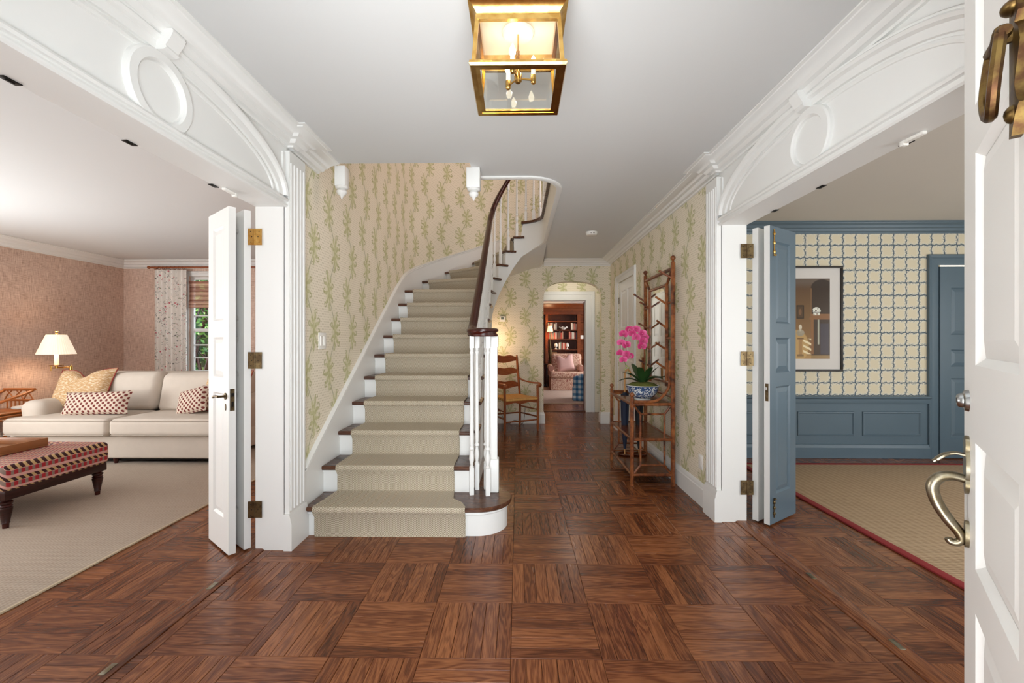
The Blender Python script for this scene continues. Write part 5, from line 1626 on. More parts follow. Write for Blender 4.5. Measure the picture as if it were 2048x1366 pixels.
for y in (HY0, HY1):                     # octagonal side frames
    for (z0, z1, top) in ((ZS[1], ZS[2], True), (ZS[0], ZS[1], False)):
        xa, xb = HX0 + 0.075, HX1 - 0.075
        zz = z1 - 0.085 if top else z0 + 0.085
        zo = z0 if top else z1
        zc = z1 if top else z0
        for seg in ([(xa, y, zo), (xa, y, zz)], [(xb, y, zo), (xb, y, zz)], [(xa, y, zz), (xb, y, zz)], [(HX0 + 0.01, y, zc), (xa, y, zz)], [(HX1 - 0.01, y, zc), (xb, y, zz)]):
            rt('side_spindle', seg, 0.0095, n=6)
# curved arms from the back posts to the shelf front
for y in (HY0, HY1): rt('curved_arm', spline([(HX1 - 0.028, y, 1.10), (HX1 - 0.030, y, 0.95), (HX1 - 0.040, y, 0.86), (HX1 - 0.10, y, 0.78), (HX1 - 0.17, y, 0.742), (HX0 + 0.02, y, 0.738)], 5), 0.0125)
# upper back: inner posts, rails, mirror
MY0, MY1 = HY0 + 0.16, HY1 - 0.16
for y in (MY0, MY1): rt('inner_post', [(HX1, y, 0.86), (HX1, y, 1.80)], 0.016)
for y in (HY0, HY1):
    s_ = 1 if y == HY0 else -1
    rt('corner_brace', [(HX1, y, 1.93), (HX1, y + s_ * 0.155, 1.79)], 0.013)
rt('back_rail', [(HX1, HY0, 1.915), (HX1, HY1, 1.915)], 0.017)
rt('back_rail', [(HX1, MY0, 1.79), (HX1, MY1, 1.79)], 0.015)
rt('back_rail', [(HX1, HY0, 0.90), (HX1, HY1, 0.90)], 0.014)
rt('back_rail', [(HX1, HY0, 0.78), (HX1, HY1, 0.78)], 0.013)
for z in (1.30, 1.62):
    for (a, b) in ((HY0, MY0), (MY1, HY1)): rt('spacer', [(HX1, a, z), (HX1, b, z)], 0.010)
mb = MB(); mb.box(HX1 - 0.002, HX1 + 0.002, MY0 + 0.012, MY1 - 0.012, 0.912, 1.778); ob('mirror', mb, 'mirror', tree, world=True)
for y in (MY0, MY1):
    s_ = 1 if y == MY0 else -1
    for i, z in enumerate((1.68, 1.46, 1.26, 1.08)):
        rt('peg', [(HX1 - 0.010, y, z - 0.06), (HX1 - 0.105, y - s_ * 0.045 * (1 if i % 2 else 0.2), z)], 0.0095)
for y in (HY0,): rt('peg', [(HX1 - 0.012, y, 1.83), (HX1 - 0.115, y + 0.03, 1.90)], 0.0095)
rt('peg', [(HX1 - 0.012, HY1, 1.70), (HX1 - 0.12, HY1 + 0.02, 1.78)], 0.0095)
# drip pans on the lowest shelf
for i, x in enumerate((1.10, 1.245)):
    mb = MB(); mb.lathe([(0.0001, 0.002), (0.060, 0.002), (0.072, 0.014), (0.076, 0.014), (0.064, -0.0005), (0.0001, -0.0005)], (x, 4.42, ZS[0] + 0.0075), 28)
    ob('drip_pan', mb, 'copper', None, 'round copper drip pan under the %s umbrella on the lowest shelf' % ('navy' if i == 0 else 'black'), 'pan', 'drip pans in the hall tree')
# umbrellas
def umbrella(x, y, mat, label, lean, handle):
    t = thing('folded_umbrella', label, 'umbrella', (x, y, ZS[0] + 0.011))
    mb = MB(); mb.tube([(0, 0, 0.0), (0, 0, 0.07)], [0.005, 0.007], 8); ob('tip', mb, 'bamboo', t)
    mb = MB(); prof = [(0.010, 0.06), (0.024, 0.18), (0.036, 0.40), (0.040, 0.58), (0.036, 0.62), (0.012, 0.64)]
    mb.lathe(prof, (0, 0, 0), 16, fn=lambda p: (p[0] * (1 + 0.12 * math.cos(8 * math.atan2(p[1], p[0]))), p[1] * (1 + 0.12 * math.cos(8 * math.atan2(p[1], p[0]))), p[2])); ob('cloth', mb, mat, t)
    mb = MB()
    if handle == 'crook': mb.tube(spline([(0, 0, 0.63), (0, 0, 0.80), (0.006, 0, 0.85), (0.03, 0, 0.875), (0.055, 0, 0.85), (0.058, 0, 0.80)], 5), 0.009, 8)
    else: mb.tube([(0, 0, 0.63), (0, 0, 0.88), (0, 0, 0.89)], [0.010, 0.012, 0.018], 10)
    ob('handle', mb, 'bamboo', t)
umbrella(1.10, 4.42, 'navy', 'folded navy umbrella with a crook handle standing in the hall tree', 0, 'crook')
umbrella(1.245, 4.42, 'blackcloth', 'folded black umbrella with a bamboo handle standing in the hall tree', 0, 'straight')

# ---- orchid in a porcelain bowl
OX, OY, OZ = 1.165, 4.02, ZS[2] + 0.0095
orc = thing('potted_orchid', 'magenta orchid in a blue and white porcelain bowl on the hall tree', 'orchid', (OX, OY, OZ))
mb = MB(); mb.lathe([(0.0001, 0.0), (0.072, 0.0), (0.076, 0.010), (0.072, 0.016), (0.098, 0.030), (0.128, 0.066), (0.142, 0.104), (0.148, 0.128), (0.156, 0.136), (0.154, 0.140), (0.143, 0.132), (0.135, 0.105), (0.0001, 0.09)], (0, 0, 0), 36); ob('bowl', mb, 'porcelain', orc)
def mossfn(p):
    return (p[0], p[1], p[2] + 0.006 * math.sin(p[0] * 130) * math.cos(p[1] * 110))
mb = MB(); mb.lathe([(0.139, 0.118), (0.130, 0.142), (0.10, 0.158), (0.05, 0.168), (0.0001, 0.170)], (0, 0, 0), 24, fn=mossfn); ob('moss', mb, 'moss', orc)
def lstrip(mb, p0, d, ln, wd, rise, droop):
    n = 8; d = Vector((math.cos(d), math.sin(d), 0)); s_ = Vector((-d.y, d.x, 0))
    vs = []; fs = []
    for i in range(n + 1):
        t = i / n; w_ = wd * math.sin(PI * min(1, (t * 0.93 + 0.07))) ** 0.7 * (1 if t < 1 else 0.05)
        c = Vector(p0) + d * (ln * t) + Vector((0, 0, rise * t - droop * t * t))
        vs += [c - s_ * w_ + Vector((0, 0, w_ * 0.35)), c, c + s_ * w_ + Vector((0, 0, w_ * 0.35))]
    for i in range(n):
        a = i * 3; fs += [(a, a + 1, a + 4, a + 3), (a + 1, a + 2, a + 5, a + 4)]
    mb.add(vs, fs)
for an, ln, wd, ri, dr in ((200, 0.20, 0.034, 0.20, 0.10), (245, 0.17, 0.034, 0.26, 0.10), (285, 0.15, 0.034, 0.24, 0.08), (310, 0.20, 0.032, 0.17, 0.12), (20, 0.22, 0.034, 0.16, 0.12), (85, 0.19, 0.036, 0.18, 0.13), (150, 0.22, 0.034, 0.13, 0.13), (340, 0.13, 0.038, 0.22, 0.06), (120, 0.12, 0.04, 0.24, 0.06)):
    mb = MB(); lstrip(mb, (0.02 * math.cos(R(an)), 0.02 * math.sin(R(an)), 0.155), R(an), ln, wd, ri, dr); ob('leaf', mb, 'leaf', orc, fixn=False, smooth=60)
# arching stems: up, over to the camera-left and down again
sp1 = spline([(0.015, 0.01, 0.16), (0.035, 0.0, 0.38), (0.010, -0.01, 0.56), (-0.075, -0.01, 0.665), (-0.145, -0.01, 0.63), (-0.175, -0.01, 0.53), (-0.180, -0.01, 0.41), (-0.155, -0.01, 0.31)], 6)
mb = MB(); mb.tube(sp1, 0.0035, 6); ob('flower_stem', mb, 'stem', orc)
mb = MB(); mb.tube([(0.045, 0.02, 0.16), (0.030, 0.005, 0.60)], 0.003, 6); ob('support_stick', mb, 'bamboo', orc)
def petal_flower(c, nrm, s_, roll):
    nrm = Vector(nrm).normalized(); ref = Vector((0, 0, 1)); x = ref.cross(nrm).normalized(); y = nrm.cross(x)
    mb = MB()
    for (ang, ln, wd) in ((90, 0.036, 0.015), (210, 0.036, 0.015), (330, 0.036, 0.015), (20, 0.040, 0.028), (160, 0.040, 0.028)):
        a = R(ang + roll); d = (math.cos(a), math.sin(a)); pd = (-d[1], d[0]); n = 6; vs = []; fs = []; uvs = []; uvv = []
        for i in range(n + 1):
            t = i / n; w_ = wd * math.sin(PI * (0.08 + 0.90 * t)) ** 0.75
            for q in (-1, 0, 1):
                u_ = (d[0] * ln * t + pd[0] * w_ * q) * s_; v_ = (d[1] * ln * t + pd[1] * w_ * q) * s_
                h_ = (0.010 * t * t - 0.006 * abs(q) * math.sin(PI * t) + (0.004 if wd > 0.02 else 0)) * s_
                vs.append(Vector(c) + x * u_ + y * v_ + nrm * h_); uvv.append((u_, v_))
        for i in range(n):
            q = i * 3
            for f in ((q, q + 1, q + 4, q + 3), (q + 1, q + 2, q + 5, q + 4)): fs.append(f); uvs.append([uvv[w_] for w_ in f])
        mb.add(vs, fs, uvs)
    mb.ball(Vector(c) + nrm * 0.008 * s_, 0.006 * s_, 8, 5)
    return mb
fl_pos = [(-0.02, -0.05, 0.640), (-0.075, -0.045, 0.635), (-0.125, -0.04, 0.600), (0.03, -0.055, 0.605), (-0.025, -0.075, 0.570), (0.035, -0.07, 0.535), (-0.145, -0.05, 0.520), (0.02, -0.085, 0.490), (-0.105, -0.06, 0.500), (-0.155, -0.045, 0.430), (-0.105, -0.065, 0.420), (-0.075, -0.06, 0.400), (-0.13, -0.05, 0.370), (0.055, -0.05, 0.570), (-0.055, -0.06, 0.605)]
for i, c in enumerate(fl_pos):
    c = (c[0] * 1.08 - 0.052, c[1], c[2] * 1.03 - 0.004)
    nrm = Vector((rnd.uniform(-0.5, 0.15), -1, rnd.uniform(-0.25, 0.35)))
    ob('flower', petal_flower(c, nrm, 1.08 if i < 9 else 0.98, rnd.uniform(-14, 14)), 'petal', orc, fixn=False, smooth=60)
for i, (x, z) in enumerate(((-0.105, 0.315), (-0.085, 0.300), (-0.115, 0.285), (-0.090, 0.265), (-0.075, 0.245))):
    mb = MB(); mb.ball((x - 0.05, -0.02, z), 0.010 - i * 0.001, 8, 6, (1, 1, 1.25)); ob('bud', mb, 'bud', orc)

# ---- small sconce behind the newel and an unseen light added to brighten the vestibule
t = thing('wall_sconce', 'small shaded brass sconce on the cupboard wall behind the newel', 'sconce', (-0.468, 6.30, 1.12))
mb = MB(); mb.tube([(0.001, 0, 0), (0.012, 0, 0)], 0.03, 16); mb.tube([(0.01, 0, 0), (0.06, 0, -0.01), (0.06, 0, 0.04)], 0.005, 8); ob('arm', mb, 'brass', t)
mb = MB(); mb.lathe([(0.045, 0.04), (0.030, 0.10), (0.028, 0.10), (0.043, 0.04)], (0.06, 0, 0), 20, cap=False); ob('shade', mb, 'shade_small', t)
point('sconce_light', (0.075, 0, 0.12), 9, (1.0, 0.70, 0.42), 0.03, t)
t = thing('vestibule_fill', 'unseen ceiling light added to brighten the vestibule behind the arch', 'ceiling light', (0.90, 7.20, 2.42))
mb = MB(); mb.lathe([(0.13, -0.0005), (0.13, -0.015), (0.0001, -0.016)], (0, 0, 0), 24); ob('base', mb, 'brass', t)
mb = MB(); mb.lathe([(0.12, -0.016), (0.10, -0.05), (0.0001, -0.07)], (0, 0, 0), 24); ob('bowl', mb, emit('opal_glass', rgb(255, 240, 220), 0.8), t)
point('vestibule_fill_glow', (0, 0, -0.14), 4.5, (1.0, 0.95, 0.88), 0.08, t)
# ------------------------------------------------------------------ living room
def rug(name, x0, x1, y0, y1, mat, bmat, bw, label, t=0.012):
    r_ = thing(name, label, 'rug', ((x0 + x1) / 2, (y0 + y1) / 2, 0.0005))
    mb = MB(); mb.cbox(x0 + bw, x1 - bw, y0 + bw, y1 - bw, 0.001, t, 0.003); ob('field', mb, mat, r_, world=True)
    for (a, b, c, d) in ((x0, x0 + bw, y0, y1), (x1 - bw, x1, y0, y1), (x0 + bw, x1 - bw, y0, y0 + bw), (x0 + bw, x1 - bw, y1 - bw, y1)):
        mb = MB(); mb.cbox(a, b, c, d, 0.001, t + 0.0008, 0.003); ob('binding', mb, bmat, r_, world=True)
    return r_
rug('living_rug', -6.0, -2.40, 0.7, 5.25, 'rug_living', 'rugbind', 0.012, 'large plain beige woven rug in the living room')
rug('dining_rug', 2.275, 5.7, 0.6, 4.47, 'rug_dining', 'rugred', 0.055, 'tan sisal rug with a red border in the dining room')
RZ = 0.0128
# ---- sofa
SX0, SX1, SYF, SYB = -5.28, -3.04, 4.28, 5.28
sofa = thing('sofa', 'cream linen rolled-arm sofa with two seat cushions in the living room', 'sofa', ((SX0 + SX1) / 2, (SYF + SYB) / 2, RZ))
def sb(name, c, h, r_, n=3, m=4, fn=None, mat='sofa', parent=sofa):
    mb = MB(); mb.rbox(c, h, r_, n, m, fn); return ob(name, mb, mat, parent, world=True, smooth=60)
sb('base', ((SX0 + SX1) / 2, (SYF + SYB) / 2 + 0.02, 0.180), ((SX1 - SX0) / 2 - 0.02, (SYB - SYF) / 2 - 0.04, 0.115), 0.02)
mb = MB(); mb.box(SX0 + 0.08, SX1 - 0.08, SYF + 0.10, SYB - 0.06, RZ + 0.03, 0.066); ob('plinth', mb, 'black', sofa, world=True)
for x in (SX0 + 0.10, (SX0 + SX1) / 2, SX1 - 0.10):
    for y in (SYF + 0.09, SYB - 0.10):
        mb = MB(); mb.lathe([(0.016, 0), (0.026, 0.055), (0.0001, 0.056)], (x, y, RZ), 10); ob('leg', mb, 'darkwood', sofa, world=True)
mid = (SX0 + SX1) / 2
def puff(hx_, hy_, hz_, a):
    def fn(q):
        f = max(0, 1 - (q.x / hx_) ** 4) * max(0, 1 - (q.y / hy_) ** 4)
        return Vector((q.x, q.y, q.z * (1 + a * f)))
    return fn
for (xa, xb) in ((SX0 + 0.02, mid - 0.004), (mid + 0.004, SX1 - 0.02)):
    hx_ = (xb - xa) / 2
    cu = sb('seat_cushion', ((xa + xb) / 2, SYF + 0.31, 0.392), (hx_, 0.325, 0.088), 0.05, 4, 6, puff(hx_, 0.33, 0.09, 0.12))
    mb = MB(); mb.tube([(xa + 0.03, SYF - 0.012, 0.466), (xb - 0.03, SYF - 0.012, 0.466), (xb - 0.008, SYF + 0.01, 0.464), (xb - 0.004, SYF + 0.3, 0.464)], 0.005, 6); mb.tube([(xa + 0.03, SYF - 0.012, 0.318), (xb - 0.03, SYF - 0.012, 0.318)], 0.005, 6)
    ob('piping', mb, 'piping', cu, world=True)
sb('back', (mid, SYB - 0.13, 0.585), ((SX1 - SX0) / 2 - 0.15, 0.11, 0.325), 0.08, 4, 6)
for (xa, xb) in ((SX0 + 0.30, mid - 0.012), (mid + 0.012, SX1 - 0.30)):
    hx_ = (xb - xa) / 2
    def bf(q, hx_=hx_):
        f = max(0, 1 - (q.x / hx_) ** 4) * max(0, 1 - (q.z / 0.25) ** 4)
        return Vector((q.x, q.y * (1 + 0.35 * f) + q.z * 0.20, q.z + 0.012 * math.sin(3 * q.x)))
    sb('back_cushion', ((xa + xb) / 2, SYB - 0.31, 0.690), (hx_, 0.095, 0.222), 0.07, 4, 6, bf)
for sx, sg in ((SX0, 1), (SX1, -1)):
    def af(q, sg=sg):
        t = (q.z + 0.20) / 0.40
        return Vector((q.x * (0.8 + 0.35 * max(0, t)) - sg * 0.035 * max(0, t), q.y, q.z + 0.05 * max(0, q.y / 0.45) ** 2))
    sb('arm', (sx + sg * 0.13, (SYF + SYB) / 2 + 0.07, 0.440), (0.125, 0.41, 0.20), 0.10, 5, 4, af)
# pillows
def pillow(name, w_, h_, t_, mat, label, loc, rot, pipe=None, chop=0.0, group=None):
    N = 14
    def sh(u_, v_, sd):
        a, b = u_ * 2 - 1, v_ * 2 - 1
        th = t_ * (max(0, 1 - a ** 4) * max(0, 1 - b ** 4)) ** 0.55
        pin = 1 - 0.07 * (1 - abs(a) ** 2) * abs(b) ** 3
        pin2 = 1 - 0.07 * (1 - abs(b) ** 2) * abs(a) ** 3
        z = b * h_ / 2 * pin - chop * math.exp(-(a / 0.28) ** 2) * max(0, (b + 0.1) / 1.1)
        return (a * w_ / 2 * pin2, sd * th / 2, z)
    mb = MB()
    for sd in (-1, 1): mb.grid(lambda u_, v_, sd=sd: sh(u_, v_, sd), N, N, ufn=lambda u_, v_: (u_ * w_, v_ * h_))
    p_ = thing(name, label, 'pillow', loc, 0, group)
    p_.rotation_euler = rot
    ob('cover', mb, mat, p_, smooth=70)
    if pipe:
        pts = [sh(i / 12, 0, 0) for i in range(12)] + [sh(1, i / 12, 0) for i in range(12)] + [sh(1 - i / 12, 1, 0) for i in range(12)] + [sh(0, 1 - i / 12, 0) for i in range(12)]
        mb = MB(); mb.tube(pts, 0.006, 6, closed=True); ob('piping', mb, pipe, p_)
    return p_
SZ = 0.488
pillow('throw_pillow', 0.62, 0.50, 0.17, 'tanfleck', 'large tan flecked square pillow with red piping at the left end of the sofa', (-4.955, 4.80, SZ + 0.235), (R(-24), R(-2), R(3)), 'pipe_red', 0.10)
pillow('throw_pillow', 0.72, 0.26, 0.13, 'sprig', 'long lumbar pillow with maroon sprigs in front of the tan pillow', (-4.535, 4.54, SZ + 0.118), (R(-20), R(-2), R(2)))
pillow('throw_pillow', 0.42, 0.30, 0.13, 'sprig', 'small maroon-sprigged pillow at the right end of the sofa', (-3.545, 4.62, SZ + 0.135), (R(-20), R(-14), R(-14)))
pillow('throw_pillow', 0.55, 0.48, 0.16, 'tanfleck', 'tan flecked pillow half hidden behind the folding door', (-3.30, 4.78, SZ + 0.225), (R(-22), R(0), R(-8)), 'pipe_red', 0.06)

# ---- ottoman
OX0, OX1, OY0, OY1 = -4.75, -3.40, 2.78, 3.52
ott = thing('ottoman', 'long ottoman in red and pink ikat stripes on dark turned legs', 'ottoman', ((OX0 + OX1) / 2, (OY0 + OY1) / 2, RZ))
mb = MB(); mb.rbox(((OX0 + OX1) / 2, (OY0 + OY1) / 2, 0.350), ((OX1 - OX0) / 2, (OY1 - OY0) / 2, 0.088), 0.035, 3, 4, puff((OX1 - OX0) / 2, (OY1 - OY0) / 2, 0.088, 0.08))
# stripes run along Y on the top and wrap the sides
for i, f in enumerate(mb.f):
    mb.u[i] = [(mb.v[q][1] + 0.3, mb.v[q][0] * (1 if abs(mb.v[q][0] - OX1) > 0.04 else 1) + (mb.v[q][2] if abs(mb.v[q][0]) < abs(OX1) + 0.04 else mb.v[q][2] * 0.0)) for q in f]
ob('cushion_top', mb, 'ikat', ott, world=True, smooth=60)
mb = MB(); mb.cbox(OX0 + 0.015, OX1 - 0.015, OY0 + 0.015, OY1 - 0.015, 0.205, 0.268, 0.004); ob('apron', mb, 'darkwood', ott, world=True)
for x in (OX0 + 0.055, OX1 - 0.055):
    for y in (OY0 + 0.055, OY1 - 0.055):
        mb = MB(); mb.lathe([(0.016, 0.0), (0.018, 0.030), (0.023, 0.034), (0.020, 0.040), (0.036, 0.135), (0.030, 0.142), (0.036, 0.148), (0.028, 0.158), (0.036, 0.166), (0.036, 0.176), (0.026, 0.182), (0.034, 0.192), (0.0001, 0.194)], (x, y, RZ), 14); ob('leg', mb, 'darkwood', ott, world=True)
# tray with a little pot of flowers
TXc, TYc = -3.975, 3.14
TZ = 0.4475
tray = thing('serving_tray', 'brown leather tray on the striped ottoman', 'tray', (TXc, TYc, TZ), R(0))
M['leather'] = plain('tan_leather', rgb(150, 98, 56), 0.45, var=0.2, scale=14)
mb = MB(); mb.cbox(-0.26, 0.26, -0.19, 0.19, 0.0, 0.010, 0.002); ob('base', mb, 'leather', tray)
for (a, b, c, d) in ((-0.26, 0.26, -0.19, -0.18), (-0.26, 0.26, 0.18, 0.19), (-0.26, -0.25, -0.18, 0.18), (0.25, 0.26, -0.18, 0.18)):
    mb = MB(); mb.cbox(a, b, c, d, 0.0102, 0.062, 0.002); ob('rim', mb, 'leather', tray)
fp = thing('flower_pot', 'small pot of pale green flowers on the tray', 'plant', (-4.03, 3.16, TZ + 0.0105))
mb = MB(); mb.lathe([(0.0001, 0), (0.035, 0), (0.048, 0.075), (0.044, 0.075), (0.0001, 0.06)], (0, 0, 0), 18); ob('pot', mb, 'plastic', fp)
for i in range(14):
    a = rnd.uniform(0, 2 * PI); r_ = rnd.uniform(0.0, 0.085)
    mb = MB(); mb.ball((r_ * math.cos(a), r_ * math.sin(a), 0.115 + rnd.uniform(-0.02, 0.035)), 0.022, 7, 5); mb.tube([(0, 0, 0.06), (r_ * math.cos(a), r_ * math.sin(a), 0.11)], 0.002, 5)
    ob('blossom', mb, 'bud' if i % 3 else 'matboard', fp)

# ---- swing-arm floor lamp behind the sofa
FLX, FLY = -5.645, 5.32
lamp = thing('floor_lamp', 'brass swing-arm floor lamp with a pleated cream shade behind the sofa', 'lamp', (FLX, FLY, RZ * 0))
mb = MB(); mb.lathe([(0.0001, 0), (0.13, 0), (0.13, 0.012), (0.03, 0.03), (0.012, 0.05), (0.0001, 0.05)], (0, 0, 0), 28); ob('base', mb, 'brass', lamp)
mb = MB(); mb.tube([(0, 0, 0.04), (0, 0, 0.93)], 0.011, 10); mb.tube([(0, 0, 0.87), (0, 0, 0.955)], 0.018, 10); mb.tube([(0, 0, 0.955), (0, 0, 0.98)], [0.012, 0.004], 8); ob('pole', mb, 'brass', lamp)
mb = MB(); mb.tube([(0, 0, 0.945), (-0.10, 0.01, 0.945), (-0.185, 0, 0.945)], 0.006, 8); mb.tube([(-0.255, 0, 0.90), (-0.255, 0, 0.965)], 0.011, 8); mb.tube([(-0.10, 0.01, 0.935), (-0.255, 0, 0.935)], 0.005, 8); ob('swing_arm', mb, 'brass', lamp)
mb = MB(); mb.tube([(-0.185, 0, 0.93), (-0.185, 0, 0.965)], 0.015, 10); mb.lathe([(0.0001, 0.965), (0.065, 0.965), (0.068, 0.972), (0.0001, 0.976)], (-0.185, 0, 0), 20); ob('candle_cup', mb, 'brass', lamp)
mb = MB(); mb.lathe([(0.022, 0.976), (0.022, 1.13), (0.0001, 1.13)], (-0.185, 0, 0), 14); ob('candle_sleeve', mb, 'plastic', lamp)
def pleat(p):
    a = math.atan2(p[1], p[0]); k_ = 1 + 0.018 * math.sin(a * 44)
    return (p[0] * k_ - 0.185, p[1] * k_, p[2])
mb = MB(); mb.lathe([(0.180, 1.110), (0.178, 1.115), (0.094, 1.352), (0.092, 1.356), (0.090, 1.352), (0.174, 1.115)], (0, 0, 0), 132, fn=pleat, cap=False); ob('shade', mb, 'shade', lamp, smooth=80)
mb = MB(); mb.lathe([(0.0001, 1.352), (0.006, 1.36), (0.014, 1.372), (0.008, 1.388), (0.018, 1.398), (0.0001, 1.408)], (-0.185, 0, 0), 12); mb.tube([(-0.185, 0, 1.13), (-0.185, 0, 1.36)], 0.003, 6); mb.tube([(-0.275, 0, 1.350), (-0.095, 0, 1.350)], 0.002, 5); ob('finial', mb, 'brass', lamp)
point('floor_lamp_light', (-0.185, 0, 1.25), 9, (1.0, 0.82, 0.62), 0.04, lamp)

# ---- rattan chair at the far left
rc = thing('rattan_chair', 'honey rattan armchair against the wall beyond the left end of the sofa', 'chair', (-6.04, 4.92, 0.0135))
def rp_(name, pts, r_, mat='rattan_light'):
    mb = MB(); mb.tube(pts, r_, 8); return ob(name, mb, mat, rc, world=True)
ax0, ax1, ay0, ay1 = -6.225, -5.875, 4.62, 5.10
for x in (ax0, ax1):
    for y in (ay0, ay1): rp_('leg', [(x, y, 0.014), (x, y, 0.42)], 0.017)
    rp_('arm_rail', spline([(x, ay1, 0.685), (x, ay1 - 0.05, 0.66), (x, ay0 + 0.10, 0.56), (x, ay0, 0.50), (x, ay0 - 0.01, 0.42)], 5), 0.016)
rp_('back_rail', [(ax0 - 0.01, ay1, 0.690), (ax1 + 0.02, ay1, 0.690)], 0.018)
rp_('back_rail', [(ax0, ay1, 0.560), (ax1, ay1, 0.560)], 0.013)
for i in range(7):
    x = ax0 + 0.03 + i * 0.05
    rp_('back_spindle', [(x, ay1, 0.42), (x, ay1, 0.56)], 0.008)
for i in range(3):
    x = ax0 + i * 0.117
    rp_('back_lattice', spline([(x, ay1, 0.56), (x + 0.03, ay1, 0.62), (x + 0.10, ay1, 0.685)], 4), 0.007); rp_('back_lattice', spline([(x + 0.115, ay1, 0.56), (x + 0.08, ay1, 0.62), (x + 0.02, ay1, 0.685)], 4), 0.007)
for z in (0.44, 0.405, 0.37): rp_('seat_rail', [(ax0 - 0.01, ay0, z), (ax1 + 0.01, ay0, z)], 0.017); rp_('seat_rail', [(ax1, ay0, z), (ax1, ay1, z)], 0.015)
mb = MB(); mb.rbox(((ax0 + ax1) / 2, (ay0 + ay1) / 2, 0.44), ((ax1 - ax0) / 2 - 0.01, (ay1 - ay0) / 2 - 0.01, 0.025), 0.02, 2); ob('seat', mb, 'rattan_light', rc, world=True)
t = thing('side_table', 'small round white-topped table between sofa and rattan chair', 'table', (-5.70, 4.86, RZ))
mb = MB(); mb.lathe([(0.0001, 0.49), (0.10, 0.49), (0.105, 0.50), (0.10, 0.512), (0.0001, 0.512)], (0, 0, 0), 28); ob('top', mb, 'plastic', t)
mb = MB(); mb.lathe([(0.09, 0), (0.09, 0.012), (0.018, 0.03), (0.014, 0.49), (0.0001, 0.49)], (0, 0, 0), 14); ob('pedestal', mb, 'plastic', t)

# ---- window with blind and curtain
win = thing('window_1', 'white divided-light living room window beyond the sofa', None, ((WX0 + WX1) / 2, LY1, WZ0), kind='structure')
wy = LY1 + 0.05
def wb(name, x0, x1, z0, z1, y0=None, y1=None, par=win):
    mb = MB(); mb.cbox(x0, x1, wy - 0.02 if y0 is None else y0, wy + 0.02 if y1 is None else y1, z0, z1, 0.003); return ob(name, mb, 'white', par, world=True)
wb('frame_stile', WX0, WX0 + 0.05, WZ0, WZ1); wb('frame_stile', WX1 - 0.05, WX1, WZ0, WZ1)
wb('frame_rail', WX0 + 0.05, WX1 - 0.05, WZ0, WZ0 + 0.06); wb('frame_rail', WX0 + 0.05, WX1 - 0.05, WZ1 - 0.05, WZ1)
wb('meeting_rail', WX0 + 0.05, WX1 - 0.05, 1.425, 1.475, wy - 0.03, wy + 0.02)
cols_ = 3; gx0, gx1 = WX0 + 0.05, WX1 - 0.05; cw = (gx1 - gx0) / cols_
for i in range(1, cols_): wb('muntin', gx0 + i * cw - 0.010, gx0 + i * cw + 0.010, WZ0 + 0.06, WZ1 - 0.05, wy - 0.012, wy + 0.012)
zrow = [WZ0 + 0.06, 1.01, 1.215, 1.425, 1.475, 1.68, 1.90, 2.08, WZ1 - 0.05]
for i, z in enumerate(zrow[1:-1]):
    if abs(z - 1.425) > 0.001 and abs(z - 1.475) > 0.001: wb('muntin', gx0, gx1, z - 0.010, z + 0.010, wy - 0.010, wy + 0.010)
for (a, b) in zip(zrow, zrow[1:]):
    if b - a < 0.06: continue
    for i in range(cols_):
        mb = MB(); mb.box(gx0 + i * cw + 0.008, gx0 + (i + 1) * cw - 0.008, wy - 0.002, wy + 0.002, a + 0.004, b - 0.004); ob('pane', mb, 'glass', win, world=True)
casing(17, LY1, 'x', -1, WX0, WX1, WZ1, 0.08, 'white casing of the living room window', z0=WZ0 - 0.02)
mb = MB(); mb.cbox(WX0 - 0.10, WX1 + 0.10, LY1 - 0.06, LY1 + 0.03, WZ0 - 0.045, WZ0 - 0.015, 0.004); struct('trim_18', mb, 'white', 'white sill of the living room window')
bl = thing('bamboo_blind', 'brown woven bamboo blind half drawn over the living room window', 'blind', ((WX0 + WX1) / 2, LY1 - 0.01, 1.78))
mb = MB(); z = 2.20
while z > 1.80:
    h_ = rnd.uniform(0.005, 0.010); d = rnd.uniform(-0.003, 0.003) - (0.018 if z < 1.92 else 0.0)
    mb.box(WX0 + 0.015, WX1 - 0.015, LY1 - 0.010 + d, LY1 - 0.004 + d, z - h_, z - 0.001); z -= h_ + 0.0006
ob('reeds', mb, 'reed', bl, kind='stuff', world=True, smooth=0)
mb = MB(); mb.cbox(WX0 + 0.012, WX1 - 0.012, LY1 - 0.02, LY1 + 0.012, 2.20, 2.222, 0.002); ob('head_rail', mb, 'reed', bl, world=True)
rod = thing('curtain_rod', 'thin dark wooden curtain rod above the living room window', 'curtain rod', (-4.85, LY1 - 0.11, 2.42))
mb = MB(); mb.tube([(-5.74, LY1 - 0.11, 2.425), (-4.0, LY1 - 0.11, 2.425)], 0.014, 10); ob('pole', mb, 'chairwood', rod, world=True)
for x in (-5.76, -3.98): mb = MB(); mb.ball((x, LY1 - 0.11, 2.425), 0.024, 12, 8); ob('finial', mb, 'chairwood', rod, world=True)
for x in (-5.71, -4.04): mb = MB(); mb.tube([(x, LY1 - 0.001, 2.425), (x, LY1 - 0.11, 2.425)], 0.010, 8); ob('bracket', mb, 'chairwood', rod, world=True)
cur = thing('curtain', 'white linen curtain printed with pink and green sprigs left of the window', 'curtain', (-5.47, LY1 - 0.10, 0.02))
NF = 60
def cpt(u_, v_):
    wid = 0.50 - 0.05 * math.sin(PI * min(1, v_ * 1.15)) * 0
    x = -5.675 + wid * u_
    amp = 0.030 + 0.012 * (1 - v_)
    return (x, LY1 - 0.10 + amp * math.sin(u_ * 2 * PI * 6.5) + 0.008 * math.sin(u_ * 23), 0.03 + 2.36 * v_)
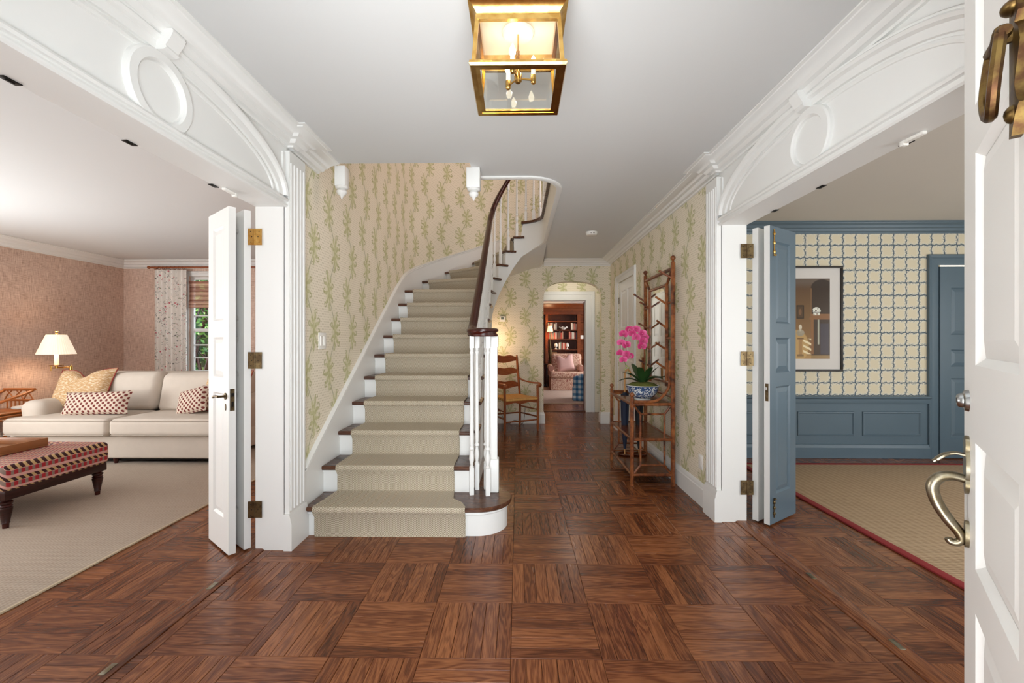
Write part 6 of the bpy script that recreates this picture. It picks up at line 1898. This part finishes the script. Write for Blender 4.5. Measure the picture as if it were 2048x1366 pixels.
mb = MB(); mb.grid(cpt, NF, 12, ufn=lambda u_, v_: (u_ * 1.05, v_ * 2.36)); mb.grid(lambda u_, v_: tuple(Vector(cpt(u_, v_)) + Vector((0, 0.003, 0))), NF, 12, ufn=lambda u_, v_: (u_ * 1.05, v_ * 2.36)); ob('drape', mb, 'curtain', cur, world=True, smooth=80, fixn=False)
for i in range(8):
    x = -5.66 + 0.44 * i / 7
    mb = MB(); mb.tube([(x, LY1 - 0.11 + 0.022 * math.cos(2 * PI * j / 12), 2.415 + 0.024 * math.sin(2 * PI * j / 12)) for j in range(12)], 0.003, 5, closed=True); ob('ring', mb, 'chairwood', cur, world=True)
# side table and lamp glimpsed through the hinge gap
t = thing('end_table', 'dark round end table glimpsed through the folding door gap', 'table', (-3.20, 5.62, 0))
mb = MB(); mb.lathe([(0.0001, 0.58), (0.24, 0.58), (0.25, 0.59), (0.245, 0.605), (0.0001, 0.605)], (0, 0, 0), 28); ob('top', mb, 'darkwood', t)
for a in (0, 120, 240): mb = MB(); mb.tube([(0.17 * math.cos(R(a)), 0.17 * math.sin(R(a)), 0), (0.14 * math.cos(R(a)), 0.14 * math.sin(R(a)), 0.58)], [0.014, 0.020], 8); ob('leg', mb, 'darkwood', t)
t = thing('table_lamp', 'table lamp with a peach shade on the dark end table', 'lamp', (-3.20, 5.62, 0.606))
mb = MB(); mb.lathe([(0.0001, 0), (0.07, 0), (0.07, 0.01), (0.03, 0.03), (0.055, 0.11), (0.02, 0.20), (0.010, 0.26), (0.0001, 0.26)], (0, 0, 0), 20); ob('base', mb, 'porcelain', t)
mb = MB(); mb.lathe([(0.19, 0.22), (0.12, 0.46), (0.117, 0.46), (0.186, 0.222)], (0, 0, 0), 28, cap=False); ob('shade', mb, 'shade_peach', t)
# garden outside
sh = thing('garden_shrub', 'tall leafy green shrubs outside the living room window', 'shrub', (-7.0, 9.6, -0.3))
mb = MB()
for i in range(14): mb.tube([(rnd.uniform(-1.5, 1.5), rnd.uniform(-.3, .3), 0), (rnd.uniform(-1.8, 1.8), rnd.uniform(-.5, .5), rnd.uniform(1.8, 3.2))], [0.05, 0.012], 6)
ob('stems', mb, 'darkwood', sh)
mb = MB()
def crown_fn(q):
    n_ = 0.18 * math.sin(q.x * 4.1 + q.z * 2.3) + 0.14 * math.sin(q.z * 5.3 + q.x * 1.7)
    return Vector((q.x, q.y + n_, q.z))
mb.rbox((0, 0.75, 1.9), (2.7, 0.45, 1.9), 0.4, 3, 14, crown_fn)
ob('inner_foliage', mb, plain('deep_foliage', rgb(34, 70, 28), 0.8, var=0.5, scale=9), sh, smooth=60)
mb = MB()
for i in range(9000):
    x, y, z = rnd.uniform(-2.6, 2.6), rnd.uniform(-0.25, 0.55), rnd.uniform(0.0, 3.7)
    y += 0.2 * math.sin(x * 3 + z * 2); s_ = rnd.uniform(0.04, 0.09)
    a, b = rnd.uniform(0, 2 * PI), rnd.uniform(-0.9, 0.9)
    d = Vector((math.cos(a) * math.cos(b), math.sin(a) * math.cos(b), math.sin(b))) * s_
    e_ = d.cross(Vector((rnd.uniform(-1, 1), rnd.uniform(-1, 1), rnd.uniform(-1, 1)))).normalized() * s_ * 0.45
    c = Vector((x, y, z)); mb.add([c - d, c + e_, c + d, c - e_], [(0, 1, 2, 3)])
ob('leaves', mb, 'foliage', sh, kind='stuff', smooth=0, fixn=False)
mb2 = MB(); mb2.box(-14, -0.9, LY1 + 0.14, 14, -0.40, -0.30); struct('ground', mb2, plain('lawn', rgb(86, 124, 60), 0.9, var=0.3, scale=3), 'green lawn outside the living room window')

# ------------------------------------------------------------------ dining room
# wainscot
WCZ = 0.67
DO0, DO1, DOH = 4.565, 5.40, 2.10
mb = MB(); mb.box(XR + 0.12, 4.46, DY1 - 0.012, DY1 + 0.1, 0.0, WCZ - 0.01)
wains = struct('wall_dining_wainscot', mb, 'blue', 'slate blue panelled wainscot below the lattice wallpaper')
mb = MB(); mb.sweep([(0, -0.075), (0.016, -0.075), (0.020, -0.062), (0.020, -0.026), (0.040, -0.016), (0.044, -0.004), (0.040, 0.004), (0, 0.006)], [(XR + 0.15, DY1 - 0.0125, WCZ), (4.46, DY1 - 0.0125, WCZ)]); ob('chair_rail', mb, 'blue', wains, smooth=25)
mb = MB(); mb.sweep([(0, 0.002), (0.024, 0.002), (0.024, 0.115), (0.018, 0.125), (0.014, 0.150), (0, 0.155)], [(XR + 0.15, DY1 - 0.0125, 0), (4.46, DY1 - 0.0125, 0)]); ob('base_board', mb, 'blue', wains, smooth=25)
for (x0, x1) in ((1.76, 2.32), (2.40, 2.95), (3.045, 3.660), (3.745, 4.375)):
    z0, z1 = 0.243, 0.508; q = 0.022
    def fr4(i, y): return [(x0 + i, y, z0 + i), (x1 - i, y, z0 + i), (x1 - i, y, z1 - i), (x0 + i, y, z1 - i)]
    yw = DY1 - 0.0125
    vs = fr4(0, yw) + fr4(0.005, yw - 0.011) + fr4(0.013, yw - 0.012) + fr4(q, yw - 0.0015) + fr4(q + 0.02, yw - 0.001)
    mb = MB(); mb.add(vs, [(k_ * 4 + i, k_ * 4 + (i + 1) % 4, k_ * 4 + 4 + (i + 1) % 4, k_ * 4 + 4 + i) for k_ in range(4) for i in range(4)] + [(16, 17, 18, 19)])
    ob('panel', mb, 'blue', wains, smooth=0)
mb = MB(); mb.box(5.52, DX1, DY1 - 0.012, DY1 + 0.1, 0.0, WCZ - 0.01); ob('end_section', mb, 'blue', wains)
mb = MB(); mb.sweep([(0, -0.075), (0.016, -0.075), (0.020, -0.062), (0.020, -0.026), (0.040, -0.016), (0.044, -0.004), (0.040, 0.004), (0, 0.006)], [(5.52, DY1 - 0.0125, WCZ), (DX1 - 0.02, DY1 - 0.0125, WCZ), (DX1 - 0.02, -0.6, WCZ)]); ob('chair_rail', mb, 'blue', wains, smooth=25)
mb = MB(); mb.box(DX1 - 0.02, DX1 - 0.0005, -0.6, DY1 - 0.013, 0.0, WCZ - 0.01); ob('side_section', mb, 'blue', wains)
mb = MB(); mb.box(DO0 - 0.10, DO1 + 0.12, DY1 + 0.004, DY1 + 0.1, 0.0, WCZ); ob('door_backing', mb, 'blue', wains)
# door at the back right
casing(19, DY1 - 0.001, 'x', -1, DO0, DO1, DOH, 0.115, 'slate blue casing of the dining room door', 'blue', 0.026)
door5 = thing('door_5', 'slate blue panelled door in the back wall of the dining room', None, (DO0, DY1 - 0.014, 0), kind='structure')
mb = MB()
l5 = leaf('door_leaf', door5, DO1 - DO0 - 0.008, DOH - 0.032, 0.030, [(0.115, 0.375), (0.465, 0.715)], [(0.22, 0.86), (0.985, 1.17), (1.33, 1.84)], ('blue', 'blue', 'blue'), (0.004, 0.0, 0.012), 0)
mb = MB(); mb.box(DO0 + 0.01, DO1 - 0.01, DY1 - 0.020, DY1 - 0.018, DOH - 0.018, DOH - 0.004)
ob('light_slit', mb, emit('lit_gap', rgb(255, 248, 232), 1.0), door5, world=True)
# framed photograph of a bust in a panelled hall
FX0, FX1, FZ0, FZ1 = 2.66, 3.53, 0.945, 2.09
pic = thing('framed_photograph', 'black framed photograph of a marble bust in a dim hall on the lattice wallpaper', 'picture', ((FX0 + FX1) / 2, DY1, FZ0))
for (a, b, c, d) in ((FX0, FX1, FZ1 - 0.022, FZ1), (FX0, FX1, FZ0, FZ0 + 0.022), (FX0, FX0 + 0.022, FZ0 + 0.022, FZ1 - 0.022), (FX1 - 0.022, FX1, FZ0 + 0.022, FZ1 - 0.022)):
    mb = MB(); mb.cbox(a, b, DY1 - 0.032, DY1 - 0.0005, c, d, 0.003); ob('frame_bar', mb, plain('black_frame', rgb(40, 34, 30), 0.4), pic, world=True)
mb = MB(); mb.box(FX0 + 0.02, FX1 - 0.02, DY1 - 0.016, DY1 - 0.001, FZ0 + 0.02, FZ1 - 0.02); ob('mat_board', mb, 'matboard', pic, world=True)
def photo_mat():
    g = G('bust_photograph'); u, v = g.uv()           # 0..1 across the print
    def rect(x0, x1, y0, y1, s_=0.006): return u.step(x0 - s_, x0 + s_) * u.step(x1 + s_, x1 - s_) * v.step(y0 - s_, y0 + s_) * v.step(y1 + s_, y1 - s_)
    def ell(cx_, cy_, rx, ry): return (((u - cx_) * (1 / rx)) * ((u - cx_) * (1 / rx)) + ((v - cy_) * (1 / ry)) * ((v - cy_) * (1 / ry))).step(1.12, 0.88)
    nz = g.noise(g.vec(u * 7, v * 12), 1.0, 3.0)
    c = g.mix(v, rgb(150, 112, 66), rgb(84, 62, 46))
    c = g.mix(v.step(0.86, 0.97), c, rgb(104, 90, 80))
    glow = ell(0.40, 0.16, 0.22, 0.20)
    c = g.mix(glow * 0.6, c, rgb(214, 178, 116))
    dk = rect(0.665, 1.1, -0.1, 0.90).max(ell(0.86, 0.88, 0.20, 0.11))
    c = g.mix(dk * 0.85, c, rgb(44, 34, 32))
    c = g.mix(rect(0.655, 0.675, 0.05, 0.88), c, rgb(124, 92, 64))
    c = g.mix(rect(0.655, 1.02, 0.535, 0.56), c, rgb(140, 98, 62))
    arch_ = ell(0.84, 0.50, 0.21, 0.06) * v.gt(0.49)
    c = g.mix(arch_, c, rgb(136, 94, 60))
    c = g.mix(rect(0.66, 0.71, 0.06, 0.52), c, rgb(138, 96, 58))
    win_ = ell(0.76, 0.60, 0.075, 0.045) * v.gt(0.585) + rect(0.70, 0.82, 0.545, 0.578)
    c = g.mix(win_ * g.noise(g.vec(u * 30, v * 40), 1.0, 1.0).step(0.38, 0.46), c, rgb(226, 226, 216))
    c = g.mix(rect(0.755, 0.81, 0.18, 0.49) * (u * 40.0).sin().step(-0.4, 0.2), c, rgb(176, 176, 160))
    c = g.mix(rect(0.83, 0.98, 0.06, 0.44) * 0.5, c, rgb(70, 70, 90))
    c = g.mix(rect(0.40, 0.535, 0.50, 0.67), c, rgb(50, 38, 28)); c = g.mix(rect(0.42, 0.515, 0.515, 0.655), c, rgb(84, 62, 42)); c = g.mix(ell(0.467, 0.585, 0.025, 0.04), c, rgb(120, 86, 58))
    stripes = ((v + u * 0.35) * 95.0).sin().step(0.0, 0.5) * rect(0.52, 0.665, 0.06, 0.25)
    c = g.mix(stripes, c, rgb(236, 220, 182))
    c = g.mix(rect(0.44, 0.50, 0.05, 0.26), c, rgb(168, 130, 84)); c = g.mix(rect(0.415, 0.53, 0.245, 0.262), c, rgb(120, 88, 56)); c = g.mix(rect(0.41, 0.53, 0.02, 0.055), c, rgb(72, 52, 38))
    c = g.mix(ell(0.470, 0.325, 0.072, 0.042), c, g.mix(nz, rgb(132, 122, 104), rgb(178, 168, 146)))
    c = g.mix(ell(0.470, 0.395, 0.028, 0.034), c, rgb(214, 204, 182)); c = g.mix(rect(0.455, 0.485, 0.345, 0.375), c, rgb(190, 180, 158))
    c = g.mix(rect(-0.1, 1.1, -0.1, 0.045) * 0.5, c, rgb(196, 160, 104))
    return g.done(c, 0.22)
PX0, PX1, PZ0, PZ1 = FX0 + 0.135, FX1 - 0.135, FZ0 + 0.135, FZ1 - 0.135
mb = MB(); mb.add([(PX0, DY1 - 0.0175, PZ0), (PX1, DY1 - 0.0175, PZ0), (PX1, DY1 - 0.0175, PZ1), (PX0, DY1 - 0.0175, PZ1), (PX0, DY1 - 0.0162, PZ0), (PX1, DY1 - 0.0162, PZ0), (PX1, DY1 - 0.0162, PZ1), (PX0, DY1 - 0.0162, PZ1)],
       [(0, 1, 2, 3), (4, 5, 6, 7)], [[(0, 0), (1, 0), (1, 1), (0, 1)]] * 2)
ob('photo_print', mb, photo_mat(), pic, world=True)

# ------------------------------------------------------------------ library beyond the arch
rug('library_rug', 0.2, 3.6, 8.72, 12.0, 'rug_library', 'rugbind', 0.02, 'pale rug on the library floor')
BKY = 12.50; BD = 0.30
case = thing('bookcase', 'built-in pine bookcase on the far library wall', 'bookcase', (1.4, BKY - BD / 2, 0))
def bk(name, x0, x1, y0, y1, z0, z1, mat='pine'):
    mb = MB(); mb.box(x0, x1, y0, y1, z0, z1); return ob(name, mb, mat, case, world=True)
bx0, bx1, bxm = 0.78, 2.35, 1.735
yf = BKY - BD
bk('upright', bx0, bx0 + 0.07, yf, BKY, 0, 2.04); bk('upright', bxm - 0.045, bxm + 0.045, yf, BKY, 0, 2.04); bk('upright', bx1 - 0.05, bx1, yf, BKY, 0, 2.04)
for i in range(11): bk('back_board', bx0 + 0.07 + i * 0.134, bx0 + 0.07 + i * 0.134 + 0.131, BKY - 0.012, BKY, 0.0, 2.04)
SHZ = (0.78, 1.045, 1.345, 1.605, 1.855)
for z in SHZ: bk('shelf', bx0 + 0.07, bxm - 0.045, yf + 0.01, BKY - 0.012, z - 0.025, z); bk('shelf', bxm + 0.045, bx1 - 0.05, yf + 0.01, BKY - 0.012, z - 0.025, z)
bk('header', bx0 - 0.2, bx1 + 0.3, yf - 0.01, BKY, 2.04, 2.13); bk('frieze', bx0 - 0.4, bx1 + 0.5, yf + 0.03, BKY, 2.13, 2.22)
mb = MB(); mb.sweep([(0, -0.13), (0.03, -0.12), (0.06, -0.06), (0.10, -0.03), (0.12, 0.0), (0, 0.0)], [(bx0 - 0.4, yf + 0.03, 2.345), (bx1 + 0.5, yf + 0.03, 2.345)]); ob('cornice', mb, 'pine', case, world=True)
bk('cupboard', bx0 + 0.07, bxm - 0.045, yf + 0.012, BKY - 0.012, 0.02, 0.75, 'darkwood')
def books(x0, x1, z, hmin, hmax, label, group, lean=0):
    x = x0; bi = 0
    ORD = ('first', 'second', 'third', 'fourth', 'fifth', 'sixth', 'seventh', 'eighth', 'ninth', 'tenth', 'eleventh', 'twelfth', 'thirteenth', 'fourteenth', 'fifteenth')
    while x < x1 - 0.02:
        bi += 1
        w_ = rnd.uniform(0.026, 0.045); h_ = rnd.uniform(hmin, hmax); dd = rnd.uniform(0.14, 0.18)
        t = thing('book', ORD[bi - 1] + ' from the left of the books ' + label, 'book', (x + w_ / 2, yf + 0.06, z + 0.0005), group=group)
        mb = MB(); mb.box(-w_ / 2, -w_ / 2 + 0.003, 0, dd, 0, h_); mb.box(w_ / 2 - 0.003, w_ / 2, 0, dd, 0, h_); mb.box(-w_ / 2 + 0.003, w_ / 2 - 0.003, 0, 0.003, 0, h_); ob('cover', mb, 'book', t)
        mb = MB(); mb.box(-w_ / 2 + 0.0032, w_ / 2 - 0.0032, 0.0032, dd - 0.004, 0.004, h_ - 0.004); ob('pages', mb, 'paper', t)
        x += w_ + 0.0015
books(0.86, 1.10, SHZ[3], 0.17, 0.215, 'left of the white bowl on the bookcase', 'books left of the bowl')
books(1.52, 1.68, SHZ[3], 0.17, 0.215, 'right of the white bowl on the bookcase', 'books right of the bowl')
books(0.86, 1.30, SHZ[2], 0.17, 0.225, 'under the white bowl, at its shelf\'s left end', 'books at the left end of the second shelf')
books(1.46, 1.68, SHZ[2], 0.18, 0.225, 'under the white bowl, at its shelf\'s right end', 'books at the right end of the second shelf')
books(1.17, 1.36, SHZ[1], 0.17, 0.205, 'between the two white urns', 'books between the urns')
t = thing('shell_bowl', 'scalloped white bowl on the upper bookcase shelf', 'bowl', (1.30, yf + 0.10, SHZ[3] + 0.0005))
mb = MB(); mb.lathe([(0.0001, 0.0), (0.04, 0.0), (0.07, 0.03), (0.13, 0.075), (0.125, 0.078), (0.06, 0.036), (0.0001, 0.012)], (0, 0, 0), 32, fn=lambda p: (p[0], p[1], p[2] + 0.018 * math.sin(6 * math.atan2(p[1], p[0])) * (math.hypot(p[0], p[1]) / 0.13) ** 3)); ob('dish', mb, 'plastic', t)
for i, x in enumerate((1.09, 1.41)):
    t = thing('white_urn', 'white footed urn %s of the books on the third bookcase shelf' % ('left', 'right')[i], 'urn', (x, yf + 0.09, SHZ[1] + 0.0005), group='pair of urns')
    mb = MB(); mb.lathe([(0.0001, 0.0), (0.042, 0.0), (0.042, 0.012), (0.018, 0.03), (0.014, 0.045), (0.046, 0.085), (0.052, 0.12), (0.036, 0.165), (0.012, 0.185), (0.0001, 0.19)], (0, 0, 0), 20); ob('body', mb, 'plastic', t)
t = thing('wooden_box_frame', 'framed brown picture leaning on the low bookcase shelf', 'picture', (0.99, yf + 0.05, SHZ[0] + 0.0005))
for (a, b, c, d) in ((-0.15, 0.15, 0.0, 0.025), (-0.15, 0.15, 0.195, 0.22), (-0.15, -0.13, 0.025, 0.195), (0.13, 0.15, 0.025, 0.195)):
    mb = MB(); mb.box(a, b, -0.012, 0.012, c, d); ob('frame_bar', mb, 'darkwood', t)
mb = MB(); mb.box(-0.13, 0.13, -0.004, 0.004, 0.025, 0.195); ob('picture_panel', mb, plain('brown_print', rgb(140, 100, 64), 0.5, var=0.35, scale=16), t)
for i in range(2):
    t = thing('stacked_book', ('lower', 'upper')[i] + ' of two pale books lying in the narrow right bookcase bay', 'book', (1.85, yf + 0.12, 1.3455 + i * 0.052), group='pale books lying flat')
    mb = MB(); mb.cbox(-0.09, 0.09, -0.07, 0.07, 0.0, 0.05, 0.003); ob('cover', mb, 'plastic', t)
# desk lamp on the low table
t = thing('low_table', 'dark low table beside the paisley armchair', 'table', (0.94, 12.0, 0.0135))
mb = MB(); mb.cbox(-0.20, 0.20, -0.20, 0.20, 0.60, 0.635, 0.004); ob('top', mb, 'darkwood', t)
mb = MB(); mb.cbox(-0.18, 0.18, -0.18, 0.18, 0.10, 0.60, 0.004); ob('cabinet', mb, 'darkwood', t)
for sx in (-1, 1):
    for sy in (-1, 1): mb = MB(); mb.tube([(sx * 0.16, sy * 0.16, 0), (sx * 0.16, sy * 0.16, 0.11)], 0.016, 8); ob('leg', mb, 'darkwood', t)
t = thing('tall_table_lamp', 'lit lamp with a small cream shade in front of the bookcase', 'lamp', (0.90, 12.03, 0.6495))
mb = MB(); mb.lathe([(0.0001, 0), (0.06, 0), (0.06, 0.012), (0.02, 0.04), (0.045, 0.20), (0.05, 0.36), (0.02, 0.56), (0.010, 0.60), (0.010, 0.90), (0.0001, 0.90)], (0, 0, 0), 18); ob('base', mb, 'brass_old', t)
mb = MB(); mb.lathe([(0.085, 0.90), (0.055, 1.06), (0.052, 1.06), (0.082, 0.90)], (0, 0, 0), 24, cap=False); ob('shade', mb, 'shade_small', t)
point('library_lamp_light', (0, 0, 1.0), 14, (1.0, 0.66, 0.36), 0.04, t)
# armchair
ac = thing('paisley_armchair', 'pink paisley skirted armchair in front of the bookcase', 'armchair', (1.26, 11.36, 0.0128))
def pa(name, c, h, r_, fn=None): mb = MB(); mb.rbox(c, h, r_, 3, 3, fn); return ob(name, mb, 'paisley', ac, smooth=60)
pa('skirt', (0, 0, 0.16), (0.42, 0.38, 0.158), 0.02)
pa('seat_cushion', (0, -0.06, 0.395), (0.43, 0.36, 0.075), 0.05)
pa('back', (0.05, 0.27, 0.66), (0.40, 0.11, 0.27), 0.07)
for sx in (-1, 1):
    pa('arm', (sx * 0.38, 0.05, 0.44), (0.07, 0.30, 0.12), 0.05)
    mb = MB(); mb.tube([(sx * 0.40, -0.27, 0.56), (sx * 0.40, 0.20, 0.58)], 0.075, 14); ob('arm_roll', mb, 'paisley', ac, smooth=60)
pillow('pink_pillow', 0.46, 0.46, 0.15, 'pinkvelvet', 'dusty pink pillow on the paisley armchair', (1.25, 11.33, 0.70), (R(-18), R(-8), 0), None, 0.09)
# blue plaid chair
pc = thing('plaid_chair', 'blue plaid upholstered chair just inside the library', 'armchair', (1.53, 9.25, 0.0128), R(-20))
def pp(name, c, h, r_): mb = MB(); mb.rbox(c, h, r_, 3, 3); return ob(name, mb, 'plaid', pc, smooth=60)
pp('skirt', (0, 0, 0.16), (0.30, 0.30, 0.158), 0.03); pp('seat_cushion', (0, 0, 0.38), (0.29, 0.29, 0.06), 0.04); pp('back', (0.20, 0, 0.40), (0.09, 0.31, 0.26), 0.06)
pp('arm', (-0.02, 0.25, 0.40), (0.26, 0.06, 0.13), 0.05); pp('arm', (-0.02, -0.25, 0.40), (0.26, 0.06, 0.13), 0.05)
